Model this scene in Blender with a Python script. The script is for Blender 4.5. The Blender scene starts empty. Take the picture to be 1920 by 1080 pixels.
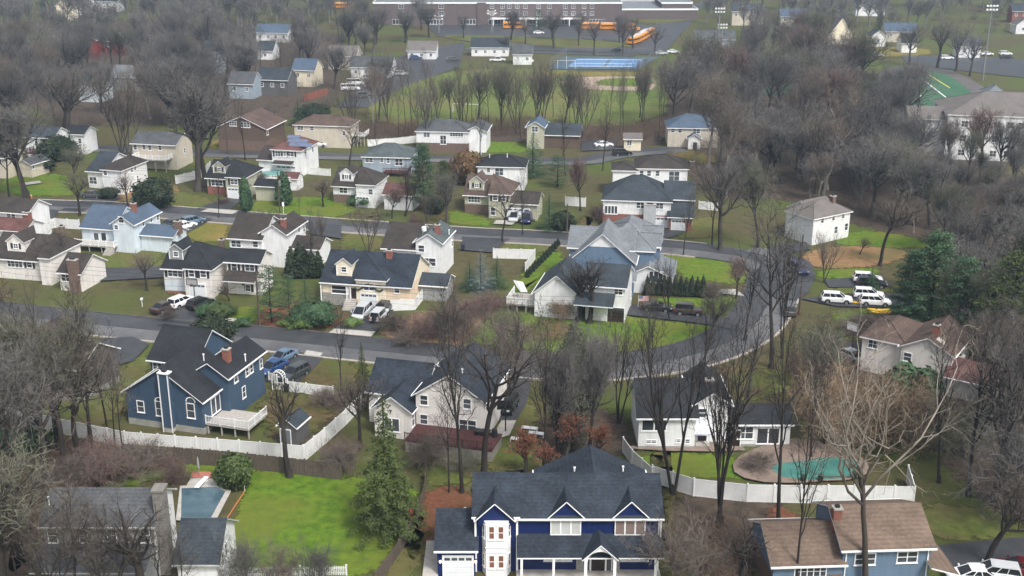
import bpy, math, random
import numpy as np
from mathutils import Vector
R=math.radians
random.seed(7)
SC=bpy.context.scene
COL=SC.collection
# ------------------------------------------------------------------ camera model
F=2200.0; CH=60.0; TH=math.atan(760/2200); CT,ST=math.cos(TH),math.sin(TH)
def dep(py): return TH+math.atan((py-540)/F)
def G(px,py,z=0.0):
    u=(px-960)/F; v=(540-py)/F
    t=(z-CH)/(-ST+v*CT)
    return (t*u, t*(CT+v*ST))
def D_of(py,z=0.0): return (CH-z)/math.tan(dep(py))
# ------------------------------------------------------------------ materials
MATS={}
def nt(name):
    m=bpy.data.materials.new(name); m.use_nodes=True
    n=m.node_tree.nodes; l=m.node_tree.links
    return m,n,l,n['Principled BSDF']
def mat(name,c1,c2=None,scale=3.0,rough=.8,detail=4.0,var=0.0,bump=0.0,spec=.3,big=None,metal=0.0,lo=.35,hi=.65,stretch=None,emit=0.0,coat=0.0):
    """two tones mixed by noise; big=(colour,scale,amount): a third tone in large patches; var: per-object value change"""
    if name in MATS: return MATS[name]
    m,n,l,b=nt(name)
    b.inputs['Roughness'].default_value=rough; b.inputs['Specular IOR Level'].default_value=spec; b.inputs['Metallic'].default_value=metal
    if coat: b.inputs['Coat Weight'].default_value=coat; b.inputs['Coat Roughness'].default_value=.08
    c=None
    if c2 is None and not var and not big:
        b.inputs['Base Color'].default_value=(*c1,1)
    else:
        tc=n.new('ShaderNodeTexCoord'); vec=tc.outputs['Object']
        if stretch:
            mp=n.new('ShaderNodeMapping'); mp.inputs['Scale'].default_value=stretch; l.new(vec,mp.inputs['Vector']); vec=mp.outputs['Vector']
        no=n.new('ShaderNodeTexNoise'); no.inputs['Scale'].default_value=scale; no.inputs['Detail'].default_value=detail; no.inputs['Roughness'].default_value=.65
        l.new(vec,no.inputs['Vector'])
        rp=n.new('ShaderNodeValToRGB'); rp.color_ramp.elements[0].position=lo; rp.color_ramp.elements[1].position=hi
        rp.color_ramp.elements[0].color=(*c1,1); rp.color_ramp.elements[1].color=(*(c2 or c1),1)
        l.new(no.outputs['Fac'],rp.inputs['Fac']); c=rp.outputs['Color']
        if big:
            n2=n.new('ShaderNodeTexNoise'); n2.inputs['Scale'].default_value=big[1]; n2.inputs['Detail'].default_value=5
            l.new(vec,n2.inputs['Vector'])
            mr=n.new('ShaderNodeMapRange'); mr.inputs['From Min'].default_value=.42; mr.inputs['From Max'].default_value=.62; mr.inputs['To Max'].default_value=big[2]
            l.new(n2.outputs['Fac'],mr.inputs['Value'])
            mx=n.new('ShaderNodeMix'); mx.data_type='RGBA'; l.new(mr.outputs['Result'],mx.inputs['Factor'])
            l.new(c,mx.inputs[6]); mx.inputs[7].default_value=(*big[0],1); c=mx.outputs[2]
        if var:
            oi=n.new('ShaderNodeObjectInfo'); mr=n.new('ShaderNodeMapRange'); mr.inputs['To Min'].default_value=1-var; mr.inputs['To Max'].default_value=1+var
            l.new(oi.outputs['Random'],mr.inputs['Value'])
            hs=n.new('ShaderNodeHueSaturation'); l.new(mr.outputs['Result'],hs.inputs['Value']); l.new(c,hs.inputs['Color']); c=hs.outputs['Color']
        l.new(c,b.inputs['Base Color'])
        if bump:
            bp=n.new('ShaderNodeBump'); bp.inputs['Strength'].default_value=bump; bp.inputs['Distance'].default_value=.1
            l.new(no.outputs['Fac'],bp.inputs['Height']); l.new(bp.outputs['Normal'],b.inputs['Normal'])
    if emit:
        b.inputs['Emission Color'].default_value=(*c1,1); b.inputs['Emission Strength'].default_value=emit
    MATS[name]=m
    return m
def shingle(name,c,k=1.5):
    if name in MATS: return MATS[name]
    m,n,l,b=nt(name); b.inputs['Roughness'].default_value=.8; b.inputs['Specular IOR Level'].default_value=.22
    tc=n.new('ShaderNodeTexCoord')
    br=n.new('ShaderNodeTexVoronoi'); br.inputs['Scale'].default_value=4.2; l.new(tc.outputs['Object'],br.inputs['Vector'])
    no=n.new('ShaderNodeTexNoise'); no.inputs['Scale'].default_value=.45; no.inputs['Detail'].default_value=6; l.new(tc.outputs['Object'],no.inputs['Vector'])
    sp=n.new('ShaderNodeSeparateColor'); l.new(br.outputs['Color'],sp.inputs['Color'])
    ad=n.new('ShaderNodeMath'); ad.operation='MULTIPLY_ADD'; ad.inputs[1].default_value=.3; l.new(sp.outputs['Red'],ad.inputs[0]); l.new(no.outputs['Fac'],ad.inputs[2])
    rp=n.new('ShaderNodeValToRGB'); rp.color_ramp.elements[0].position=.35; rp.color_ramp.elements[1].position=.95
    rp.color_ramp.elements[0].color=(*[x/k for x in c],1); rp.color_ramp.elements[1].color=(*[x*k for x in c],1)
    l.new(ad.outputs[0],rp.inputs['Fac'])
    # courses along the height of the slope
    wv=n.new('ShaderNodeTexWave'); wv.bands_direction='Z'; wv.inputs['Scale'].default_value=1.6; wv.inputs['Distortion'].default_value=.6; l.new(tc.outputs['Object'],wv.inputs['Vector'])
    mx=n.new('ShaderNodeMix'); mx.data_type='RGBA'; mx.blend_type='MULTIPLY'; mx.inputs['Factor'].default_value=.16
    l.new(rp.outputs['Color'],mx.inputs[6]); l.new(wv.outputs['Color'],mx.inputs[7]); l.new(mx.outputs[2],b.inputs['Base Color'])
    MATS[name]=m; return m
def siding(name,c,amt=.16,sc=1.9):
    if name in MATS: return MATS[name]
    m,n,l,b=nt(name); b.inputs['Roughness'].default_value=.55; b.inputs['Specular IOR Level'].default_value=.3
    tc=n.new('ShaderNodeTexCoord')
    wv=n.new('ShaderNodeTexWave'); wv.bands_direction='Z'; wv.wave_profile='SAW'; wv.inputs['Scale'].default_value=sc; l.new(tc.outputs['Object'],wv.inputs['Vector'])
    no=n.new('ShaderNodeTexNoise'); no.inputs['Scale'].default_value=.8; no.inputs['Detail'].default_value=6; l.new(tc.outputs['Object'],no.inputs['Vector'])
    mp=n.new('ShaderNodeMapping'); mp.inputs['Scale'].default_value=(2.2,2.2,.22); l.new(tc.outputs['Object'],mp.inputs['Vector']); n2=n.new('ShaderNodeTexNoise'); n2.inputs['Scale'].default_value=1.3; n2.inputs['Detail'].default_value=5; l.new(mp.outputs['Vector'],n2.inputs['Vector'])
    av=n.new('ShaderNodeMix'); l.new(no.outputs['Fac'],av.inputs[2]); l.new(n2.outputs['Fac'],av.inputs[3]); av.inputs[0].default_value=.55
    rp=n.new('ShaderNodeValToRGB'); rp.color_ramp.elements[0].position=.33; rp.color_ramp.elements[1].position=.6
    rp.color_ramp.elements[0].color=(*[x*.86 for x in c],1); rp.color_ramp.elements[1].color=(*[min(1,x*1.08) for x in c],1); l.new(av.outputs[0],rp.inputs['Fac'])
    mx=n.new('ShaderNodeMix'); mx.data_type='RGBA'; mx.blend_type='MULTIPLY'; mx.inputs['Factor'].default_value=amt
    l.new(rp.outputs['Color'],mx.inputs[6]); l.new(wv.outputs['Color'],mx.inputs[7]); l.new(mx.outputs[2],b.inputs['Base Color'])
    MATS[name]=m; return m
def brick(name,c,c2,mortar=(.3,.27,.24)):
    if name in MATS: return MATS[name]
    m,n,l,b=nt(name); b.inputs['Roughness'].default_value=.85
    tc=n.new('ShaderNodeTexCoord'); mp=n.new('ShaderNodeMapping'); mp.inputs['Rotation'].default_value=(R(90),0,0); l.new(tc.outputs['Object'],mp.inputs['Vector'])
    br=n.new('ShaderNodeTexBrick'); br.inputs['Scale'].default_value=2.2; br.inputs['Color1'].default_value=(*c,1); br.inputs['Color2'].default_value=(*c2,1); br.inputs['Mortar'].default_value=(*mortar,1); br.inputs['Mortar Size'].default_value=.012
    l.new(mp.outputs['Vector'],br.inputs['Vector']); l.new(br.outputs['Color'],b.inputs['Base Color']); MATS[name]=m; return m
# roofs
RF_NAVY=shingle('roof_blue_black',(.021,.028,.039),1.7)
RF_BLACK=shingle('roof_black',(.019,.021,.025))
RF_GREY=shingle('roof_grey',(.07,.074,.08))
RF_SLATE=shingle('roof_slate',(.034,.043,.053))
RF_BLUE=shingle('roof_blue_grey',(.07,.1,.145),1.2)
RF_LGREY=shingle('roof_pale_grey',(.15,.165,.18),1.3)
RF_TEAL=shingle('roof_green_grey',(.07,.086,.09))
RF_BROWN=shingle('roof_brown',(.085,.06,.05))
RF_TAN=shingle('roof_tan',(.138,.1,.077),1.35)
RF_TAUPE=shingle('roof_taupe',(.14,.128,.122),1.25)
RF_DBR=shingle('roof_dark_brown',(.042,.036,.033))
RF_RED=shingle('roof_maroon',(.11,.055,.05))
# walls
W_WHITE=siding('siding_white',(.74,.75,.76)); W_CREAM=siding('siding_cream',(.74,.67,.52),.1); W_PEACH=siding('siding_peach',(.68,.55,.41),.1)
W_NAVY=siding('siding_navy',(.007,.019,.098),.25); W_SLATE=siding('siding_slate_blue',(.05,.085,.135)); W_BLUE=siding('siding_blue',(.125,.185,.265))
W_SKY=siding('siding_pale_blue',(.6,.675,.735)); W_BEIGE=siding('siding_beige',(.55,.5,.42)); W_GREY=siding('siding_grey',(.3,.31,.31)); W_DGREY=siding('siding_dark_grey',(.11,.11,.11))
W_SAGE=siding('siding_sage',(.42,.42,.33)); W_BLGREY=siding('siding_blue_grey',(.3,.36,.42)); W_BARN=siding('siding_barn_red',(.2,.035,.025)); W_DBROWN=siding('siding_brown',(.12,.085,.065)); W_PINKW=siding('siding_offwhite',(.72,.69,.655))
BRICK=brick('brick_red',(.24,.07,.045),(.17,.05,.035)); BRICK_D=brick('brick_brown',(.13,.075,.055),(.1,.06,.045)); BRICK_S=brick('brick_school',(.09,.063,.063),(.072,.052,.054)); STONE=brick('stone_grey',(.3,.3,.29),(.2,.2,.19))
TRIM=mat('trim_white',(.78,.79,.8),rough=.5); TRIMB=mat('trim_dark',(.06,.055,.05),rough=.6)
GLASS=mat('window_glass',(.03,.035,.042),(.075,.085,.095),scale=.6,rough=.08,spec=.5,var=.5); BLIND=mat('window_blind',(.2,.15,.13),(.26,.2,.18),scale=.5,rough=.25,var=.3); BLINDG=mat('window_blind_grey',(.4,.41,.39),(.5,.51,.5),scale=.5,rough=.25)
SHUT=mat('shutter_dark',(.03,.03,.035),rough=.6); GDOOR=mat('garage_door_white',(.72,.74,.76),(.64,.67,.7),scale=.6,rough=.5); DOORD=mat('door_dark',(.03,.02,.018),rough=.35); DOORW=mat('door_white',(.7,.7,.7),rough=.4)
CONC=mat('concrete',(.42,.4,.37),(.32,.31,.29),scale=1.5); FOUND=mat('foundation_block',(.33,.33,.3),(.25,.25,.23),scale=1.2)
METAL=mat('metal_grey',(.3,.31,.32),rough=.45,metal=.6); METALD=mat('metal_black',(.02,.02,.022),rough=.5); WOODP=mat('pole_wood',(.1,.075,.055),(.06,.045,.035),scale=4,stretch=(6,6,.5))
WOODF=mat('fence_wood',(.13,.105,.085),(.065,.055,.045),scale=2.5,stretch=(6,6,.6),var=.1); VINYL=mat('fence_vinyl',(.72,.73,.73),(.6,.61,.6),scale=.7,rough=.4); DECKR=mat('deck_red',(.085,.03,.028),(.055,.024,.022),scale=3)
DECKW=mat('deck_grey',(.4,.38,.35),(.3,.28,.26),scale=3)
# ------------------------------------------------------------------ mesh builder
class MB:
    def __init__(s): s.v=[]; s.f=[]; s.m=[]
    def add(s,vs,fs,mi=0):
        o=len(s.v); s.v+= [tuple(p) for p in vs]
        for f in fs: s.f.append(tuple(o+i for i in f)); s.m.append(mi)
    def quad(s,a,b,c,d,mi=0): s.add([a,b,c,d],[(0,1,2,3)],mi)
    def poly(s,pts,mi=0): s.add(pts,[tuple(range(len(pts)))],mi)
    def box(s,x0,y0,z0,x1,y1,z1,mi=0):
        s.add([(x0,y0,z0),(x1,y0,z0),(x1,y1,z0),(x0,y1,z0),(x0,y0,z1),(x1,y0,z1),(x1,y1,z1),(x0,y1,z1)],
              [(0,3,2,1),(4,5,6,7),(0,1,5,4),(1,2,6,5),(2,3,7,6),(3,0,4,7)],mi)
    def prism(s,prof,a,b,axis,mi=0,cap=0):
        """extrude a profile [(t,z)] from a to b along axis 'x' or 'y'"""
        n=len(prof)
        P=(lambda t,z,e:(e,t,z)) if axis=='x' else (lambda t,z,e:(t,e,z))
        vs=[P(t,z,a) for t,z in prof]+[P(t,z,b) for t,z in prof]
        s.add(vs,[(i,(i+1)%n,n+(i+1)%n,n+i) for i in range(n)],mi)
        s.add(vs,[tuple(range(n-1,-1,-1)),tuple(range(n,2*n))],cap)
    def tube(s,pts,rad,n=6,mi=0,cap=True):
        pts=[Vector(p) for p in pts]; rings=[]; o=len(s.v)
        for i,p in enumerate(pts):
            d=(pts[min(i+1,len(pts)-1)]-pts[max(i-1,0)]).normalized()
            a=d.orthogonal().normalized() if abs(d.z)>.999 or i==0 else None
            if a is None: a=(prev-d*prev.dot(d)).normalized()
            prev=a; b=d.cross(a); r=rad[i] if hasattr(rad,'__len__') else rad
            for k in range(n):
                t=2*math.pi*k/n; s.v.append(tuple(p+a*(r*math.cos(t))+b*(r*math.sin(t))))
        for i in range(len(pts)-1):
            for k in range(n): s.f.append((o+i*n+k,o+i*n+(k+1)%n,o+(i+1)*n+(k+1)%n,o+(i+1)*n+k)); s.m.append(mi)
        if cap: s.f.append(tuple(o+k for k in range(n-1,-1,-1))); s.m.append(mi); e=o+(len(pts)-1)*n; s.f.append(tuple(e+k for k in range(n))); s.m.append(mi)
    def mesh(s,name,mats,smooth=False):
        me=bpy.data.meshes.new(name); me.from_pydata(s.v,[],s.f)
        for m in (mats if isinstance(mats,(list,tuple)) else [mats]): me.materials.append(m)
        me.polygons.foreach_set('material_index',s.m)
        if smooth: me.polygons.foreach_set('use_smooth',[True]*len(s.f))
        me.update(); return me
def link(name,me,parent=None,loc=(0,0,0),rz=0,sc=None):
    o=bpy.data.objects.new(name,me); COL.objects.link(o)
    o.location=loc; o.rotation_euler=(0,0,rz)
    if sc: o.scale=sc if hasattr(sc,'__len__') else (sc,sc,sc)
    if parent: o.parent=parent
    return o
def tag(o,label,cat,group=None):
    o['label']=label; o['category']=cat
    if group: o['group']=group
    return o
def thing(name,label,cat,loc,rz=0,group=None,sc=None):
    return tag(link(name,None,None,loc,rz,sc),label,cat,group)
def dup(root,loc,rz=0,label=None,group=None,sc=None):
    r=root.copy(); COL.objects.link(r); r.location=loc; r.rotation_euler=(0,0,rz)
    if sc: r.scale=sc if hasattr(sc,'__len__') else (sc,sc,sc)
    if label: r['label']=label
    if group: r['group']=group
    for ch in root.children:
        c=ch.copy(); COL.objects.link(c); c.parent=r
        for g in ch.children:
            d=g.copy(); COL.objects.link(d); d.parent=c
    return r
# ------------------------------------------------------------------ ground sheets
def organic(pts,jit,step):
    rng=random.Random(hash(tuple(map(tuple,pts)))&0xffff); out=[]
    for i,(a,b) in enumerate(zip(pts,pts[1:]+pts[:1])):
        L=math.dist(a,b); n=max(1,int(L/step))
        for k in range(n):
            t=k/n; out.append((a[0]+(b[0]-a[0])*t+rng.uniform(-jit,jit)*(k>0 or jit>.2),a[1]+(b[1]-a[1])*t+rng.uniform(-jit,jit)*(k>0 or jit>.2)))
    return out
def smooth_poly(pts,it=2):
    for _ in range(it):
        q=[]
        for a,b in zip(pts,pts[1:]+pts[:1]):
            q+=[(a[0]*.75+b[0]*.25,a[1]*.75+b[1]*.25),(a[0]*.25+b[0]*.75,a[1]*.25+b[1]*.75)]
        pts=q
    return pts
def frayed(m):
    """let a ground material break up into tufts towards the 'edge' attribute of its sheet"""
    n=m.node_tree.nodes; l=m.node_tree.links; at=n.new('ShaderNodeAttribute'); at.attribute_name='edge'
    tc=n.new('ShaderNodeTexCoord'); no=n.new('ShaderNodeTexNoise'); no.inputs['Scale'].default_value=.9; no.inputs['Detail'].default_value=7; no.inputs['Roughness'].default_value=.7; l.new(tc.outputs['Object'],no.inputs['Vector'])
    ad=n.new('ShaderNodeMath'); ad.operation='MULTIPLY_ADD'; ad.inputs[1].default_value=1.9; l.new(no.outputs['Fac'],ad.inputs[0]); l.new(at.outputs['Fac'],ad.inputs[2])
    mr=n.new('ShaderNodeMapRange'); mr.inputs['From Min'].default_value=1.3; mr.inputs['From Max'].default_value=1.55; l.new(ad.outputs[0],mr.inputs['Value']); l.new(mr.outputs['Result'],n['Principled BSDF'].inputs['Alpha'])
def sheet(name,m,px,z,soft=0,kind='structure',world=False):
    pts=[tuple(p) for p in px] if world else [G(*p) for p in px]
    if soft: pts=organic(smooth_poly(pts,1),soft*.6,1.2)
    ar=sum(p[0]*q[1]-q[0]*p[1] for p,q in zip(pts,pts[1:]+pts[:1]))
    if ar<0: pts=pts[::-1]
    b=MB(); n=len(pts)
    if soft>=.3:
        w=2.2 if soft<1 else 4.0; inn=[]; V=[Vector(p) for p in pts]
        for i in range(n):
            t=(V[(i+3)%n]-V[i-3]); t.normalize(); inn.append((V[i].x-t.y*w*.5,V[i].y+t.x*w*.5)); pts[i]=(V[i].x+t.y*w*.5,V[i].y-t.x*w*.5)
        for i in range(n): j=(i+1)%n; b.quad((*pts[i],z),(*pts[j],z),(*inn[j],z),(*inn[i],z))
        b.v=[(*p,z) for p in pts]+[(*p,z) for p in inn]; b.f=[(i,(i+1)%n,n+(i+1)%n,n+i) for i in range(n)]+[tuple(range(n,2*n))]; b.m=[0]*(n+1)
    else: b.poly([(x,y,z) for x,y in pts])
    me=b.mesh(name,m)
    if soft>=.3:
        at=me.attributes.new('edge','FLOAT','POINT'); at.data.foreach_set('value',[0.0]*n+[1.0]*n)
    o=link(name,me); o['kind']=kind; return o
def ribbon_pts(px,world=False):
    P=[Vector((*(p if world else G(*p)),0)) for p in px]
    Q=[]                                        # Catmull-Rom
    for i in range(len(P)-1):
        p0,p1,p2,p3=P[max(i-1,0)],P[i],P[i+1],P[min(i+2,len(P)-1)]
        for k in range(6):
            t=k/6; Q.append(.5*((2*p1)+(p2-p0)*t+(2*p0-5*p1+4*p2-p3)*t*t+(3*p1-p0-3*p2+p3)*t**3))
    Q.append(P[-1]); return Q
def strip(name,m,Q,o0,o1,z,z1=None,thick=0):
    b=MB(); A=[];B=[]
    for i,p in enumerate(Q):
        d=(Q[min(i+1,len(Q)-1)]-Q[max(i-1,0)]); nrm=Vector((-d.y,d.x,0)).normalized()
        A.append(p+nrm*o0); B.append(p+nrm*o1)
    for i in range(len(Q)-1):
        q=[(v.x,v.y,z) for v in (A[i],A[i+1],B[i+1],B[i])]
        if o1>o0: q=q[::-1]
        b.poly(q)
        if thick:
            for e in (A,B): b.poly([(e[i].x,e[i].y,z),(e[i+1].x,e[i+1].y,z),(e[i+1].x,e[i+1].y,z-thick),(e[i].x,e[i].y,z-thick)])
    o=link(name,b.mesh(name,m)); o['kind']='structure'; return o
# ------------------------------------------------------------------ houses
WINC={}
def win_mesh(w,h,n,style,frame,pane):
    k=(round(w,1),round(h,1),n,style,frame.name,pane.name)
    if k in WINC: return WINC[k]
    w,h=k[0],k[1]; b=MB(); t=.09
    # local: x along wall, z up, -y outwards ; origin at centre
    def bar(x0,z0,x1,z1,d=.06): b.box(x0,-d,z0,x1,.0,z1)
    bar(-w/2,-h/2,-w/2+t,h/2); bar(w/2-t,-h/2,w/2,h/2); bar(-w/2+t,h/2-t,w/2-t,h/2); bar(-w/2+t,-h/2,w/2-t,-h/2+t)
    bar(-w/2-.05,-h/2-.06,w/2+.05,-h/2-.001,.1)
    mt=.14 if style=='tri' else .08
    for i in range(1,n): x=-w/2+w*i/n; bar(x-mt/2,-h/2+t,x+mt/2,h/2-t,.055)
    if style=='dh':
        for i in range(n): bar(-w/2+w*i/n+.05,-.03,-w/2+w*(i+1)/n-.05,.03,.045)
    if style=='lite':
        for zz in (-h/6,h/6): bar(-w/2+t,zz-.02,w/2-t,zz+.02,.045)
    p=MB(); p.quad((-w/2+.03,-.025,-h/2+.03),(w/2-.03,-.025,-h/2+.03),(w/2-.03,-.025,h/2-.03),(-w/2+.03,-.025,h/2-.03))
    WINC[k]=(b.mesh('window',frame),p.mesh('pane',pane)); return WINC[k]
def box_mesh(key,w,h,d,m):
    k=('box',key,round(w,2),round(h,2),d)
    if k not in WINC: b=MB(); b.box(-w/2,-d,-h/2,w/2,0,h/2); WINC[k]=b.mesh(key,m)
    return WINC[k]
class House:
    def __init__(s,name,label,px,py,z,yaw,wall=W_WHITE,roof=RF_GREY,cat='house',trim=TRIM,group=None):
        s.yaw=R(yaw); s.c,s.s=math.cos(s.yaw),math.sin(s.yaw)
        s.ox,s.oy=G(px,py,z); s.wall=wall; s.rf=roof; s.trim=trim
        s.root=thing(name,label,cat,(s.ox,s.oy,0),s.yaw,group)
        s.walls={}; s.roofs={}; s.n=0; FOOT.append((s.ox+4*s.c,s.oy+5,8.5))
    def loc(s,px,py,z):
        x,y=G(px,py,z); x-=s.ox; y-=s.oy
        return (x*s.c+y*s.s,-x*s.s+y*s.c)
    def ray(s,px,py):
        u=(px-960)/F; v=(540-py)/F; d=(u,CT+v*ST,-ST+v*CT)
        o=(-s.ox,-s.oy,CH)
        f=lambda a:(a[0]*s.c+a[1]*s.s,-a[0]*s.s+a[1]*s.c,a[2])
        return f(o),f(d)
    def xat(s,x0,y0,px,z,along='x'):
        if hasattr(px,'__len__'): px=px[0]
        wx=s.ox+x0*s.c-y0*s.s; wy=s.oy+x0*s.s+y0*s.c
        dx,dy=(s.c,s.s) if along=='x' else (-s.s,s.c); u=(px-960)/F
        return (u*(wy*CT+(CH-z)*ST)-wx)/(dx-u*dy*CT)
    def dat(s,x0,y0,py,z):
        wy=s.oy+x0*s.s+y0*s.c; return (D_of(py,z)-wy)/s.c
    # ---- blocks
    def bpx(s,A,B,ze,ridge=None,d=None,back=None,roof='gx',pitch=30,A_at=None,**k):
        x0,y0=s.loc(A[0],A[1],ze) if A_at is None else A_at
        w=s.xat(x0,y0,B,ze); ov=k.get('ov',.35); tp=math.tan(R(pitch))
        if back is not None: d=s.dat(x0+w,y0,back,ze)
        if ridge is not None:
            xm=x0+w/2; wy=s.oy+xm*s.s+y0*s.c; tn=math.tan(dep(ridge)); d=2*(CH-ze-wy*tn)/(tp+s.c*tn)
        # A/B are eave corners: walls start one overhang inside
        return s.block(x0+ov,y0+ov,max(w-2*ov,1),max(d-2*ov,1),ze+ov*tp,roof,pitch=pitch,**k)
    def block(s,x0,y0,w,d,ze,roof='gx',pitch=30,rise=None,z0=-.3,ov=.35,wall=None,rf=None,low=None):
        e=.013*s.n; s.n+=1
        x0+=e; y0+=e; w-=e*.7; d-=e*.7; ze+=e*.6
        wall=wall or s.wall; rf=rf or s.rf; tp=math.tan(R(pitch)); t=.14
        W=s.walls.setdefault(wall.name,(MB(),wall))[0]; Rb=s.roofs.setdefault(rf.name,(MB(),rf))[0]
        x1,y1=x0+w,y0+d
        span={'gx':d,'gy':w,'hip':min(w,d)}.get(roof,d)
        if rise is None: rise=span/2*tp
        tp=rise/(span/2)
        def ring(b,za,zb):
            for a,c in (((x0,y0),(x1,y0)),((x1,y0),(x1,y1)),((x1,y1),(x0,y1)),((x0,y1),(x0,y0))):
                b.quad((*a,za),(*c,za),(*c,zb),(*a,zb))
        zs=z0
        if low:                                  # (material, height): lower storey in another cladding
            L=s.walls.setdefault(low[0].name,(MB(),low[0]))[0]; ring(L,z0,low[1]); zs=low[1]
        ring(W,zs,ze)
        zo=ze-ov*tp
        if roof in('gx','gy'):
            m0,m1=(y0,y1) if roof=='gx' else (x0,x1); mid=(m0+m1)/2
            for e0 in ((x0,x1) if roof=='gx' else (y0,y1)):
                P=(lambda q,z:(e0,q,z)) if roof=='gx' else (lambda q,z:(q,e0,z))
                W.poly([P(m0,ze),P(m1,ze),P(mid,ze+rise)])
            a,b=((x0-ov,x1+ov) if roof=='gx' else (y0-ov,y1+ov)); ax='x' if roof=='gx' else 'y'
            P=(lambda q,z,e:(e,q,z)) if ax=='x' else (lambda q,z,e:(q,e,z))
            prof=[(m0-ov,zo+t),(mid,ze+rise+t),(m1+ov,zo+t),(m1+ov,zo),(mid,ze+rise),(m0-ov,zo)]
            n=6; vs=[P(q,z,a) for q,z in prof]+[P(q,z,b) for q,z in prof]
            fs=[(i,(i+1)%n,n+(i+1)%n,n+i) for i in range(n)]
            Rb.add(vs,fs[:2],0); Rb.add(vs,fs[2:],1); Rb.add(vs,[(0,1,4,5),(1,2,3,4),(6,7,10,11),(7,8,9,10)],1)
            # ridge cap
            r=MB(); 
            Rb.prism([(mid-.16,ze+rise+t-.06),(mid,ze+rise+t+.05),(mid+.16,ze+rise+t-.06)],a,b,ax,0)
            # gutters and white fascia board along the two eaves
            for q,sg in ((m0-ov,-1),(m1+ov,1)):
                Rb.prism([(q+sg*.002,zo-.03),(q+sg*.1,zo-.03),(q+sg*.12,zo+t-.02),(q+sg*.002,zo+t-.02)],a,b,ax,1,1)
        elif roof=='gxh':
            X0,X1,Y0,Y1=x0-.05,x1+ov,y0-ov,y1+ov; h=rise+ov*tp; zt=zo+t+h; run=min(X1-X0-.02,(Y1-Y0)/2); ym=(Y0+Y1)/2
            p=[(X0,Y0,zo+t),(X1,Y0,zo+t),(X1,Y1,zo+t),(X0,Y1,zo+t)]; a=(X0,ym,zt); c=(X1-run,ym,zt); vs=p+[a,c]
            Rb.add(vs,[(0,1,5,4),(1,2,5),(2,3,4,5)],0); W.poly([(x0,y0,ze),(x0,y1,ze),(x0,ym,ze+rise)])
            lo=[(q[0],q[1],zo-.04) for q in p]; Rb.add(p+lo,[(0,4,5,1),(1,5,6,2),(2,6,7,3)],1); Rb.add(lo,[(3,2,1,0)],1)
            for q in ((p[1],c),(p[2],c),(a,c)): Rb.tube([q[0],q[1]],.09,4,0)
        elif roof=='hip':
            X0,X1,Y0,Y1=x0-ov,x1+ov,y0-ov,y1+ov; h=rise+ov*tp
            zt=zo+t+h
            if w>=d: a=(X0+(Y1-Y0)/2,(Y0+Y1)/2,zt); c=(X1-(Y1-Y0)/2,(Y0+Y1)/2,zt)
            else: a=((X0+X1)/2,Y0+(X1-X0)/2,zt); c=((X0+X1)/2,Y1-(X1-X0)/2,zt)
            p=[(X0,Y0,zo+t),(X1,Y0,zo+t),(X1,Y1,zo+t),(X0,Y1,zo+t)]
            vs=p+[a,c]
            Rb.add(vs,[(0,1,5,4),(1,2,5),(2,3,4,5),(3,0,4)] if w>=d else [(0,1,4),(1,2,5,4),(2,3,5),(3,0,4,5)],0)
            lo=[(q[0],q[1],zo-.04) for q in p]
            Rb.add(p+lo,[(0,4,5,1),(1,5,6,2),(2,6,7,3),(3,7,4,0)],1); Rb.add(lo,[(3,2,1,0)],1)
            for q in ((p[0],a),(p[3],a),(p[1],c if w>=d else a),(p[2],c),(a,c)): Rb.tube([q[0],q[1]],.09,4,0)
            rise=h
        elif roof=='flat':
            Rb.box(x0-.05,y0-.05,ze,x1+.05,y1+.05,ze+.2,0)
            for q in ((x0-.2,y0-.2,x1+.2,y0-.051),(x0-.2,y1+.051,x1+.2,y1+.2),(x0-.2,y0-.051,x0-.051,y1+.051),(x1+.051,y0-.051,x1+.2,y1+.051)): Rb.box(q[0],q[1],ze-.3,q[2],q[3],ze+.45,1)
        s.blk=getattr(s,'blk',[]); b=dict(x0=x0,y0=y0,x1=x1,y1=y1,w=w,d=d,ze=ze,rise=rise,tp=tp,roof=roof,t=t); s.blk.append(b); return b
    def shed(s,x0,y0,x1,y1,zlow,zhigh,rf=None,hs='b'):
        """lean-to roof: low along y0 and high along y1 (hs='b'), or low along x1 and high along x0 (hs='l')"""
        Rb=s.roofs.setdefault((rf or s.rf).name,(MB(),rf or s.rf))[0]; t=.14
        if hs=='b': Z=[zlow,zlow,zhigh,zhigh]
        else: Z=[zhigh,zlow,zlow,zhigh]
        P=[(x0,y0),(x1,y0),(x1,y1),(x0,y1)]
        up=[(*p,z+t) for p,z in zip(P,Z)]; lo=[(*p,z) for p,z in zip(P,Z)]
        Rb.add(up+lo,[(0,1,2,3)],0); Rb.add(up+lo,[(7,6,5,4),(0,4,5,1),(1,5,6,2),(2,6,7,3),(3,7,4,0)],1)
    # ---- openings; the pixel gives where on the wall the centre sits
    def hit(s,b,face,px,py):
        o,d=s.ray(px,py)
        ax,val={'f':(1,b['y0']),'b':(1,b['y1']),'l':(0,b['x0']),'r':(0,b['x1'])}[face]
        t=(val-o[ax])/d[ax]; return tuple(o[i]+t*d[i] for i in range(3))
    ROT={'f':0,'r':math.pi/2,'b':math.pi,'l':-math.pi/2}
    def place(s,name,me,face,p,out=0.0,parent=None):
        n={'f':(0,-1),'r':(1,0),'b':(0,1),'l':(-1,0)}[face]
        return link(name,me,parent or s.root,(p[0]+n[0]*out,p[1]+n[1]*out,p[2]),s.ROT[face])
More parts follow.
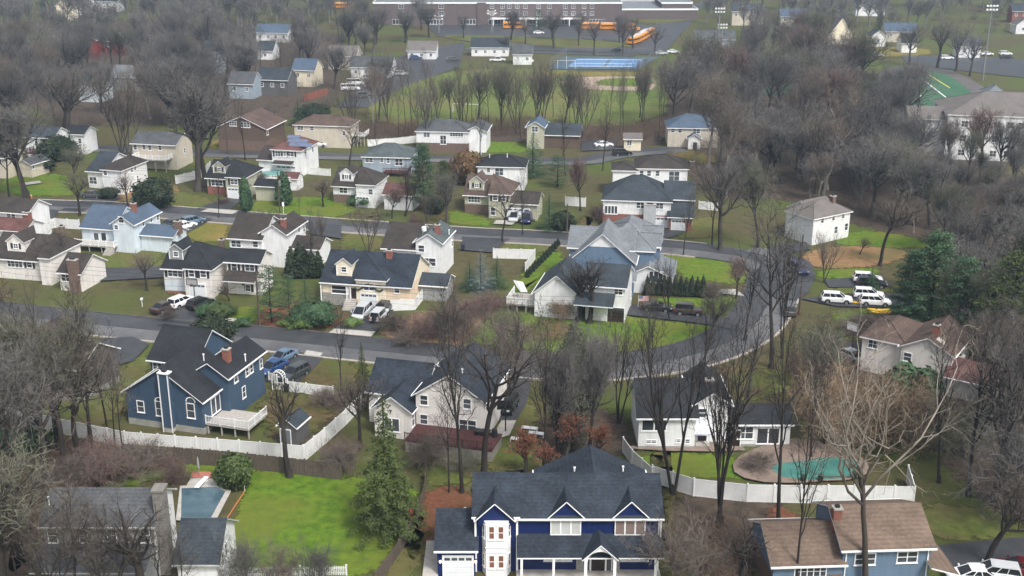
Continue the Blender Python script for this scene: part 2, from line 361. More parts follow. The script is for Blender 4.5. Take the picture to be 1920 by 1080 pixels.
    def win(s,b,face,px,py,w=1.0,h=1.3,n=1,style='dh',shut=None,pane=None,frame=None):
        p=list(s.hit(b,face,px,py)); a=0 if face in 'fb' else 1; lo,hi=((b['x0'],b['x1']),(b['y0'],b['y1']))[a]; m=w/2+.3+(.45 if shut else 0)
        p[a]=min(max(p[a],lo+m),hi-m) if hi-lo>2*m else (lo+hi)/2; p[2]=min(p[2],b['ze']-h/2-.12) if not(face in 'fb' and b['roof']=='gy' or face in 'lr' and b['roof'] in('gx','gxh')) else p[2]; p=tuple(p)
        return s.winat(face,p,w,h,n,style,shut,pane,frame)
    def winat(s,face,p,w=1.0,h=1.3,n=1,style='dh',shut=None,pane=None,frame=None):
        fm,pm=win_mesh(w,h,n,style,frame or TRIM,pane or GLASS)
        o=s.place('window',fm,face,p,.004); link('pane',pm,o)
        if shut:
            sm=box_mesh('shutter_'+shut.name,.38,h+.1,.05,shut)
            for sg in (-1,1):
                q=Vector((sg*(w/2+.27),0,0)); q.rotate(o.rotation_euler); link('shutter',sm,s.root,tuple(Vector(o.location)+q),o.rotation_euler.z)
        return o
    def garage(s,b,face,px,py=None,w=2.6,h=2.15,m=None,z0=0):
        p=s.hit(b,face,px,py or 900); p=(p[0],p[1],z0+h/2) ; k=('gar',round(w,1),h,(m or GDOOR).name)
        if py is None:
            x=s.xat(b['x0'],b['y0'],px,h/2); p=(b['x0']+x,b['y0'],z0+h/2)
        if k not in WINC:
            q=MB(); 
            for i in range(4): q.box(-w/2,-.05,-h/2+i*h/4+.012,w/2,0,-h/2+(i+1)*h/4-.012)
            for x0,x1 in((-w/2-.13,-w/2-.003),(w/2+.003,w/2+.13)): q.box(x0,-.09,-h/2,x1,0,h/2+.13,1)
            q.box(-w/2-.003,-.09,h/2+.003,w/2+.003,0,h/2+.13,1)
            for i in range(4):
                xc=-w/2+w*(i+.5)/4; q.box(xc-w/10,-.056,h/4+h*.06,xc+w/10,-.051,h/2-h*.06,2)
            WINC[k]=q.mesh('garage_door',[m or GDOOR,TRIM,GLASS])
        return s.place('garage_door',WINC[k],face,p,.006)
    def door(s,b,face,px,py,m=None,w=1.0,h=2.1,p=None):
        p=p or s.hit(b,face,px,py); q=MB(); q.box(-w/2,-.05,-h/2,w/2,0,h/2); q.box(-w/2-.1,-.07,-h/2,-w/2-.003,0,h/2+.1,1); q.box(w/2+.003,-.07,-h/2,w/2+.1,0,h/2+.1,1); q.box(-w/2-.003,-.07,h/2+.003,w/2+.003,0,h/2+.1,1)
        o=s.place('door',q.mesh('door',[m or DOORD,TRIM]),face,p,.006)
        hd=MB(); hd.tube([(w*.36,-.05,-.05),(w*.36,-.11,-.05)],.03,6); link('handle',hd.mesh('handle',METAL),o); return o
    def dormer(s,b,px,k,w=2.2,h=1.3,pitch=40,wm=1.0,wall=None,rf=None,n=2,shut=None,wh=.9):
        """gabled dormer on the front slope of a gx block, face k metres behind the front wall"""
        wall=wall or s.wall; y=b['y0']+k; zb=b['ze']+k*b['tp']
        x=b['x0']+s.xat(b['x0'],y,px,zb+h/2); tp=math.tan(R(pitch)); rise=w/2*tp; zt=zb+h
        back=(h+rise)/b['tp']+.3; side=h/b['tp']+.25
        q=MB(); q.poly([(x-w/2,y,zb-.1),(x+w/2,y,zb-.1),(x+w/2,y,zt),(x,y,zt+rise),(x-w/2,y,zt)])
        for sg in(-1,1): q.poly([(x+sg*w/2,y,zb-.1),(x+sg*w/2,y,zt),(x+sg*w/2,y+side,zt),(x+sg*w/2,y+side,zt-.3)])
        # corner boards
        for sg in(-1,1): q.box(x+sg*w/2-.07,y-.03,zb,x+sg*w/2+.07,y+.05,zt-.02,1)
        d=link('dormer',q.mesh('dormer',[wall,TRIM]),s.root)
        r=MB(); ov=.22; t=.12; xl,xr=x-w/2-ov,x+w/2+ov; zl=zt-ov*tp
        vs=[(xl,y-ov,zl+t),(x,y-ov,zt+rise+t),(xr,y-ov,zl+t),(xr,y-ov,zl),(x,y-ov,zt+rise),(xl,y-ov,zl)]
        vb=[(xl,y+side,zl+t),(x,y+back,zt+rise+t),(xr,y+side,zl+t),(xr,y+side,zl),(x,y+back,zt+rise),(xl,y+side,zl)]
        r.add(vs+vb,[(0,1,7,6),(1,2,8,7)],0); r.add(vs+vb,[(2,3,9,8),(3,4,10,9),(4,5,11,10),(5,0,6,11),(0,5,4,1),(1,4,3,2)],1)
        link('dormer_roof',r.mesh('dormer_roof',[rf or s.rf,s.trim]),d)
        fm,pm=win_mesh(wm,wh,n,'dh',TRIM,GLASS); o=link('window',fm,d,(x,y-.004,zb+h*.58)); 
        mm=MB(); 
        for v,f,mi in ((fm,0,0),(pm,0,1)):
            mm.add([tuple(p.co) for p in v.vertices],[tuple(p.vertices) for p in v.polygons],mi)
        if shut:
            for sg in(-1,1): mm.box(sg*(wm/2+.25)-.18,-.05,-wh/2,sg*(wm/2+.25)+.18,0,wh/2,2)
        o.data=mm.mesh('dormer_window',[TRIM,GLASS]+([shut] if shut else []))
        return d
    def chimney(s,px,py,zt,w=.8,d=.7,zb=4,m=None,at=None):
        if at is None:                          # slide along the sight line until the stack stands 1.25 m out of the roof
            for k in range(90):
                x,y=s.loc(px,py,zt)
                if zt-s.roofz(x,y-d/2)<=1.3: break
                zt-=.08
            zb=zt-2.2
        x,y=at or s.loc(px,py,zt); q=MB(); q.box(x-w/2,y-d/2,zb,x+w/2,y+d/2,zt); q.box(x-w/2-.06,y-d/2-.06,zt+.002,x+w/2+.06,y+d/2+.06,zt+.14,1)
        q.box(x-w/4,y-d/4,zt+.142,x+w/4,y+d/4,zt+.35,2)
        return link('chimney',q.mesh('chimney',[m or BRICK,CONC,METALD]),s.root)
    def roofz(s,x,y):
        z=0
        for b in getattr(s,'blk',[]):
            ax,ay=min(x-b['x0'],b['x1']-x)+.3,min(y-b['y0'],b['y1']-y)+.3
            if ax<0 or ay<0: continue
            e={'gx':ay,'gy':ax,'hip':min(ax,ay)}.get(b['roof'],0); z=max(z,b['ze']+b['tp']*e)
        return z
    def vent(s,px,py,z):
        for k in range(90):
            x,y=s.loc(px,py,z)
            if z-s.roofz(x,y)<=.3: break
            z-=.08
        q=MB(); q.tube([(x,y,z-.5),(x,y,z+.45)],.07,7); q.tube([(x,y,z+.45),(x,y,z+.58)],.12,7); return link('roof_vent',q.mesh('roof_vent',TRIM),s.root)
    def part(s,name,mb,m): return link(name,mb.mesh(name,m),s.root)
    def deck(s,x0,y0,x1,y1,z,floor=DECKW,rail=TRIM,sides='fr',h=1.0,skirt=None,stairs=None):
        q=MB(); q.box(x0,y0,z-.2,x1,y1,z); 
        if skirt: q.box(x0+.05,y0+.05,-.1,x1-.05,y1-.05,z-.21,1)
        else:
            for a in np.linspace(x0+.1,x1-.2,4): q.box(a,y0+.1,-.1,a+.14,y0+.24,z-.2)
        dk=link('deck',q.mesh('deck',[floor,skirt or floor]),s.root)
        for sd in sides:
            a,b={'f':((x0,y0),(x1,y0)),'r':((x1,y0),(x1,y1)),'l':((x0,y0),(x0,y1)),'b':((x0,y1),(x1,y1))}[sd]
            link('railing',railing(a,b,z,h,rail),dk)
        if stairs:
            sx,sy,sw=stairs; st=MB(); n=max(2,int(z/.2))
            for i in range(n): st.box(sx,sy-.28*(i+1),-.1,sx+sw,sy-.28*i-.004,z-.2-(z-.2)*i/n)
            link('stairs',st.mesh('stairs',floor),dk)
        return dk
    def finish(s):
        for b,m in s.walls.values(): link('wall',b.mesh('wall',m),s.root)
        for b,m in s.roofs.values():
            link('roof',b.mesh('roof',[m,s.trim]),s.root)
        return s.root
def railing(a,b,z,h,m):
    q=MB(); L=math.dist(a,b); n=max(1,round(L/1.6)); dx,dy=(b[0]-a[0])/L,(b[1]-a[1])/L
    def seg(t0,t1,za,zb,w):
        p=[(a[0]+dx*t-dy*e,a[1]+dy*t+dx*e) for t,e in((t0,-w),(t1,-w),(t1,w),(t0,w))]
        q.add([(*c,za) for c in p]+[(*c,zb) for c in p],[(3,2,1,0),(4,5,6,7),(0,1,5,4),(1,2,6,5),(2,3,7,6),(3,0,4,7)])
    for i in range(n+1): t=L*i/n; seg(max(0,t-.06),min(L,t+.06),z-.1,z+h+.1,.062)
    seg(0,L,z+h-.08,z+h,.045); seg(0,L,z+.1,z+.17,.03)
    k=int(L/.2)
    for i in range(1,k): seg(L*i/k-.022,L*i/k+.022,z+.1,z+h-.04,.02)
    return q.mesh('railing',m)
FOOT=[]
# ------------------------------------------------------------------ trees
def mesh_np(name,V,Fs,m,smooth=False):
    """V: (n,3); Fs: list of arrays (k,3) or (k,4)"""
    me=bpy.data.meshes.new(name); V=np.asarray(V,dtype=np.float32)
    me.vertices.add(len(V)); me.vertices.foreach_set('co',V.ravel())
    li=np.concatenate([f.ravel() for f in Fs]).astype(np.int32); tot=np.concatenate([np.full(len(f),f.shape[1]) for f in Fs]).astype(np.int32)
    st=np.concatenate([[0],np.cumsum(tot)[:-1]]).astype(np.int32)
    me.loops.add(len(li)); me.loops.foreach_set('vertex_index',li)
    me.polygons.add(len(tot)); me.polygons.foreach_set('loop_start',st); me.polygons.foreach_set('loop_total',tot)
    if smooth: me.polygons.foreach_set('use_smooth',[True]*len(tot))
    me.materials.append(m); me.update(calc_edges=True); me.validate(); return me
def unit(v): return v/np.maximum(np.linalg.norm(v,axis=-1,keepdims=True),1e-9)
def bare_tree_meshes(seed,trunk=.3,tr=.022,n=(7,8,7,5,3),ang=(38,45,45,48,50),ratio=(.75,.55,.5,.5,.55),wig=.18,trop=.10,lead=0,stems=1,lean=.05,tw=1.0,spread=1.0):
    """unit-height leafless tree. trunk: share of the height before the fork; lead: 1 for one straight leader; levels as arrays"""
    rng=np.random.default_rng(seed); UP=np.array([0,0,1.])
    tv=[];tf=[]; cv=[];cf=[]; tc=0; cc=0
    def branch(P,D,L,ns,wg,tp):
        """arrays of branches -> points (b,ns+1,3)"""
        pts=[P]
        for i in range(ns):
            D=unit(D+rng.normal(0,wg,D.shape)+UP*tp); pts.append(pts[-1]+D*(L/ns)[:,None])
        return np.stack(pts,1)
    def tubes(pts,r0,r1,k):
        nonlocal tc
        b,n1,_=pts.shape
        d=unit(np.gradient(pts,axis=1)); a=unit(np.cross(d,np.array([.31,.52,.79]))); c=np.cross(d,a)
        t=np.linspace(0,1,n1)[None,:]; r=(r0[:,None]*(1-t)+r1[:,None]*t)
        an=np.arange(k)*2*np.pi/k
        V=pts[:,:,None,:]+r[:,:,None,None]*(np.cos(an)[None,None,:,None]*a[:,:,None,:]+np.sin(an)[None,None,:,None]*c[:,:,None,:])
        base=np.arange(b)[:,None,None]*n1*k+np.arange(n1-1)[None,:,None]*k
        i=np.arange(k)[None,None,:]; j=(i+1)%k
        f=np.stack([base+i,base+j,base+k+j,base+k+i],-1).reshape(-1,4)+tc
        tv.append(V.reshape(-1,3)); tf.append(f); tc+=b*n1*k
    def ribbons(pts,w0,w1):
        nonlocal cc
        b,n1,_=pts.shape; d=unit(np.gradient(pts,axis=1)); s=unit(np.cross(d,unit(rng.normal(size=(b,1,3)))))
        t=np.linspace(0,1,n1)[None,:]; w=(w0[:,None]*(1-t)+w1[:,None]*t)[:,:,None]*.5
        V=np.stack([pts-s*w,pts+s*w],2)
        base=np.arange(b)[:,None]*n1*2+np.arange(n1-1)[None,:]*2
        f=np.stack([base,base+1,base+3,base+2],-1).reshape(-1,4)+cc
        cv.append(V.reshape(-1,3)); cf.append(f); cc+=b*n1*2
    def children(pts,L,r0,r1,nc,an,ra,t0,t1=1.0,up=0):
        b,n1,_=pts.shape; N=b*nc
        t=(np.linspace(t0,t1,nc)[None,:]+rng.uniform(-.5,.5,(b,nc))*(t1-t0)/nc).clip(t0,1)
        x=t*(n1-1); i=np.minimum(x.astype(int),n1-2); fr=(x-i)[:,:,None]; bi=np.arange(b)[:,None]
        P=pts[bi,i]*(1-fr)+pts[bi,i+1]*fr; d=unit(pts[bi,i+1]-pts[bi,i])
        ph=(np.arange(nc)[None,:]*2.4+rng.uniform(0,6.28,(b,1)))+rng.uniform(-.5,.5,(b,nc))
        a=unit(np.cross(d,UP+.01)); c=np.cross(d,a); th=np.radians(an)*rng.uniform(.7,1.25,(b,nc))[:,:,None]
        D=unit(d*np.cos(th)+(a*np.cos(ph)[:,:,None]+c*np.sin(ph)[:,:,None])*np.sin(th)+UP*up)
        Lc=(L[:,None]*ra*(1.12-.5*(t-t0)/(1-t0+1e-6))*rng.uniform(.75,1.2,(b,nc)))
        rr=(r0[:,None]*(1-t)+r1[:,None]*t)
        return P.reshape(N,3),D.reshape(N,3),Lc.reshape(N),rr.reshape(N)
    if stems==1:
        P=np.zeros((1,3)); D=unit(np.array([[rng.normal(0,lean),rng.normal(0,lean),1.]])); L=np.array([.95 if lead else trunk+.16]); r0=np.array([tr])
    else:
        P=rng.normal(0,.008,(stems,3))*np.array([1,1,0]); D=unit(np.concatenate([rng.normal(0,.22,(stems,2)),np.ones((stems,1))],1)); L=np.full(stems,.6)*rng.uniform(.8,1.1,stems); r0=np.full(stems,tr)
    P[:,2]-=.006
    p0=branch(P,D,L,8 if lead else 6,.05 if lead else .07,.05); r1=r0*(.12 if lead else .55)
    tubes(p0,np.concatenate([r0]),r1,8)
    fl=branch(np.array([[0,0,-.005]]*len(P))+P*[1,1,0],np.tile(UP,(len(P),1)),np.full(len(P),.05),2,.01,0); tubes(fl,r0*1.55,r0*.9,8)
    t0=trunk/L[0] if stems==1 else .45
    A=children(p0,L if not lead else L*.42,r0,r1,n[0],ang[0],ratio[0] if not lead else .75,min(t0,.85),1,.25)
    pts=branch(A[0],A[1],A[2]*spread,6,wig*.8,trop*1.6); rb=np.minimum(A[3]*.68,tr*.66); tubes(pts,rb,rb*.3,6)
    B=children(pts,A[2]*spread,rb,rb*.3,n[1],ang[1],ratio[1],.2,1,.12)
    p2=branch(B[0],B[1],B[2],4,wig,trop); r2=np.clip(B[3]*.6,.0014,tr*.34); tubes(p2,r2,r2*.35,4)
    C=children(p2,B[2],r2,r2*.35,n[2],ang[2],ratio[2],.12,1,.08)
    p3=branch(C[0],C[1],C[2],3,wig,trop*.8); w=np.full(len(C[2]),.0024*tw); ribbons(p3,w,w*.6)
    E_=children(p3,C[2],w,w,n[3],ang[3],ratio[3],.1,1,.05)
    p4=branch(E_[0],E_[1],E_[2],2,wig,trop*.6); w=np.full(len(E_[2]),.0015*tw); ribbons(p4,w,w*.5)
    if n[4]:
        Q=children(p4,E_[2],w,w,n[4],ang[4],ratio[4],.1,1,.04)
        p5=branch(Q[0],Q[1],Q[2],1,wig,0); w=np.full(len(Q[2]),.0010*tw); ribbons(p5,w,w*.5)
    T=np.concatenate(tv); Cv=np.concatenate(cv); k=1/max(T[:,2].max(),Cv[:,2].max())
    return T*k,tf,Cv*k,cf
BARK=mat('bark_grey_brown',(.032,.027,.023),(.078,.068,.06),scale=14,rough=.9,stretch=(1,1,.25),var=.25)
BARK_D=mat('bark_dark',(.017,.014,.012),(.042,.035,.03),scale=14,rough=.9,stretch=(1,1,.25),var=.2)
BARK_P=mat('bark_pale',(.16,.14,.12),(.3,.27,.235),scale=9,rough=.9,stretch=(1,1,.3),var=.25)
TW_G=mat('twigs_grey',(.12,.113,.108),rough=.9,var=.32); TW_B=mat('twigs_brown',(.12,.1,.085),rough=.9,var=.3); TW_O=mat('twigs_olive',(.112,.112,.082),rough=.9,var=.25)
TW_R=mat('twigs_reddish',(.14,.095,.085),rough=.9,var=.25); TW_P=mat('twigs_pale',(.185,.155,.125),rough=.9,var=.1); TW_T=mat('twigs_tan',(.2,.145,.095),rough=.9,var=.2); TW_D=mat('twigs_dark',(.06,.052,.048),rough=.9,var=.2)
def proto_tree(name,seed,bark,twig,**k):
    T,tf,Cv,cf=bare_tree_meshes(seed,**k)
    return (mesh_np(name+'_trunk',T,tf,bark,True),mesh_np(name+'_crown',Cv,cf,twig),'crown')
PR={}
def syc_mat(name,lo,hi):
    m=mat(name,lo,hi,scale=7,rough=.85,lo=.3,hi=.6); n=m.node_tree.nodes; l=m.node_tree.links; b=n['Principled BSDF']
    src=b.inputs['Base Color'].links[0].from_socket; tc=n.new('ShaderNodeTexCoord'); sx=n.new('ShaderNodeSeparateXYZ'); l.new(tc.outputs['Object'],sx.inputs[0])
    mr=n.new('ShaderNodeMapRange'); mr.inputs['From Min'].default_value=.36; mr.inputs['From Max'].default_value=.55; l.new(sx.outputs['Z'],mr.inputs['Value'])
    mx=n.new('ShaderNodeMix'); mx.data_type='RGBA'; l.new(mr.outputs['Result'],mx.inputs['Factor']); mx.inputs[6].default_value=(.05,.04,.032,1); l.new(src,mx.inputs[7]); l.new(mx.outputs[2],b.inputs['Base Color']); return m
BARK_S=syc_mat('bark_sycamore_peeling',(.09,.078,.064),(.31,.28,.235))
PR['maple']=[proto_tree('maple',11+i,BARK,TW_G,trunk=.2,tr=.02,n=(8,8,7,5,2),ang=(50,50,48,50,50),ratio=(.85,.55,.5,.5,.55),wig=.17,trop=.07,tw=.8) for i in range(3)]
PR['oak']=[proto_tree('oak',31+i,BARK_D,TW_B,trunk=.36,tr=.018,n=(7,7,6,4,2),ang=(52,52,50,50,50),ratio=(.85,.58,.52,.5,.55),wig=.22,trop=.05,tw=.8) for i in range(3)]
PR['tall']=[proto_tree('tall',51+i,BARK_D,TW_G,trunk=.36,tr=.012,n=(14,7,5,3,2),lead=1,ang=(52,48,48,45,45),ratio=(.75,.5,.5,.5,.55),wig=.16,trop=.09,tw=.8) for i in range(3)]
PR['slim']=[proto_tree('slim',71+i,BARK_D,TW_B,trunk=.42,tr=.0095,n=(12,6,5,3,2),lead=1,ang=(46,45,45,45,45),wig=.15,trop=.1,tw=.8) for i in range(2)]
PR['thin']=[proto_tree('thin',171+i,BARK_D,TW_D,trunk=.3,tr=.0125,n=(12,5,5,3,0),lead=1,ang=(42,46,45,45,45),ratio=(.75,.5,.5,.5,.5),wig=.18,trop=.11,tw=1.0) for i in range(3)]
PR['fork']=[proto_tree('fork',181+i,BARK_D,TW_D,stems=3,tr=.011,n=(6,5,5,3,0),ang=(32,42,44,45,45),ratio=(.7,.5,.5,.5,.5),wig=.17,trop=.12,tw=1.0) for i in range(2)]
PR['multi']=[proto_tree('multi',81+i,BARK,TW_B,stems=4,tr=.009,n=(6,6,5,3,1),ang=(36,42,44,45,45),ratio=(.7,.5,.5,.5,.55),wig=.15,trop=.1,tw=.85) for i in range(2)]
PR['dense']=[proto_tree('dense',91+i,BARK_D,TW_G,trunk=.16,tr=.017,n=(11,10,9,7,3),ang=(52,50,48,48,50),ratio=(.9,.52,.5,.5,.55),wig=.16,trop=.08,tw=.85) for i in range(3)]
PR['wood']=[proto_tree('wood',111+i,(BARK,BARK_P,BARK_D)[i],(TW_G,TW_B,TW_O)[i],trunk=.24,tr=.0125,n=(11,9,8,6,3),ang=(44,46,46,48,50),ratio=(.8,.52,.5,.5,.55),wig=.18,trop=.1,tw=.85) for i in range(3)]
PR['red']=[proto_tree('red',121+i,BARK_D,TW_R,trunk=.18,tr=.015,n=(10,9,8,6,3),ang=(46,48,48,48,50),ratio=(.85,.52,.5,.5,.55),wig=.16,trop=.08,tw=.95) for i in range(2)]
PR['small']=[proto_tree('small',131+i,BARK_D,TW_B,trunk=.28,tr=.024,n=(8,7,6,4,2),ang=(52,50,48,48,50),ratio=(.9,.55,.5,.5,.55),wig=.2,trop=.05,tw=1.5) for i in range(2)]
PR['syc']=[proto_tree('syc',141,BARK_S,TW_P,trunk=.36,tr=.0125,n=(9,6,5,4,0),ang=(40,46,46,48,50),ratio=(1.0,.5,.5,.5,.55),wig=.24,trop=.06,tw=.75)]
PR['bareold']=[proto_tree('bareold',151,BARK_D,TW_D,trunk=.3,tr=.026,n=(6,6,5,3,0),ang=(40,46,46,48,50),wig=.25,trop=.08,tw=1.2)]
PR['olive']=[proto_tree('olive',161+i,BARK,TW_O,trunk=.16,tr=.015,n=(9,8,7,5,2),ang=(50,48,46,48,50),ratio=(.85,.55,.5,.5,.55),wig=.2,trop=.07,tw=1.0) for i in range(2)]
# ---- evergreens and leafy plants
def leaves_np(name,C,N,size,m,rng,asp=.55,flat=0):
    """one small kite-shaped leaf clump per centre C, facing roughly along N"""
    k=len(C); N=unit(N+rng.normal(0,.55,(k,3))); a=unit(np.cross(N,unit(rng.normal(size=(k,3))))); b=np.cross(N,a)
    s=(size*rng.uniform(.6,1.35,k))[:,None]
    V=np.stack([C-a*s,C+b*s*asp+N*s*.15,C+a*s,C-b*s*asp],1).reshape(-1,3); f=np.arange(4*k).reshape(-1,4)
    return V,f
def foliage(name,parts,m): 
    V=[];Fq=[];o=0
    for v,f in parts: V.append(v); Fq.append(f+o); o+=len(v)
    return mesh_np(name,np.concatenate(V),Fq,m)
def core(rx,rz,zc,seed,prof=None,nu=20,nv=14,amp=.1):
    rng=np.random.default_rng(seed); u=np.linspace(0,2*np.pi,nu,endpoint=False); v=np.linspace(0,1,nv)
    ph=rng.uniform(0,6,6); V=[]
    for t in v:
        r=prof(t) if prof else math.sin(math.pi*min(max(t,.02),.98))
        k=1+amp*(np.sin(3*u+ph[0]+5*t)+np.sin(5*u+ph[1]-7*t)+.6*np.sin(9*u+ph[2]+11*t))
        V.append(np.stack([rx*r*k*np.cos(u),rx*r*k*np.sin(u),np.full(nu,zc-rz+2*rz*t)],1))
    i=np.arange(nu); f=np.concatenate([np.stack([j*nu+i,j*nu+(i+1)%nu,(j+1)*nu+(i+1)%nu,(j+1)*nu+i],1) for j in range(nv-1)])
    return np.concatenate(V),f
def bushy(name,seed,m,rx=.5,hz=1.0,prof=None,n=2600,size=.05,z0=0.0,cr=.8,amp=.13):
    """leafy solid of revolution, lumpy, with a leaf shell; height hz, radius rx"""
    rng=np.random.default_rng(seed); cv,cf=core(rx*cr,hz/2*.97,z0+hz/2,seed,prof,amp=amp)
    cu,cfu=core(rx,hz/2,z0+hz/2,seed,prof,40,26,amp)
    a=cu[cfu[:,0]];b=cu[cfu[:,1]];c=cu[cfu[:,2]];d=cu[cfu[:,3]]
    nr=np.cross(c-a,d-b); ar=np.linalg.norm(nr,axis=1); pick=rng.choice(len(cfu),n,p=ar/ar.sum()); s,t=rng.uniform(size=(2,n,1))
    P=a[pick]*(1-s)*(1-t)+b[pick]*s*(1-t)+c[pick]*s*t+d[pick]*(1-s)*t; N=unit(nr[pick]); P=P+N*rng.normal(-.02,.045,(n,1))*rx*2
    return foliage(name,[(cv,cf),leaves_np(name,P,N,size,m,rng)],m)
def stem_mesh(name,h,r,m,n=7):
    b=MB(); b.tube([(0,0,-.02*h),(0,0,.05*h),(.01*h,0,h*.6),(0,.005*h,h)],[r*1.5,r,r*.7,r*.2],n); return b.mesh(name,m,True)
EV_G=mat('needles_green',(.03,.066,.032),(.06,.112,.05),scale=2.5,rough=.75,var=.15); EV_Y=mat('needles_yellow_green',(.038,.056,.016),(.08,.102,.028),scale=1.5,rough=.75,var=.15)
EV_D=mat('needles_dark',(.016,.027,.015),(.035,.05,.024),scale=3,rough=.75,var=.15); EV_B=mat('needles_blue',(.09,.13,.13),(.15,.19,.19),scale=2.5,rough=.75); EV_GREY=mat('needles_grey_green',(.07,.074,.056),(.13,.13,.1),scale=1.2,rough=.8)
BOX=mat('boxwood_leaves',(.03,.05,.015),(.07,.1,.028),scale=2.5,rough=.6,var=.15); RUST=mat('beech_leaves_rust',(.16,.06,.033),(.25,.115,.065),scale=2,rough=.8); EVB=mat('needles_bronze',(.1,.06,.03),(.15,.095,.045),scale=2,rough=.8)
LEAFY=mat('shrub_leaves_bright',(.07,.13,.03),(.15,.2,.06),scale=3,rough=.6)
def spruce(name,seed,m,wh=24,rb=.2,droop=.35,dens=1.0,z0=.08):
    """unit-height spruce: whorls of drooping boughs hung with needle sprays"""
    rng=np.random.default_rng(seed); C=[];N=[];S=[]
    for i in range(wh):
        t=i/(wh-1); z=z0+(.99-z0)*t; L=rb*(1-t)**.8*rng.uniform(.85,1.1)+.006
        nb=max(4,int(9*(1-t)+3)); ph=rng.uniform(0,6.28)
        for k in range(nb):
            a=ph+k*6.283/nb+rng.uniform(-.25,.25); Lk=L*rng.uniform(.55,1.2); d=np.array([math.cos(a),math.sin(a),0])
            q=max(3,int((Lk/.2)*52*dens))
            s=np.sqrt(rng.uniform(0,1,q)); side=rng.normal(0,.16,q)*Lk*(1.1-s*.7)
            p=np.zeros((q,3)); p+=d*(s*Lk)[:,None]; p[:,0]+=-math.sin(a)*side; p[:,1]+=math.cos(a)*side
            p[:,2]=z+.05*Lk-droop*Lk*s**1.5+.12*Lk*s**4-np.abs(rng.normal(0,.012,q)); C.append(p); N.append(np.tile(np.array([0,0,1.])+d*.4,(q,1))); 
    C=np.concatenate(C);N=np.concatenate(N); sz=np.full(len(C),.009)
    return (stem_mesh(name+'_trunk',1,.014,BARK_D),foliage(name+'_crown',[leaves_np(name,C,N,sz,m,rng,.4)],m),'crown')
def pine(name,seed,m,z0=.22,rb=.26,n=46,dens=90):
    """white pine: tiers of flat needle plates on level limbs, ragged outline"""
    rng=np.random.default_rng(seed); C=[];N=[]; tb=MB(); tb.tube([(0,0,-.01),(.01,0,.4),(0,.01,.97)],[.018,.012,.003],7)
    for i in range(n):
        t=i/(n-1); z=z0+(.96-z0)*t; a=i*2.4+rng.uniform(-.3,.3); L=rb*(1-t**1.8*.75)*rng.uniform(.5,1.15)*(.65+.35*min(1,t*4))
        d=np.array([math.cos(a),math.sin(a),0]); tip=d*L+np.array([0,0,z+.05*rng.normal()+.02]); tb.tube([(0,0,z-.02),tuple(d*L*.5+np.array([0,0,z])),tuple(tip)],[.005,.003,.001],4)
        for c in range(3):
            s=(.5,.78,1.0)[c]; ctr=d*L*s+np.array([-d[1],d[0],0])*rng.normal(0,.03)+np.array([0,0,z+.02*s]); q=int(dens*(.5+.5*s)/2)
            e=rng.normal(size=(q,3))*np.array([.036,.036,.012]); C.append(ctr+e); N.append(np.tile([0,0,1.],(q,1))+e*8)
    C=np.concatenate(C);N=np.concatenate(N)
    return (tb.mesh(name+'_trunk',BARK_D,True),foliage(name+'_crown',[leaves_np(name,C,N,np.full(len(C),.012),m,rng,.4)],m),'crown')
cone_p=lambda t:max(.02,(1-t)**.7*min(1,(t+.03)*7)); ball_p=lambda t:math.sin(math.pi*min(max(t,.03),.98))**.6; column_p=lambda t:max(.03,min(1,(t+.02)*6)*(1-t**3.2)**.8)
PR['spruce']=[spruce('spruce',5,EV_Y,26,.235,.45,2.6,.12)]; PR['spruce_d']=[spruce('spruce_dark',6,EV_G,22,.25,.2,1.3,.05)]; PR['spruce_b']=[spruce('spruce_blue',8,EV_B,20,.28,.15,1.3,.03)]
PR['pine']=[pine('pine',9,EV_G,.12,.3,60,150),pine('pine',10,EV_Y,.15,.28,54,130)]; PR['pine_low']=[pine('pine_low',12,EV_G,.08,.34,40,100)]
def bush_tr(name,seed,m,**k): return (stem_mesh(name+'_stem',.4,.03,BARK_D),bushy(name+'_crown',seed,m,**k),'crown')
PR['ball']=[bush_tr('ball',3,BOX,rx=.52,prof=ball_p,n=3600,size=.045)]; PR['ball_d']=[bush_tr('ball_dark',4,EV_D,rx=.6,prof=ball_p,n=3200,size=.05)]
PR['arbor']=[bush_tr('arborvitae',13+i,EV_D,rx=.17,prof=cone_p,n=1500,size=.035,amp=.08) for i in range(2)]; PR['arbor_g']=[bush_tr('arborvitae_green',16,EV_G,rx=.2,prof=column_p,n=1800,size=.04,amp=.1)]
PR['mound']=[bush_tr('mound',17+i,(EV_G,LEAFY,BOX)[i],rx=.95,hz=1.0,prof=ball_p,n=6000,size=.04,amp=.2) for i in range(3)]
PR['cedar']=[bush_tr('cedar',23,EV_GREY,rx=.17,prof=column_p,n=11000,size=.0095,amp=.26,cr=.3)]
PR['bronze']=[bush_tr('bronze',24,EVB,rx=.5,prof=ball_p,n=3000,size=.05,amp=.2)]
def rust(seed):
    T,tf,Cv,cf=bare_tree_meshes(seed,trunk=.12,tr=.02,n=(9,8,7,4,0),wig=.2,trop=.08,tw=1)
    rng=np.random.default_rng(seed); P=Cv[rng.choice(len(Cv),2000)]; P=P+rng.normal(0,.012,P.shape)
    return (mesh_np('beech_trunk',T,tf,BARK,True),foliage('beech_crown',[leaves_np('',P,rng.normal(size=P.shape),np.full(len(P),.014),RUST,rng)],RUST),'crown')
PR['rust']=[rust(201),rust(202)]
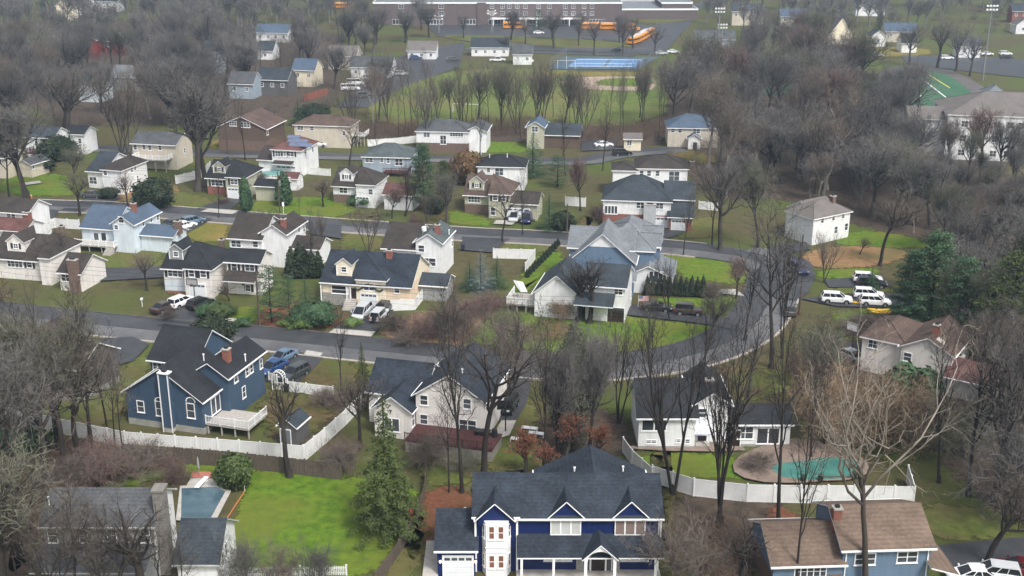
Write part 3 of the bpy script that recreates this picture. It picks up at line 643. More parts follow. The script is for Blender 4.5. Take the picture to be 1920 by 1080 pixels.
def scrub(seed,m,n0=46,hz=.75,up=.55):
    """leafless shrub: many stems from the ground, forking into twigs"""
    rng=np.random.default_rng(seed); D=unit(np.concatenate([rng.normal(0,up,(n0,2)),np.ones((n0,1))],1)); P=np.concatenate([rng.normal(0,.12,(n0,2)),np.zeros((n0,1))],1)
    V=[];Fq=[];o=0
    def rib(P,D,L,w):
        nonlocal o
        k=len(P); M=P+D*L[:,None]*.5+rng.normal(0,.02,P.shape); E=P+unit(D+rng.normal(0,.25,D.shape))*L[:,None]; s=unit(np.cross(D,rng.normal(size=D.shape)))*w/2
        v=np.stack([P-s,P+s,M-s*.8,M+s*.8,E-s*.3,E+s*.3],1).reshape(-1,3); b=np.arange(k)[:,None]*6+o
        V.append(v); Fq.append(np.concatenate([b+np.array([[0,1,3,2]]),b+np.array([[2,3,5,4]])])); o+=6*k; return M,E
    L=rng.uniform(.55,1,n0)*hz; M,E=rib(P,D,L,.014)
    for lvl,(nc,ra,w) in enumerate(((7,.5,.009),(6,.5,.006),(4,.5,.004))):
        k=len(E); t=rng.uniform(0,1,(k,nc,1)); C=(M[:,None]*(1-t)+E[:,None]*t).reshape(-1,3); Dn=unit(np.repeat(D,nc,0)+rng.normal(0,.5,(k*nc,3))); Ln=np.repeat(L,nc)*ra*rng.uniform(.6,1.2,k*nc); D=Dn;L=Ln; M,E=rib(C,D,L,w)
    return mesh_np('scrub_twigs',np.concatenate(V),Fq,m)
PR['scrub']=[(None,scrub(301+i,(TW_T,TW_B,TW_O,TW_R)[i]),'twigs') for i in range(4)]
PR['brush']=[(None,scrub(311+i,(TW_G,TW_B)[i],26,.95,.28),'twigs') for i in range(2)]
KIND={'maple':'bare_tree','oak':'bare_tree','tall':'bare_tree','slim':'bare_tree','multi':'multi_stemmed_tree','dense':'bare_tree','wood':'bare_tree','red':'bare_tree','small':'ornamental_tree','bareold':'bare_tree','olive':'bare_tree','thin':'bare_tree','fork':'multi_stemmed_tree','syc':'sycamore_tree',
 'spruce':'spruce_tree','spruce_d':'spruce_tree','spruce_b':'spruce_tree','pine':'pine_tree','pine_low':'pine_tree','ball':'round_shrub','ball_d':'round_shrub','arbor':'arborvitae','arbor_g':'arborvitae','mound':'shrub','cedar':'cedar_tree','bronze':'shrub','rust':'beech_tree','scrub':'shrub','brush':'shrub'}
TCNT={}
def tree(kind,loc,h,label,group=None,wx=1.0,v=None,rz=None):
    nm=KIND[kind]; i=TCNT.get(kind,0); TCNT[kind]=i+1
    tr,cr,cn=PR[kind][(i if v is None else v)%len(PR[kind])]
    rr=random.uniform(0,6.28) if rz is None else rz
    cat='shrub' if 'shrub' in nm or nm=='arborvitae' else 'tree'
    root=thing(nm,label,cat,(loc[0],loc[1],0),rr,group,(h*wx,h*wx,h))
    if tr: link('trunk' if cat=='tree' else 'stem',tr,root)
    link(cn,cr,root); return root
def treepx(kind,bx,by,top,label,group=None,wx=1.0,v=None,rz=None,zb=0):
    x,y=G(bx,by); h=CH-y*math.tan(dep(top)); return tree(kind,(x,y),max(h,.4),label,group,wx,v,rz)

def undergrowth(px,n,h,m,seed):
    """tangle of low leafless brush under the trees: nobody could count its stems"""
    rng=np.random.default_rng(seed); poly=[G(*p) for p in px]; X=np.array(poly); V=[];k=0;P=[]
    while len(P)<n:
        p=rng.uniform(X.min(0),X.max(0))
        if inside(tuple(p),poly) and not any(math.dist(p,f[:2])<f[2]-2.5 for f in FOOT) and not any(math.dist(p,q)<5.5 for q in ROADS): P.append(p)
    P=np.array(P); st=42; C=np.repeat(P,st,0)+rng.normal(0,.9,(n*st,2)); L=rng.uniform(.35,1,n*st)*h*np.repeat(rng.uniform(.5,1.2,n),st)
    D=unit(np.concatenate([rng.normal(0,.5,(n*st,2)),np.ones((n*st,1))],1)); B=np.concatenate([C,np.full((n*st,1),-.05)],1)
    parts=[(B,D,L,np.full(len(L),.05))]
    for lv in range(2):
        b_,d_,l_,w_=parts[-1]; c=(4,3)[lv]; t=rng.uniform(.25,1,(len(b_),c,1)); b2=(b_[:,None]+d_[:,None]*l_[:,None,None]*t).reshape(-1,3); d2=unit(np.repeat(d_,c,0)+rng.normal(0,.5,(len(b_)*c,3))); parts.append((b2,d2,np.repeat(l_,c)*.45,np.repeat(w_,c)*.65))
    V=[];Fq=[];o=0
    for b_,d_,l_,w_ in parts:
        s_=unit(np.cross(d_,rng.normal(size=d_.shape)))*w_[:,None]/2; e=b_+d_*l_[:,None]; v=np.stack([b_-s_,b_+s_,e],1).reshape(-1,3); V.append(v); Fq.append(np.arange(len(v)).reshape(-1,3)+o); o+=len(v)
    ob=link('undergrowth',mesh_np('undergrowth',np.concatenate(V),Fq,m)); ob['kind']='stuff'; return ob

def far_wood(px,n,h,m,seed,tw=2.6):
    """hazy far-off wood that reads as one mass"""
    rng=np.random.default_rng(seed); poly=[G(*p) for p in px]; X=np.array(poly); V=[];Fq=[];o=0
    base=[bare_tree_meshes(900+i,trunk=.2,tr=.014,n=(9,7,5,3,0),ang=(48,48,46,46,46),ratio=(.85,.52,.5,.6,.5),wig=.18,trop=.09,tw=tw) for i in range(4)]
    base=[(np.concatenate([t,c]),np.concatenate(tf+[f+len(t) for f in cf])) for t,tf,c,cf in base]; k=0
    while k<n:
        p=rng.uniform(X.min(0),X.max(0))
        if not inside(tuple(p),poly) or any(math.dist(p,f[:2])<f[2]-1 for f in FOOT): continue
        v,f=base[k%4]; a=rng.uniform(0,6.28); s_=rng.uniform(*h); w=s_*rng.uniform(.85,1.2); c,sn=math.cos(a),math.sin(a)
        V.append(np.stack([(v[:,0]*c-v[:,1]*sn)*w+p[0],(v[:,0]*sn+v[:,1]*c)*w+p[1],v[:,2]*s_],1)); Fq.append(f+o); o+=len(v); k+=1
    ob=link('far_woodland',mesh_np('far_woodland',np.concatenate(V),Fq,m)); ob['kind']='stuff'; return ob
# ------------------------------------------------------------------ vehicles (x forward, metres)
CARG=mat('car_glass',(.012,.014,.018),rough=.05,spec=.6); TYRE=mat('tyre_rubber',(.012,.012,.012),rough=.85); RIM=mat('wheel_rim',(.35,.36,.37),rough=.35,metal=.7); LAMP=mat('headlamp_clear',(.6,.62,.65),rough=.1); TAIL=mat('tail_lamp_red',(.25,.01,.01),rough=.2); PLASTIC=mat('car_plastic_black',(.015,.015,.016),rough=.6)
def paint(n,c): return mat('paint_'+n,c,rough=.28,spec=.5,coat=.6)
P_W=paint('white',(.75,.76,.78)); P_K=paint('black',(.008,.009,.011)); P_S=paint('silver',(.48,.5,.52)); P_B=paint('blue',(.02,.055,.16)); P_NB=paint('navy',(.012,.016,.07)); P_G=paint('grey',(.07,.075,.08)); P_SB=paint('steel_blue',(.1,.16,.23)); P_R=paint('red',(.28,.015,.02)); P_Y=paint('bus_yellow',(.72,.27,.012)); P_BR=paint('brown',(.05,.035,.03)); P_DG=paint('dark_green_grey',(.035,.045,.045))
# body stations: x, half width, z bottom, z shoulder ; greenhouse: base x0,x1, roof x0,x1, roof z
SPEC={
 'suv':dict(L=4.65,W=.93,st=[(-2.32,.78,.5,.92),(-2.22,.9,.36,1.06),(-1.2,.93,.3,1.1),(.9,.93,.3,1.07),(1.1,.92,.3,1.04),(2.05,.88,.34,.92),(2.3,.72,.42,.74)],gh=(-2.2,1.2,-1.95,.35,1.66),wr=.36,wx=1.38),
 'sedan':dict(L=4.7,W=.9,st=[(-2.35,.72,.5,.82),(-2.25,.86,.34,.93),(-1.3,.9,.26,.98),(.9,.9,.26,.95),(1.2,.89,.26,.92),(2.1,.84,.3,.78),(2.33,.68,.38,.62)],gh=(-1.75,1.3,-1.0,.3,1.43),wr=.33,wx=1.38),
 'minivan':dict(L=4.95,W=.97,st=[(-2.47,.84,.5,.95),(-2.38,.94,.34,1.1),(-1.2,.97,.28,1.12),(1.0,.97,.28,1.06),(1.5,.95,.28,.98),(2.2,.88,.32,.84),(2.45,.7,.4,.66)],gh=(-2.38,1.75,-2.2,.55,1.75),wr=.34,wx=1.5),
 'jeep':dict(L=4.3,W=.9,st=[(-2.1,.8,.55,1.0),(-2.05,.88,.45,1.1),(-1.0,.9,.42,1.12),(.6,.9,.42,1.1),(.8,.8,.42,1.1),(1.9,.72,.45,1.08),(2.05,.7,.5,1.0)],gh=(-2.05,.72,-1.95,.5,1.8),wr=.4,wx=1.3),
 'convertible':dict(L=4.6,W=.92,st=[(-2.3,.74,.48,.8),(-2.2,.88,.32,.95),(-1.2,.92,.26,.97),(.8,.92,.26,.94),(1.1,.9,.26,.92),(2.05,.86,.3,.8),(2.28,.7,.38,.64)],gh=(-1.6,1.05,-.75,.25,1.32),wr=.34,wx=1.4),
 'van':dict(L=5.9,W=1.0,st=[(-2.95,.92,.5,1.25),(-2.9,1.0,.36,1.35),(-1.5,1.0,.32,1.38),(1.3,1.0,.32,1.3),(1.9,.98,.34,1.1),(2.7,.92,.36,.95),(2.95,.78,.42,.8)],gh=(-2.9,2.1,-2.85,1.2,2.1),wr=.36,wx=1.75),
 'pickup':dict(L=5.7,W=1.0,st=[(-2.85,.92,.5,1.0),(-2.8,.98,.42,1.1),(-.6,1.0,.4,1.12),(.9,1.0,.4,1.1),(1.2,.98,.4,1.1),(2.6,.94,.42,1.02),(2.85,.84,.5,.85)],gh=(-.85,1.35,-.7,.7,1.85),wr=.4,wx=1.8),
}
VEH={}
def vehicle(kind,pnt,loc,heading,label,name='parked_car',cat='car',group=None,spare=False,rim=True):
    key=(kind,pnt.name,spare)
    if key not in VEH:
        S=SPEC[kind]; b=MB(); rings=[]
        for x,w,z0,z1 in S['st']:
            m=(z0+z1)/2; rings.append([(x,-w*.9,z0),(x,-w*.99,z0+.12),(x,-w,m),(x,-w*.97,z1-.06),(x,-w*.86,z1),(x,w*.86,z1),(x,w*.97,z1-.06),(x,w,m),(x,w*.99,z0+.12),(x,w*.9,z0)])
        for i,r in enumerate(rings): b.v+=r
        n=10
        for i in range(len(rings)-1):
            for k in range(n): b.f.append((i*n+k,(i+1)*n+k,(i+1)*n+(k+1)%n,i*n+(k+1)%n)); b.m.append(0)
        b.f.append(tuple(range(n))); b.m.append(0); e=(len(rings)-1)*n; b.f.append(tuple(e+k for k in range(n-1,-1,-1))); b.m.append(0)
        a0,a1,r0,r1,rz=S['gh']; W=S['W']; zb=S['st'][2][3]-.05; zf=zb-.04
        wb,wr=W*.85,W*.7
        bt=[(a0,-wb,zb),(a1,-wb*.95,zf),(a1,wb*.95,zf),(a0,wb,zb)]; tp=[(r0,-wr,rz-.05),(r1,-wr,rz-.05),(r1,wr,rz-.05),(r0,wr,rz-.05)]
        # roof skin slightly crowned, with pillars in body colour
        b.box(r0-.03,-wr-.03,rz-.06,r1+.03,wr+.03,rz,0); b.box(r0+.15,-wr*.8,rz+.001,r1-.15,wr*.8,rz+.03,0)
        for i in range(4): b.tube([bt[i],tp[i]],.05,4,0)
        if kind in('suv','minivan','van','sedan'):
            for f in (.36,.64):
                for sg in(-1,1): b.tube([(a0+(a1-a0)*f,sg*wb*.97,zb),(r0+(r1-r0)*f,sg*wr,rz-.05)],.045,4,0)
        for sg in(-1,1): b.box(a1-.35,sg*(W+.02) if sg>0 else -W-.2,zb+.02,a1-.2,W+.2 if sg>0 else -W-.02,zb+.17,0)
        for x,sg in((S['L']/2-.1,1),(-S['L']/2+.02,-1)): b.box(x-.06*sg if sg>0 else x,-W*.7,.36,x if sg>0 else x+.08,W*.7,.5,1)
        for wx in(-S['wx'],S['wx']):
            for sg in(-1,1): b.tube([(wx,sg*(W*.985),S['wr']),(wx,sg*(W*1.003),S['wr'])],S['wr']*1.18,14,1)
        if kind=='pickup': b.box(-2.7,-W*.8,1.05,-.95,W*.8,1.125,1)
        if spare: b.tube([(-S['L']/2-.02,0,.95),(-S['L']/2-.24,0,.95)],.37,14,1)
        g=MB(); g.add(bt+tp,[(0,1,5,4),(1,2,6,5),(2,3,7,6),(3,0,4,7)])
        l=MB(); t=MB(); fx,fw,fz0,fz1=S['st'][-2]; bx,bw,bz0,bz1=S['st'][1]
        hl=MB(); hl.box(-.1,-.17,-.07,.1,.17,.07); tl=MB(); tl.box(-.06,-.12,-.16,.05,.12,.16)
        ty=MB(); q=S['wr']; ty.tube([(0,-.11,0),(0,.11,0)],q,16); rm=MB(); rm.tube([(0,-.115,0),(0,.115,0)],q*.6,12)
        VEH[key]=(b.mesh('car_body',[pnt,PLASTIC],False),g.mesh('car_windows',CARG),hl.mesh('headlight',LAMP),tl.mesh('tail_light',TAIL),ty.mesh('tyre',TYRE,False),rm.mesh('rim',RIM))
    S=SPEC[kind]; B,Gm,Hm,Tm,Ty,Rm=VEH[key]
    root=thing(name,label,cat,(loc[0],loc[1],loc[2] if len(loc)>2 else .06),heading,group)
    link('body',B,root); link('windows',Gm,root)
    fx,fw,_,fz=S['st'][-2]; bx,bw,_,bz=S['st'][1]
    for sg in(-1,1):
        link('headlight',Hm,root,(fx+.1,sg*fw*.72,fz-.14)); link('tail_light',Tm,root,(bx-.02,sg*bw*.86,bz-.2))
        for wx in(-S['wx'],S['wx']):
            w=link('wheel',Ty,root,(wx,sg*(S['W']-.1),S['wr'])); link('rim',Rm,w)
    return root
def carpx(kind,pnt,px,py,deg,label,**k):
    x,y=G(px,py); return vehicle(kind,pnt,(x,y),R(deg),label,**k)
def make_bus():
    b=MB(); L,W=10.5,1.22
    prof=[(-W,.5),(-W,2.4),(-W*.93,2.85),(-W*.6,3.02),(W*.6,3.02),(W*.93,2.85),(W,2.4),(W,.5)]
    b.prism(prof,-L/2,L/2-1.7,'x'); b.prism([(-1,.5),(-1,1.35),(-.8,1.55),(.8,1.55),(1,1.35),(1,.5)],L/2-1.7,L/2,'x')
    for z in(.95,1.35): 
        for sg in(-1,1): b.box(-L/2+.1,sg*W-.012 if sg<0 else W-.01,z,L/2-1.9,-W+.01 if sg<0 else W+.012,z+.1,1)
    b.box(-L/2+.4,-W*.55,3.021,L/2-2.3,W*.55,3.05,2)
    b.box(L/2-.05,-1.1,.42,L/2+.08,1.1,.62,1); b.box(-L/2-.08,-1.1,.42,-L/2+.02,1.1,.62,1)
    g=MB()
    for i in range(9):
        x=-L/2+.35+i*.92
        for sg in(-1,1): g.box(x,sg*W-.02,1.6,x+.78,sg*W+.02,2.25)
    g.box(L/2-1.71,-W*.85,1.65,L/2-1.68,W*.85,2.6); g.box(-L/2-.02,-W*.7,1.6,-L/2+.01,W*.7,2.3)
    ty=MB(); ty.tube([(0,-.14,0),(0,.14,0)],.5,14); rm=MB(); rm.tube([(0,-.145,0),(0,.145,0)],.27,10)
    return b.mesh('bus_body',[P_Y,PLASTIC,P_W]),g.mesh('bus_windows',CARG),ty.mesh('tyre',TYRE),rm.mesh('rim',RIM)
BUSM=make_bus()
def bus(px,py,deg,label):
    x,y=G(px,py); r=thing('school_bus',label,'school bus',(x,y,.06),R(deg),'yellow school buses by the school')
    link('body',BUSM[0],r); link('windows',BUSM[1],r)
    for wx in(-3.2,3.6):
        for sg in(-1,1): w=link('wheel',BUSM[2],r,(wx,sg*1.05,.5)); link('rim',BUSM[3],w)
    return r
# ------------------------------------------------------------------ fences, poles and yard things
FC={}
def fence(name,px,h,style,label,m=None,world=False,step=2.4,z=0):
    P=[p if world else G(*p) for p in px]; m=m or VINYL; o=P[0]; root=thing(name,label,'fence',(o[0],o[1],z)); posts=[]
    for a,b in zip(P,P[1:]):
        a=(a[0]-o[0],a[1]-o[1]); b=(b[0]-o[0],b[1]-o[1]); L=math.dist(a,b); rz=math.atan2(b[1]-a[1],b[0]-a[0]); n=max(1,round(L/step)); s=L/n
        k=(name,style,h,round(s,2),m.name)
        if k not in FC:
            q=MB(); r=random.Random(5)
            if style=='solid':
                nb=max(3,int(s/.3)); e=s/nb
                for i in range(nb): q.box(i*e+.004,-.02,.06,(i+1)*e-.004,.02,h-.12)
                q.box(0,-.04,h-.118,s,.04,h); q.box(0,-.04,.0,s,.04,.12)
            elif style=='board':
                nb=max(3,int(s/.17)); e=s/nb
                for i in range(nb): d=r.uniform(-.04,.05); q.box(i*e+.008,-.015,.03,(i+1)*e-.008,.015,h+d)
                q.box(0,.016,h*.25,s,.06,h*.25+.09); q.box(0,.016,h*.75,s,.06,h*.75+.09)
            elif style=='picket':
                nb=max(3,int(s/.16)); e=s/nb
                for i in range(nb): q.box(i*e+.035,-.015,.05,(i+1)*e-.035,.015,h)
                q.box(0,.016,h*.25,s,.05,h*.25+.08); q.box(0,.016,h*.75,s,.05,h*.75+.08)
            else:
                q.box(0,-.015,h-.05,s,.015,h); q.box(0,-.015,.05,s,.015,.09)
                for i in range(int(s/.3)): q.box(i*.3+.1,-.008,.05,i*.3+.116,.008,h)
            FC[k]=q.mesh('fence_panel',m)
        for i in range(n):
            t=i/n; p=(a[0]+(b[0]-a[0])*t,a[1]+(b[1]-a[1])*t,0); link('panel',FC[k],root,p,rz); posts.append(p)
    posts.append((P[-1][0]-o[0],P[-1][1]-o[1],0)); k=('post',style,h,m.name)
    if k not in FC:
        q=MB(); w=.07 if style!='mesh' else .03; q.box(-w,-w,-.3,w,w,h+.08); q.box(-w-.02,-w-.02,h+.08,w+.02,w+.02,h+.13); FC[k]=q.mesh('fence_post',m)
    for p in posts[:99]: link('post',FC[k],root,p)
    return root
def utility_pole(px,py,top,label,arm=True,lamp=False,rz=0):
    x,y=G(px,py); h=CH-y*math.tan(dep(top)); r=thing('utility_pole',label,'pole',(x,y,0),rz)
    b=MB(); b.tube([(0,0,-.3),(0,0,h*.5),(0,0,h)],[.17,.14,.1],8); link('pole',b.mesh('pole',WOODP),r)
    if arm:
        q=MB(); q.box(-1.1,-.06,h-1.0,1.1,.06,h-.88); 
        for a in(-1,-.5,.5,1): q.tube([(a,0,h-.88),(a,0,h-.7)],.05,6)
        q.tube([(-.7,0,h-.95),(0,0,h-1.6)],.03,4); q.tube([(.7,0,h-.95),(0,0,h-1.6)],.03,4); link('cross_arm',q.mesh('cross_arm',WOODP),r)
        t=MB(); t.tube([(.32,0,h-2.7),(.32,0,h-1.8)],.22,10); t.tube([(.32,0,h-1.8),(.32,0,h-1.7)],[.22,.1],10); link('transformer',t.mesh('transformer',METAL),r)
    if lamp:
        q=MB(); q.tube([(0,0,h-1.2),(-.9,-.4,h-.7),(-1.5,-.7,h-.65)],.04,6); q.box(-1.9,-.95,h-.74,-1.35,-.6,h-.58,0); link('lamp_arm',q.mesh('lamp_arm',METAL),r)
    return r
def light_tower(px,py,top,label,heads=3):
    x,y=G(px,py); h=CH-y*math.tan(dep(top)); r=thing('stadium_light',label,'light pole',(x,y,0),0,'tall floodlight poles round the sports fields')
    b=MB(); b.tube([(0,0,-.3),(0,0,h)],[.3,.16],10); link('pole',b.mesh('pole',METAL),r)
    for k in range(2):
        q=MB(); q.box(-1.6,-.06,h-.3-k*1.2,1.6,.06,h-.18-k*1.2)
        for i in range(heads+1): q.box(-1.5+i*3/heads-.28,-.5,h-.18-k*1.2,-1.5+i*3/heads+.28,.1,h+.3-k*1.2)
        link('lamp_head',q.mesh('lamp_head',TRIM),r)
    return r
def simple(name,label,cat,mb,m,loc,rz=0,group=None,sc=None):
    o=link(name,mb.mesh(name,m),None,loc,rz,sc); return tag(o,label,cat,group)
def hoop(px,py,deg,label,board=TRIM,pole=METALD):
    x,y=G(px,py); r=thing('basketball_hoop',label,'hoop',(x,y,.05),R(deg))
    b=MB(); b.tube([(0,0,0),(0,0,3.1),(.5,0,3.3)],.08,8); b.box(-.7,-.45,0,.1,.45,.2); link('pole',b.mesh('hoop_pole',pole),r)
    q=MB(); q.box(.5,-.9,2.75,.55,.9,3.85); 
    for e in((-.9,2.75,.9,2.83),(-.9,3.77,.9,3.85),(-.9,2.83,-.82,3.77),(.82,2.83,.9,3.77)): q.box(.46,e[0],e[1],.499,e[2],e[3],1); q.box(.551,e[0],e[1],.58,e[2],e[3],1)
    link('backboard',q.mesh('backboard',[board,pole]),r)
    t=MB(); ring=[(.82+.23*math.cos(a),.23*math.sin(a),3.05) for a in np.linspace(0,6.283,13)]; t.tube(ring,.02,5); link('rim',t.mesh('hoop_rim',TAIL),r)
def hydrant(px,py,label):
    b=MB(); b.tube([(0,0,0),(0,0,.1),(0,0,.11),(0,0,.55),(0,0,.56),(0,0,.62)],[.17,.17,.11,.11,.15,.15],10); b.tube([(0,0,.62),(0,0,.74),(0,0,.82)],[.13,.1,.03],10,1); b.tube([(-.2,0,.42),(.2,0,.42)],.055,8); b.tube([(0,0,.4),(0,-.19,.4)],.07,8)
    x,y=G(px,py); return simple('fire_hydrant',label,'hydrant',b,[mat('hydrant_orange',(.55,.17,.02),rough=.5),mat('hydrant_cap',(.6,.62,.6),rough=.5)],(x,y,0))
def bin_(px,py,c,label,rz=0):
    b=MB(); b.add([(-.26,-.3,.08),(.26,-.3,.08),(.26,.3,.08),(-.26,.3,.08),(-.33,-.38,1.0),(.33,-.38,1.0),(.33,.38,1.0),(-.33,.38,1.0)],[(0,3,2,1),(4,5,6,7),(0,1,5,4),(1,2,6,5),(2,3,7,6),(3,0,4,7)]); b.box(-.36,-.42,1.002,.36,.4,1.08); b.tube([(-.3,.33,.13),(.3,.33,.13)],.13,8,1)
    x,y=G(px,py); return simple('wheelie_bin',label,'bin',b,[c,TYRE],(x,y,.05),R(rz))
def kayak(px,py,deg,label):
    b=MB(); st=[(-1.6,.02,.2),(-1.2,.2,.1),(-.5,.34,.04),(.4,.34,.04),(1.1,.2,.1),(1.6,.02,.22)]; n=6
    for x,w,z in st: b.v+=[(x,-w*.6,z),(x,-w,z+.18),(x,-w*.75,z+.3),(x,w*.75,z+.3),(x,w,z+.18),(x,w*.6,z)]
    for i in range(len(st)-1):
        for k in range(n): b.f.append((i*n+k,(i+1)*n+k,(i+1)*n+(k+1)%n,i*n+(k+1)%n)); b.m.append(0)
    b.tube([(-.2,0,.325),(-.2,0,.345)],.2,10,1)
    x,y=G(px,py); return simple('kayak',label,'kayak',b,[mat('kayak_yellow',(.75,.47,.02),rough=.35),PLASTIC],(x,y,.02),R(deg))
# ------------------------------------------------------------------ camera, light, air
cam=bpy.data.cameras.new('camera'); co=bpy.data.objects.new('camera',cam); COL.objects.link(co); SC.camera=co
co.location=(0,0,CH); co.rotation_euler=(math.pi/2-TH,0,0); cam.sensor_width=36; cam.lens=F*36/1920; cam.clip_start=1; cam.clip_end=6000
SUN_EL,SUN_AZ=R(52),R(35)           # azimuth measured clockwise from the viewing direction's reverse
wd=bpy.data.worlds.new('World'); SC.world=wd; wd.use_nodes=True
wn,wl=wd.node_tree.nodes,wd.node_tree.links
sky=wn.new('ShaderNodeTexSky'); sky.sky_type='NISHITA'; sky.sun_disc=False; sky.sun_elevation=SUN_EL; sky.sun_rotation=R(145); sky.dust_density=6; sky.air_density=1.2; sky.ozone_density=1.0
hs=wn.new('ShaderNodeHueSaturation'); hs.inputs['Saturation'].default_value=.32; wl.new(sky.outputs[0],hs.inputs['Color']); wl.new(hs.outputs[0],wn['Background'].inputs['Color']); wn['Background'].inputs['Strength'].default_value=.115
sl=bpy.data.lights.new('sun','SUN'); sl.energy=1.5; sl.angle=R(11); sl.color=(1,.965,.92); so=bpy.data.objects.new('sun',sl); COL.objects.link(so)
sd=Vector((math.sin(R(35))*math.cos(SUN_EL),-math.cos(R(35))*math.cos(SUN_EL),math.sin(SUN_EL))); so.rotation_euler=sd.to_track_quat('Z','Y').to_euler()
SC.view_settings.view_transform='Standard'; SC.view_settings.look='None'; SC.view_settings.gamma=1; SC.view_settings.exposure=0.9
SC.cycles.use_denoising=True; SC.cycles.max_bounces=5; SC.cycles.transparent_max_bounces=8; SC.cycles.volume_bounces=0
hb=MB(); hb.box(-560,-30,-1,560,1150,75); hz=link('haze',None); COL.objects.unlink(hz); hm=bpy.data.materials.new('haze_air'); hm.use_nodes=True
for n_ in list(hm.node_tree.nodes):
    if n_.type=='BSDF_PRINCIPLED': hm.node_tree.nodes.remove(n_)
vp=hm.node_tree.nodes.new('ShaderNodeVolumePrincipled'); vp.inputs['Color'].default_value=(.56,.76,1,1); vp.inputs['Density'].default_value=.00025; vp.inputs['Anisotropy'].default_value=.2
hm.node_tree.links.new(vp.outputs[0],[n_ for n_ in hm.node_tree.nodes if n_.type=='OUTPUT_MATERIAL'][0].inputs['Volume'])
hz=link('haze',hb.mesh('haze',hm)); hz['kind']='stuff'
# ------------------------------------------------------------------ ground
M_GND=mat('ground_grass_litter',(.04,.046,.014),(.095,.072,.034),scale=.6,rough=.95,detail=12,big=((.06,.085,.013),.045,.85),lo=.3,hi=.7)
M_WOOD=mat('woodland_litter',(.04,.03,.022),(.085,.062,.044),scale=.8,rough=.95,detail=8)
M_LAWN=mat('lawn_bright',(.045,.098,.004),(.105,.172,.01),scale=.9,rough=.9,detail=12,big=((.115,.125,.018),.13,.7),lo=.38,hi=.63,bump=.4)
M_LAWN2=mat('lawn_olive',(.052,.074,.012),(.11,.122,.027),scale=.9,rough=.9,detail=12,big=((.105,.082,.034),.14,.7),lo=.38,hi=.63,bump=.4)
M_LAWN3=mat('lawn_yellow',(.09,.095,.014),(.155,.14,.028),scale=1.1,rough=.9,detail=9,big=((.2,.14,.04),.15,.8),lo=.3,hi=.7)
M_FIELD=mat('field_grass',(.06,.1,.014),(.115,.148,.03),scale=.3,rough=.9,detail=12,big=((.13,.115,.04),.04,.65),lo=.3,hi=.7)
M_STRAW=mat('pine_straw',(.15,.09,.04),(.28,.165,.08),scale=1.2,rough=.95,detail=12,big=((.1,.09,.03),.13,.8),lo=.3,hi=.7)
M_MULCH=mat('mulch_red',(.12,.04,.022),(.22,.085,.045),scale=1.5,rough=.95,detail=9,big=((.1,.075,.04),.2,.7))
M_BED=mat('shrub_bed_brown',(.085,.05,.032),(.19,.12,.07),scale=.9,rough=.95,detail=9,big=((.26,.17,.09),.2,.6),lo=.3,hi=.7)
M_LEAF=mat('fallen_leaves',(.075,.025,.014),(.18,.072,.036),scale=2.2,rough=.95,detail=9,lo=.3,hi=.7,big=((.11,.055,.025),.3,.6),bump=.5)
M_LIT=mat('scattered_leaves',(.055,.05,.017),(.125,.08,.038),scale=1.1,rough=.95,detail=12,big=((.06,.075,.014),.2,.9),lo=.38,hi=.66)
M_ROAD=mat('asphalt_wet',(.043,.045,.05),(.064,.066,.072),scale=.5,rough=.5,detail=9,spec=.35,big=((.036,.038,.043),.1,.6)); M_ROAD2=mat('asphalt_worn',(.1,.102,.107),(.14,.141,.145),scale=.7,rough=.5,detail=12,big=((.07,.071,.076),.12,.7))
M_DRIVE=mat('driveway_asphalt',(.033,.035,.04),(.055,.057,.062),scale=.6,rough=.5,detail=8); M_KERB=mat('kerb_concrete',(.3,.27,.24),(.4,.36,.32),scale=1.5,rough=.8); M_KERBD=mat('kerb_dark',(.06,.058,.055),(.1,.095,.09),scale=1.5)
M_DIRT=mat('infield_dirt',(.25,.19,.145),(.34,.27,.21),scale=.3); M_TURF=mat('turf_green',(.03,.095,.05),(.05,.125,.07),scale=.2); M_TRACK=mat('track_surface',(.085,.078,.075),(.115,.105,.1),scale=.3)
M_COURT=mat('court_blue',(.07,.19,.4),(.1,.24,.46),scale=.3,rough=.35); M_COURTO=mat('court_surround',(.03,.065,.1),(.04,.085,.13),scale=.3,rough=.35); M_LINE=mat('line_white',(.7,.7,.7)); M_LINEY=mat('line_yellow',(.6,.5,.1))
M_PATIO=mat('patio_pavers',(.165,.125,.1),(.23,.18,.15),scale=1.6,detail=8); M_PADR=mat('brick_paving',(.33,.12,.09),(.4,.16,.12),scale=3); M_COVER=mat('pool_cover_teal',(.04,.15,.13),(.07,.2,.17),scale=.5,rough=.5); M_POOL=mat('pool_water',(.04,.08,.105),(.075,.125,.15),scale=.5,rough=.06,spec=.6)
b=MB(); b.quad((-1500,-100,0),(1500,-100,0),(1500,2600,0),(-1500,2600,0)); gr=link('ground',b.mesh('ground',M_GND)); gr['kind']='structure'
for m_ in (M_GND,): pass
for m_ in (M_WOOD,M_LAWN,M_LAWN2,M_LAWN3,M_FIELD,M_STRAW,M_MULCH,M_BED,M_LEAF,M_DIRT,M_LIT): frayed(m_)
ZC=[.004]
def lay(name,m,px,soft=.35,kind='structure'):
    ZC[0]+=.0022; return sheet(name,m,px,ZC[0],soft,kind)
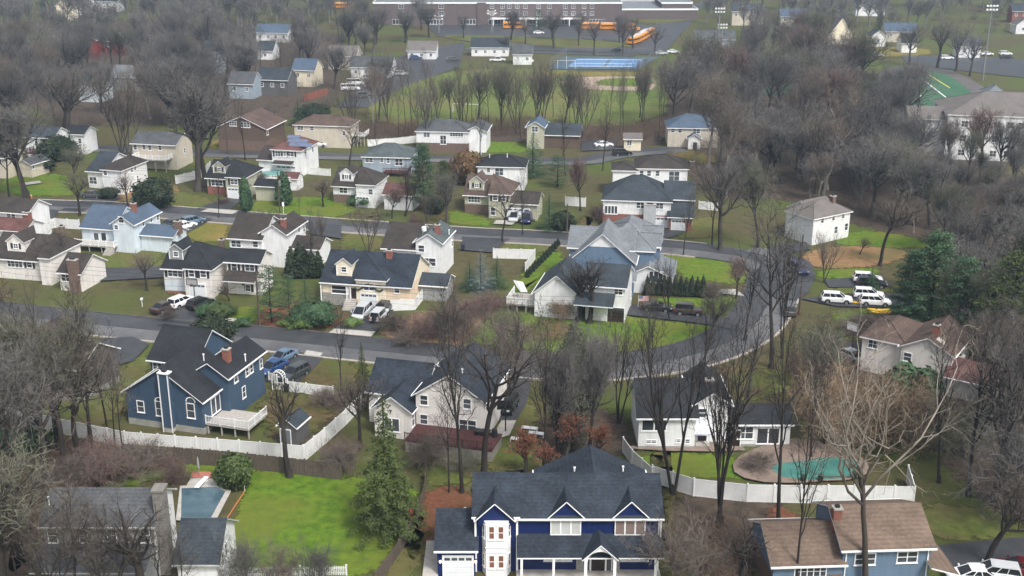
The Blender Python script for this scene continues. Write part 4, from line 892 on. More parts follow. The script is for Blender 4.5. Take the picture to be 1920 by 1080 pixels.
for p in ([(1240,130),(1500,110),(1700,215),(1925,330),(1925,520),(1760,470),(1600,420),(1480,370),(1360,380),(1250,300)],[(-10,40),(640,40),(640,180),(560,230),(-10,240)],
          [(640,225),(1250,235),(1240,285),(900,262),(640,262)],[(-20,830),(210,830),(230,900),(80,960),(60,1100),(-20,1100)],[(1720,700),(1940,640),(1940,1000),(1880,960),(1760,860)],[(1240,920),(1500,935),(1420,1090),(1250,1090)],[(1000,780),(1170,760),(1190,860),(1010,880)],[(500,750),(650,700),(680,740),(600,850),(520,850)],[(1480,640),(1640,640),(1700,780),(1500,770)]):
    lay('woodland_floor',M_WOOD,p,1.2)
for p in ([(225,885),(330,868),(480,880),(620,890),(760,905),(785,930),(750,1000),(715,1062),(650,1090),(420,1110),(380,1090),(445,960),(460,905),(300,893),(240,918)],[(1185,848),(1370,850),(1400,880),(1380,899),(1240,892)],
          [(870,640),(950,563),(1085,600),(1130,583),(1240,603),(1330,612),(1362,615),(1340,638),(1250,656),(1170,663),(960,654)],[(1240,472),(1390,483),(1408,515),(1395,535),(1330,527),(1290,527),(1262,505)],
          [(1212,557),(1330,562),(1395,552),(1385,575),(1375,595),(1290,580)],[(838,393),(900,405),(935,425),(850,421),(833,410)],[(0,335),(60,325),(150,330),(160,355),(150,368),(0,366)],[(895,264),(990,268),(1010,285),(900,287)],
          [(1000,480),(1048,468),(1060,500),(995,540),(958,556)],[(415,575),(520,577),(500,602),(405,606)],[(1560,450),(1605,430),(1720,445),(1745,463),(1690,466),(1570,460)],[(1520,507),(1650,500),(1640,521),(1545,523)],[(205,862),(330,860),(350,885),(235,905)],
          [(455,396),(480,375),(540,368),(640,372),(670,390),(640,410),(520,404)],[(1557,584),(1640,581),(1610,603),(1565,606)]):
    lay('lawn',M_LAWN,p)
for p in ([(800,1020),(770,1100),(712,1110),(742,1012),(800,985)],[(270,352),(330,357),(412,377),(370,391),(290,387)],[(640,436),(715,441),(720,470),(640,477)],[(915,455),(1050,456),(1050,475),(930,470)],[(1272,418),(1348,402),(1348,446),(1255,446)],
          [(1330,700),(1480,690),(1500,725),(1380,762),(1345,742)],[(1490,778),(1690,800),(1740,850),(1690,882),(1620,842),(1500,812)],[(1700,940),(1900,960),(1915,1000),(1760,1022)],[(925,790),(1000,735),(1012,880),(900,892)],[(490,735),(600,715),(640,722),(560,772),(500,782)],
          [(612,674),(700,684),(690,722),(560,722)],[(225,692),(270,660),(282,700),(230,737)],[(190,470),(300,465),(312,500),(240,532),(160,512)],[(780,840),(900,830),(900,905),(790,915)],[(600,262),(760,262),(770,275),(600,275)],[(1240,800),(1240,1010),(1330,1090),(1240,1090)],[(310,285),(430,293),(420,310),(320,310)],[(20,690),(220,690),(240,800),(20,820)],[(860,300),(940,300),(930,330),(850,330)],[(1540,542),(1690,533),(1690,552),(1550,552)]):
    lay('lawn',M_LAWN2,p)
for p in ([(350,421),(430,415),(425,456),(350,452)],[(400,260),(470,262),(470,280),(390,280)],[(1600,88),(1745,90),(1745,106),(1600,107)],[(1240,275),(1340,290),(1345,310),(1250,300)]): lay('lawn',M_LAWN3,p)
for p in ([(200,376),(262,352),(330,346),(336,360),(300,386),(200,383)],[(1500,477),(1570,460),(1695,467),(1705,482),(1650,500),(1520,507)],[(1390,515),(1500,500),(1500,530)]): lay('pine_straw_bed',M_STRAW,p)
lay('mulch_bed',M_MULCH,[(500,572),(660,585),(622,622),(470,612)]); lay('mulch_bed',M_BED,[(700,637),(760,592),(860,575),(942,560),(870,641),(868,652)]); lay('mulch_bed',M_MULCH,[(405,520),(300,545),(345,560),(350,545)]); lay('mulch_bed',M_MULCH,[(545,490),(600,490),(600,512),(540,508)])
lay('leaf_litter',M_LEAF,[(800,915),(885,912),(895,1005),(815,1022),(748,1010)],.4,'stuff'); lay('leaf_litter',M_LEAF,[(1440,950),(1500,960),(1480,1000),(1430,990)],.4,'stuff'); lay('leaf_litter',M_LEAF,[(20,840),(110,845),(120,910),(40,930)],.5,'stuff')
for q_ in ([(555,690),(640,655),(690,700),(640,745),(560,735)],[(1320,690),(1420,690),(1450,740),(1350,750)],[(890,905),(1010,860),(1010,890),(890,925)],[(480,745),(560,735),(640,760),(570,830),(500,810)],[(740,980),(790,920),(800,1010),(760,1050)],[(1490,655),(1560,650),(1600,720),(1520,740)],[(1000,600),(1080,610),(1060,640),(980,640)],[(640,405),(720,400),(700,420),(640,416)],[(780,390),(840,395),(830,425),(770,420)],[(1100,400),(1130,410),(1120,440),(1060,436)]): lay('leaf_litter',M_LIT,q_,1.1,'stuff')
lay('sports_field',M_FIELD,[(690,187),(780,152),(870,130),(1040,130),(1180,142),(1255,152),(1248,236),(960,240),(690,236)],.8)
lay('field_dirt',M_DIRT,[(1048,152),(1110,143),(1220,145),(1235,158),(1215,172),(1110,169),(1060,161)],.4); lay('lawn',M_LAWN,[(1108,158),(1140,147),(1222,148),(1228,160),(1170,164)],.3); lay('field_dirt',M_DIRT,[(1180,151),(1205,151),(1207,155),(1182,155)],0)
lay('lawn',M_LAWN3,[(1000,134),(1230,136),(1225,143),(1010,145)],.4)
for p in ([(800,46),(1240,47),(1262,80),(1245,104),(1180,101),(960,93),(820,68)],[(630,202),(700,132),(770,97),(872,80),(862,126),(760,162),(690,202)],[(1690,104),(1860,108),(1925,112),(1925,147),(1800,133),(1700,119)],[(1240,30),(1310,28),(1262,80),(1240,104),(1190,100)]): lay('parking_lot',M_DRIVE,p,0)
lay('lawn',M_LAWN2,[(830,64),(1180,77),(1186,92),(1000,88),(840,74)],.5); lay('lawn',M_LAWN2,[(600,22),(690,20),(700,40),(620,38)],.5); lay('school_ground',M_LAWN2,[(1180,24),(1310,24),(1300,40),(1190,46)],.5)
lay('tennis_court',M_COURTO,[(1030,130),(1060,107),(1235,108),(1195,131)],0); lay('tennis_court',M_COURT,[(1064,126),(1082,110.5),(1142,111),(1130,126.5)],0); lay('tennis_court',M_COURT,[(1136,126.5),(1147,111),(1206,111.5),(1190,127)],0)
for q_ in ([(1075,119.2),(1190,120.2),(1190,120.8),(1075,119.8)],[(1080,112),(1202,113),(1202,113.5),(1080,112.5)],[(1070,124.5),(1185,125.3),(1185,125.9),(1070,125.1)]): lay('court_line',M_LINE,q_,0)
lay('running_track',M_TRACK,[(1580,240),(1655,132),(1700,124),(1760,126),(1830,155),(1880,205),(1870,240)],.3); lay('football_turf',M_TURF,[(1600,238),(1672,142),(1735,133),(1775,142),(1820,178),(1845,215),(1820,240)],.3); lay('football_turf',M_TURF,[(1420,150),(1470,135),(1480,175),(1430,180)],.3)
for a,c,m in (((1717,140),(1779,188),M_LINE),((1741,141),(1781,166),M_LINEY)):
    A,B=G(*a),G(*c); d=Vector((B[0]-A[0],B[1]-A[1])).normalized(); n_=Vector((-d.y,d.x))*.18; ZC[0]+=.0022; sheet('field_line',m,[(A[0]-n_.x,A[1]-n_.y),(B[0]-n_.x,B[1]-n_.y),(B[0]+n_.x,B[1]+n_.y),(A[0]+n_.x,A[1]+n_.y)],ZC[0],0,world=True)
for x,y in ((1688,150),(1690,158),(1700,163),(1712,175),(1722,181),(1742,202)): lay('field_line',M_LINE,[(x,y-.8),(x+9,y-.8),(x+9,y+.8),(x,y+.8)],0)
# driveways, paths and one dark grey ground strip
for p in ([(333,562),(395,562),(388,580),(366,609),(292,602),(302,585)],[(664,577),(742,577),(728,600),(698,633),(618,626),(650,602)],[(505,672),(556,661),(606,673),(577,706),(547,727),(498,716)],[(956,702),(1000,699),(987,760),(967,792),(935,792),(948,745)],
          [(1180,577),(1215,571),(1300,589),(1378,600),(1386,624),(1330,611),(1250,601),(1160,591)],[(424,373),(456,376),(428,397),(368,393)],[(172,366),(232,372),(192,388),(148,381)],[(943,413),(1003,416),(1008,395),(955,392)],[(1224,428),(1292,432),(1262,446),(1234,452)],
          [(1545,527),(1650,518),(1675,540),(1555,541)],[(1500,562),(1560,556),(1690,553),(1710,580),(1570,577)],[(60,392),(112,396),(92,421),(42,413)],[(312,426),(372,405),(398,413),(345,442)],[(866,446),(955,450),(925,476),(868,471)],[(195,637),(250,634),(280,648),(250,680),(165,700),(140,680)],[(1440,462),(1510,455),(1520,470),(1450,480)],[(190,505),(360,500),(350,520),(170,530)],[(1720,1030),(1925,1010),(1925,1090),(1800,1090)],[(575,420),(640,425),(640,450),(580,440)],[(1780,480),(1860,470),(1870,540),(1790,540)],[(1090,265),(1160,262),(1150,282),(1090,285)],[(1560,640),(1640,650),(1620,690),(1560,685)]):  # the long strip left of the beige dormer house is just dark grey ground
    lay('driveway',M_DRIVE,p,0)
for p in ([(696,634),(616,627),(628,619),(704,625)],[(392,393),(450,397),(436,404),(376,399)],[(800,1018),(818,1018),(822,1090),(790,1100)],[(940,792),(968,792),(955,820),(920,830)],[(930,415),(970,416),(960,424),(925,422)],[(575,660),(606,665),(600,672),(570,668)],[(40,345),(75,341),(78,345),(45,350)],[(420,600),(440,600),(440,606),(420,606)],[(1345,545),(1380,545),(1395,558),(1340,552)]): lay('concrete_path',CONC,p,0)
ZR=.14
r1=ribbon_pts([(-120,574),(0,589),(100,600),(280,619),(460,633),(700,658),(960,684),(1080,692),(1180,686),(1270,673),(1350,648),(1405,615),(1435,575),(1450,540),(1452,505),(1430,482),(1395,473)])
r2=ribbon_pts([(-120,376),(60,386),(200,391),(440,409),(640,424),(870,440),(1000,446),(1130,455),(1270,466),(1390,482),(1440,502)])
r3=ribbon_pts([(150,278),(300,284),(430,290),(600,293),(750,297),(900,300),(1000,303),(1090,303),(1140,294),(1190,287),(1280,280)]); r4=ribbon_pts([(1180,100),(1225,60),(1290,20),(1330,4)]); r5=ribbon_pts([(870,92),(960,97),(1100,101),(1190,104)])
for nm,q,w,z in (('road',r1,4.1,ZR),('road',r2,4.1,ZR+.004),('road',r3,3.6,ZR),('road',r4,4,ZR),('road',r5,3.2,ZR+.004)): strip(nm,M_ROAD,q,-w,w,z)
M_TAR=mat('tar_seam',(.012,.012,.013),rough=.4)
for q_ in (r1,r2): strip('road_seam',M_TAR,q_,-.24,-.14,ZR+.02)
for i_,(a_,c_,o0,o1) in enumerate(((20,22,-3.6,-1.6),(33,36,.4,2.6),(44,45,-3.0,-.6),(12,13,-3.8,-2.0),(27,28,1.5,3.9))): strip('road_patch',M_DRIVE,r1[a_:c_+1],o0,o1,ZR+.0165)
for a_,c_,o0,o1 in ((9,11,-3.4,-1.2),(18,20,.5,3.0),(28,29,-3.7,-2.2)): strip('road_patch',M_DRIVE,r2[a_:c_+1],o0,o1,ZR+.0195)
strip('road',M_ROAD2,r1,-3.95,-.2,ZR+.008); strip('road',M_ROAD2,r2,-3.95,-.3,ZR+.012); strip('road',M_ROAD2,r3,-3.4,-.3,ZR+.008)
for q in (r1,r2): strip('kerb',M_KERB,q[:-10],-4.45,-4.1,ZR+.1,thick=.2); strip('kerb',M_KERBD if q is r1 else M_KERB,q[:-10],4.1,4.4,ZR+.1,thick=.2)
lay('road',M_DRIVE,[(1430,500),(1470,478),(1520,500),(1500,560),(1450,560)],.3)
# pools
lay('pool_coping',CONC,[(330,980),(338,915),(350,915),(358,901),(414,902),(406,914),(434,925),(403,985)],0); lay('pool_water',M_POOL,[(340,975),(341,920),(405,917),(423,926),(396,975)],0); lay('brick_paving',M_PADR,[(357,900),(361,889),(419,889),(414,901)],0)
lay('patio',M_PATIO,[(1372,866),(1430,838),(1500,823),(1560,838),(1622,860),(1636,902),(1450,912),(1378,897)],.2); lay('pool_cover',M_COVER,[(1438,874),(1500,870),(1553,860),(1600,865),(1618,884),(1611,901),(1470,905)],.1); lay('patio',M_PATIO,[(1180,838),(1390,838),(1400,852),(1185,848)],.1)
# ================================================================== houses
# --- dark blue house at the bottom of the picture
H=House('house','large navy blue two storey house with white trim and white bay',970,972,5.7,0,W_NAVY,RF_NAVY)
mb_=H.block(0,.4,12.95,7.4,5.7,'gx',rise=2.25); bb=H.block(-3.85,.3,3.8,7.6,5.85,'gx',rise=2.2,ov=.3)
H.block(-3.55,-.15,3.0,3.4,5.85,'gy',pitch=44,ov=.3,z0=5.0); rw=H.block(1.95,4.35,10.3,5.3,5.35,'gy',rise=2.55)
gb=H.block(-7.3,-.75,3.45,6.6,2.95,'gx',pitch=33,ov=.3)
for c in (1061,1182):
    x=H.xat(0,.4,c,6); H.block(x-1.5,.28,3.0,3.4,5.72,'gy',pitch=45,ov=.28,z0=4.0)
    H.winat('f',(x,.25,4.72),2.75,1.8,3,'tri',pane=BLINDG if c<1100 else BLIND)
H.shed(-.05,-2.0,13.15,.38,2.7,3.8)
pg=H.xat(0,-2,1125.5,3); pr_=MB(); ov_=1.65; tp_=math.tan(R(43)); z_=2.72
pr_.add([(pg-ov_,-2.45,z_+.14),(pg,-2.45,z_+.14+ov_*tp_),(pg+ov_,-2.45,z_+.14),(pg-ov_,.3,z_+.14),(pg,.3,z_+.14+ov_*tp_),(pg+ov_,.3,z_+.14)],[(0,1,4,3),(1,2,5,4)],0)
pr_.add([(pg-ov_,-2.45,z_),(pg,-2.45,z_+ov_*tp_),(pg+ov_,-2.45,z_),(pg-ov_,-2.45,z_+.14),(pg,-2.45,z_+.14+ov_*tp_),(pg+ov_,-2.45,z_+.14),(pg-ov_,.3,z_),(pg,.3,z_+ov_*tp_),(pg+ov_,.3,z_)],[(0,1,4,3),(1,2,5,4),(0,6,7,1),(1,7,8,2)],1)
H.part('portico_roof',pr_,[RF_NAVY,TRIM]); pa=MB(); N_=12
ou=[(-1.5+3.0*i/N_,z_+(1.5-abs(-1.5+3.0*i/N_))*tp_) for i in range(N_+1)]; inn=[(-1.15*math.cos(math.pi*i/N_),z_-.12+1.15*math.sin(math.pi*i/N_)*.92) for i in range(N_+1)]
for i in range(N_): pa.quad((pg+ou[i][0],-2.3,ou[i][1]),(pg+inn[i][0],-2.3,inn[i][1]),(pg+inn[i+1][0],-2.3,inn[i+1][1]),(pg+ou[i+1][0],-2.3,ou[i+1][1]))
for sg in(-1,1): pa.box(pg+sg*1.3-.14,-2.36,-.1,pg+sg*1.3+.14,-2.12,2.62)
H.part('portico_arch',pa,TRIM)
q=MB()
for px in (978,1038,1229): x=H.xat(0,-1.85,px,1.5); q=MB(); q.box(x-.11,-1.95,-.2,x+.11,-1.73,2.68); H.part('porch_post',q,TRIM)
q=MB(); q.box(-.1,-2.2,-.3,13.1,.38,.14); H.part('porch_floor',q,CONC)
q=MB(); q.box(pg-2.0,.2,.141,pg+2.0,.39,2.9); H.part('stone_wall',q,STONE)
o=H.door(mb_,'f',0,0,DOORD,1.25,2.3,(pg,.19,1.32))
q=MB(); 
for sg in(-1,1): q.box(sg*1.0-.22,-.05,-1.1,sg*1.0+.22,0,1.15); q.box(sg*1.0-.28,-.08,-1.1,sg*1.0-.223,0,1.2,1); q.box(sg*1.0+.223,-.08,-1.1,sg*1.0+.28,0,1.2,1)
link('side_window',q.mesh('side_window',[GLASS,TRIM]),H.root,(pg,.185,1.3))
for px in (1046,1190): H.winat('f',(H.xat(0,.4,px,1.8),.385,1.75),2.6,1.35,3,'tri',pane=BLINDG if px<1100 else BLIND)
LIT=mat('porch_lamp_lit',(1,.72,.42),emit=9)
def lamp(h,p,m=LIT,face='f'):
    a=MB(); a.box(-.07,-.14,-.14,.07,0,.12); a.box(-.1,-.17,.121,.1,0,.17,1); return h.place('wall_lamp',a.mesh('wall_lamp',[m,METALD]),face,p,.004)
lamp(H,(pg,.1,2.95)); gx0=H.xat(gb['x0'],gb['y0'],859,1.1)+gb['x0']
H.garage(gb,'f',859,None,2.6,2.2)
for sg in(-1,1): lamp(H,(gx0+sg*1.62,gb['y0'],1.75))
q=MB(); pr=[(-3.2,.28),(-2.85,-.55),(-.95,-.55),(-.6,.28)]
q.add([(x,y,-.3) for x,y in pr]+[(x,y,5.55) for x,y in pr],[(0,1,5,4),(1,2,6,5),(2,3,7,6),(4,5,6,7)])
for z in(2.45,2.95,5.3): q.box(-2.9,-.6,z,-.9,-.551,z+.1)
H.part('bay_window_wall',q,mat('bay_white',(.74,.75,.76),(.68,.7,.71),scale=1))
for z in(1.55,4.55):
    for x in(-2.32,-1.48): H.winat('f',(x,-.552,z),.62,1.35,1,'dh',pane=mat('window_blind_wood',(.16,.07,.045),(.22,.11,.075),scale=1,rough=.25))
    for sg in(-1,1):
        fm,pm=win_mesh(.5,1.35,1,'dh',TRIM,GLASS); w_=link('window',fm,H.root,(-1.9+sg*1.13,-.14,z),sg*R(67)); link('pane',pm,w_)
q=MB()
for x in(-.02,-3.8,12.9): q.box(x-.09,.2,-.3,x+.09,.29,5.5)
for x in(12.98,): q.box(x,-.0,2.6,x+.1,.1,5.6)
H.part('corner_board',q,TRIM)
H.vent(1077,886,7.1); H.vent(1168,884,6.5); H.vent(872,962,4.3); H.finish()
# --- split-level houses on the far side of the first street (fronts towards us)
def front_split(label,A,B,C,zl,zr,ridge,yaw,wall,roof,right=None,lowl=None,lowr=None,dorm=None,gar=None,wins=(),shut=SHUT,chim=None,pitch=31,chm=BRICK,wallr=None,dw=None,dsz=(2.3,1.35),lend=None):
    """A: left eave corner, B: px where the projecting right block starts, C: right eave corner; zl/zr eave heights"""
    h=House('house',label,A[0],A[1],zl,yaw,wall,roof)
    L=h.bpx(A,lend or B[0]+14,zl,ridge,pitch=pitch,low=lowl,d=None)
    Rr=h.bpx(B,C,zr,ridge-1,pitch=pitch,low=lowr,wall=wallr,roof='gxh')
    if dorm: h.dormer(L,dorm[0],dorm[1],dsz[0],dsz[1],38,.95,dw,None,2 if dsz[0]>2.4 else 1,shut if dsz[0]>2.4 else None)
    if gar: h.garage(Rr,'f',gar[0],gar[1],gar[2])
    for b,f,px,py,w,hh,n,sh in wins: h.win(L if b=='L' else Rr,f,px,py,w,hh,n,'dh',shut if sh else None)
    if chim: h.chimney(*chim[:2],chim[2],.9,.75,3.5,chm)
    return h,L,Rr
h,L,Rr=front_split('cream split-level house with blue-black roof and a dark garland over its garage',(598,531),(661,525),725,3.4,4.3,474,-11,W_CREAM,RF_NAVY,dorm=(645,1.0),gar=(692,566,2.4),wins=[('R','f',692,538,1.7,1.2,2,0),('L','f',744,534,.9,1.0,1,0),('L','f',637,543,2.6,1.3,1,0)],chim=(730,470,8.0),dsz=(2.3,2.0),lowl=(STONE,1.9),lend=772)
h.door(L,'f',662,553,DOORD,1.1,2.2); q=MB(); x=h.xat(L['x0'],L['y0']-1.4,655,.5)+L['x0']
for i in range(6): q.box(x-.9,L['y0']-2.2+.3*i,-.1,x+.9,L['y0']-.01,.2+.2*i)
h.part('front_steps',q,CONC)
q=MB()
for px in(602,650,657): xx=h.xat(L['x0'],L['y0']-.25,px,2)+L['x0']; q.box(xx-.08,L['y0']-.3,-.2,xx+.08,L['y0']-.15,3.2)
h.part('porch_post',q,TRIM)
q=MB(); p=h.hit(Rr,'f',692,560); pts=[(p[0]+t*2.2,Rr['y0']-.1,2.75+ (1.0-abs(t)*1.5 if abs(t)<.5 else .25-.3*math.sin((abs(t)-.5)*6.28))) for t in np.linspace(-1,1,23)]; q.tube(pts,.13,6); h.part('garland',q,EV_D)
h.block(L['x1']+.05,L['y0']+4.5,4.2,4.5,2.5,'gx',pitch=25,rf=RF_SLATE,wall=W_GREY); pk=MB(); pk.box(L['x0']+5.6,L['y0']-.02,-.2,L['x1']+.03,L['y0']+.1,3.55); pk.box(L['x1']-.1,L['y0']+.101,-.2,L['x1']+.03,L['y1'],3.55); h.part('plain_wall',pk,W_PEACH); h.finish()
fence('garden_gate_fence',[(728,583),(778,581),(792,563)],1.7,'solid','white vinyl fence beside the cream house with a dark garland along it')
h,L,Rr=front_split('beige split-level house with black roof, grey dormer and two cars before its garage',(300,505),(338,505),397,3.6,4.5,456,-11,W_PINKW,RF_BLACK,dorm=(330,1.4),gar=(371,548,2.5),wins=[('R','f',352,512,1,1.2,1,1),('R','f',386,514,1,1.2,1,1),('L','f',328,512,2.5,1.3,3,1)],chim=(415,450,7.6),dw=W_GREY,lowl=(W_SKY,1.9),dsz=(2.2,1.75),chm=BRICK_D)
X=h.bpx((418,493),488,5.0,468,pitch=28); h.win(X,'f',435,500,1,1.3,1,'dh',SHUT); h.win(X,'f',470,501,1.6,1.3,2,'dh',SHUT); h.shed(X['x0']+.1,X['y0']-2.2,X['x1'],X['y0']-.01,2.6,3.7,RF_DBR); h.door(X,'f',452,548,DOORW); h.win(X,'f',465,540,.9,1.1,1,'dh',SHUT); h.finish()
h,L,Rr=front_split('tan split-level house with white dormer, brown brick base and yellowed white garage door',(383,335),(418,333),461,3.3,4.3,301,-12,W_SAGE,RF_BLACK,dorm=(411,1.0),gar=(441,366,2.9),wins=[('R','f',439,341,1.6,1.2,2,1),('L','f',407,343,2.6,1.3,3,1),('R','r',488,330,.8,1.0,1,0)],lowl=(BRICK,1.7),dsz=(2.5,1.6),dw=W_SAGE)
X=h.bpx((474,350),533,2.9,337,pitch=26); h.win(X,'f',519,360,1.0,2.4,1,'lite'); h.finish()
h,L,Rr=front_split('white split-level house with dark roof, white dormer and vine-stained garage front',(620,350),(663,347),704,3.3,4.5,315,-12,W_WHITE,RF_DBR,dorm=(650,1.0),gar=(680,381,2.5),wins=[('L','f',644,357,1.7,1.2,2,0),('R','f',700,360,1,1.2,1,0)],lowl=(BRICK_D,1.7),dsz=(2.6,1.7),chim=(712,308,7.2))
X=h.bpx((715,366),775,2.9,345,pitch=28,rf=RF_RED); h.win(X,'f',745,375,1.4,1.2,2); h.finish()
h,L,Rr=front_split('tan split-level house with brown roof, tan dormer and white bow window',(867,367),(912,365),959,3.3,4.6,329,-11,W_SAGE,RF_BROWN,dorm=(894,1.0),wins=[('L','f',889,374,2.4,1.3,4,0),('R','f',919,370,1,1.2,1,1),('R','f',945,372,1,1.2,1,1),('R','f',924,396,1,1.6,1,0)],lowl=(BRICK_D,1.6),dsz=(2.7,1.8),dw=W_SAGE)
X=h.bpx((955,383),1010,3.0,360,pitch=28,rf=RF_DBR); h.garage(X,'f',972,397,4.2); h.finish()
h,L,Rr=front_split('pale split-level house with white dormer, half hidden by branches on the left edge',(-25,485),(66,485),92,3.2,4.4,439,-13,W_PINKW,RF_DBR,dorm=(30,1.2),wins=[('L','f',28,494,2.8,1.3,4,0),('L','f',55,493,1,1.2,1,1)],dsz=(3.0,1.8),dw=W_PINKW,chim=(115,425,7.8),chm=BRICK_D)
X=h.bpx((104,513),152,2.8,476,pitch=30); h.win(X,'f',120,518,1.6,1.4,2); h.win(X,'f',142,518,1,1.4); h.chimney(0,0,5.2,1.5,.8,-.2,BRICK_D,(X['x1']-.9,X['y0']-.3)); h.finish()
# --- split-level houses on the near side of the second street (backs towards us)
def rear_split(label,A,Lr,gl,gr,gb_,zl,zg,yaw,wall,roof,wing=None,chim=None,wins=(),pitch=31,roofg=None,chm=BRICK):
    h=House('house',label,A[0],A[1],zl,yaw,wall,roof); L=h.bpx(A,gl[0]+8,zl,Lr,pitch=pitch)
    Gb=h.bpx(gl,gr,zg,back=gb_,roof='gy',pitch=33,rf=roofg)
    X=None
    if wing: X=h.bpx(wing[0],wing[1],2.8,wing[2],pitch=26,rf=roofg)
    for b,f,px,py,w,hh,n in wins: h.win({'L':L,'G':Gb,'X':X}[b],f,px,py,w,hh,n)
    if chim: h.chimney(*chim,.8,.7,5,chm)
    return h,L,Gb,X
h,L,Gb,X=rear_split('pale blue and white house with blue-grey roof and a white railed deck',(147,428),386,(205,421),(251,422),398,3.2,5.0,-14,W_SKY,RF_BLUE,((258,442),325,423),(250,382,8.6),[('G','f',218,426,.8,.9,1),('G','f',227,412,1.1,1.2,1),('G','r',283,410,.8,1.1,1),('G','r',268,416,.8,1.1,1),('G','r',307,402,.8,1.1,1)])
for px in(181,195): p=h.hit(L,'f',px,446); h.winat('f',p,1.15,2.0,1,'tri')
x0=L['x0']+.6; h.deck(x0,L['y0']-3.2,x0+7.5,L['y0']-.02,1.2,stairs=(x0+6,L['y0']-3.2,1.4)); h.chimney(333,415,6.2,1.1,.9,-.2,BRICK_D); h.finish()
h,L,Gb,X=rear_split('white house with brown-black roof and a narrow chimney behind dark pointed evergreens',(424,448),403,(484,439),(537,440),415,4.6,5.6,-13,W_WHITE,RF_DBR,((531,466),600,444),(531,411,8.6),[('L','f',440,457,1.8,1.2,2),('L','f',479,458,1,1.1,1),('G','r',560,430,.8,1.2,1),('G','r',580,421,.8,1.2,1),('X','f',524,480,.8,1.5,1)]); h.finish()
h,L,Gb,X=rear_split('white house with mixed brown and grey-green roof and a round white roof fan',(713,467),419,(774,456),(830,459),433,4.2,5.6,-12,W_WHITE,RF_DBR,None,(820,422,8.8),[('G','f',790,466,1.1,1.2,1),('G','f',804,491,2.4,1.4,2),('G','r',850,442,.8,1.1,1),('G','r',861,441,.9,1.2,1),('L','f',740,478,1,1.1,1)],roofg=RF_TEAL)
q=MB(); p=h.loc(795,426,7.2); q.tube([(p[0],p[1],6.6),(p[0],p[1],7.2),(p[0],p[1],7.35)],[.4,.42,.2],12); h.part('roof_fan',q,TRIM); h.vent(842,437,7.2); h.finish()
h=House('house','white house on the left edge with brown roof, maroon lower roof and brick chimney',-20,409,5.4,-14,W_WHITE,RF_DBR); L=h.bpx((-30,397),52,5.2,372,back=None,pitch=28,roof='gx'); h.win(L,'f',16,399,.9,1.2); h.win(L,'f',24,396,.9,1.2); X=h.bpx((-30,431),46,2.8,410,pitch=25,rf=RF_RED); h.win(X,'f',11,436,1.2,1.2); h.chimney(50,398,6.3,1.3,.9,-.2,BRICK); h.finish()
# --- slate blue house beyond the white fence
h=House('house','slate blue house with dark roofs, arched windows and a tall blue outside chimney',227,737,4.0,-17,W_SLATE,RF_BLACK)
C=h.bpx((227,737),380,4.0,d=8.5,roof='gy',pitch=34,low=(FOUND,.8)); Bk=h.bpx((352,704),428,5.4,back=660,roof='gy',pitch=33); 
A_=h.bpx((273,677),367,4.9,d=8.6,roof='gx',pitch=36)
for px,py,w_,hh in((264,762,1.0,1.5),(299.5,766,1.1,1.9),(358,770,1.1,1.9)): h.win(C,'f',px,py,w_,hh)
for px in(299.5,358):
    p=h.hit(C,'f',px,757); q=MB(); pts=[(.58*math.cos(a),-.05,.55*math.sin(a)) for a in np.linspace(0,math.pi,9)]; q.tube(pts,.07,5); q.add([(p_[0],-.02,p_[2]) for p_ in pts],[tuple(range(8,-1,-1))],1); w0=h.place('arch_window',q.mesh('arch_window',[TRIM,GLASS]),'f',(p[0],p[1],p[2]+.25),.0)
p=h.hit(C,'f',322,800); q=MB(); q.box(p[0]-.62,C['y0']-.75,.6,p[0]+.62,C['y0']-.005,3.6); q.box(p[0]-.55,C['y0']-.7,3.601,p[0]+.55,C['y0']-.005,7.3); 
for sg in(-1,1): q.box(p[0]+sg*.6-.07,C['y0']-.79,-.2,p[0]+sg*.6+.07,C['y0']-.751,7.2,1)
q.box(p[0]-.7,C['y0']-.85,7.3,p[0]+.7,C['y0']+.1,7.45,1); q.box(p[0]-.25,C['y0']-.55,7.451,p[0]+.25,C['y0']-.15,7.75,2); q.box(p[0]-.5,C['y0']-.7,-.2,p[0]+.5,C['y0']-.01,.6,3); h.part('chimney',q,[W_SLATE,TRIM,METALD,CONC])
h.win(A_,'f',287,686,1.3,1.1,2)
for px,py,w_,hh in((442,708,.9,1.2),(463,697,.8,1.1),(471,691,.8,1.1),(498,675,.7,1.3),(457,735,.8,1.5)): h.win(Bk,'r',px,py,w_,hh)
h.win(C,'r',404,758,2.0,2.1,2,'tri'); h.chimney(424,655,8.4,.8,.8,5.5,BRICK); h.vent(347,627,7.0); h.vent(382,672,7.2); h.vent(460,672,6.6)
h.deck(C['x1']+.1,C['y0']+.3,C['x1']+5.6,C['y0']+4.6,1.3,DECKW,VINYL,'fr'); h.finish()
# --- pale beige house with red deck
h=House('house','pale beige two storey house with black roof and a dark red rear deck',772,743,5.0,-15,W_PINKW,RF_NAVY)
M_=h.bpx((772,743),911,5.0,d=10.5,roof='gy',pitch=34); w0=M_['x0']
Lb=h.block(w0-6.6,M_['y0']+2.0,6.7,7.6,4.0,'gx',pitch=33); Wg=h.block(w0-4.6,M_['y0']-1.4,4.4,5.5,3.6,'gy',pitch=35)
h.win(M_,'f',795,750,1.0,1.3); h.win(M_,'f',876,757,1.0,1.3); h.win(M_,'f',795,786,1.0,1.3); h.win(M_,'f',877,797,2.1,1.4,2); h.win(Wg,'f',735,796,1.9,1.7,2,'tri'); h.win(Wg,'r',774,785,.9,1.9)
h.deck(w0+.1,M_['y0']-4.3,w0+10.2,M_['y0']-.05,1.5,DECKR,DECKR,'f',.9,mat('deck_skirt',(.26,.25,.22),(.2,.19,.17),scale=2)); h.vent(867,700,7.4); h.finish()
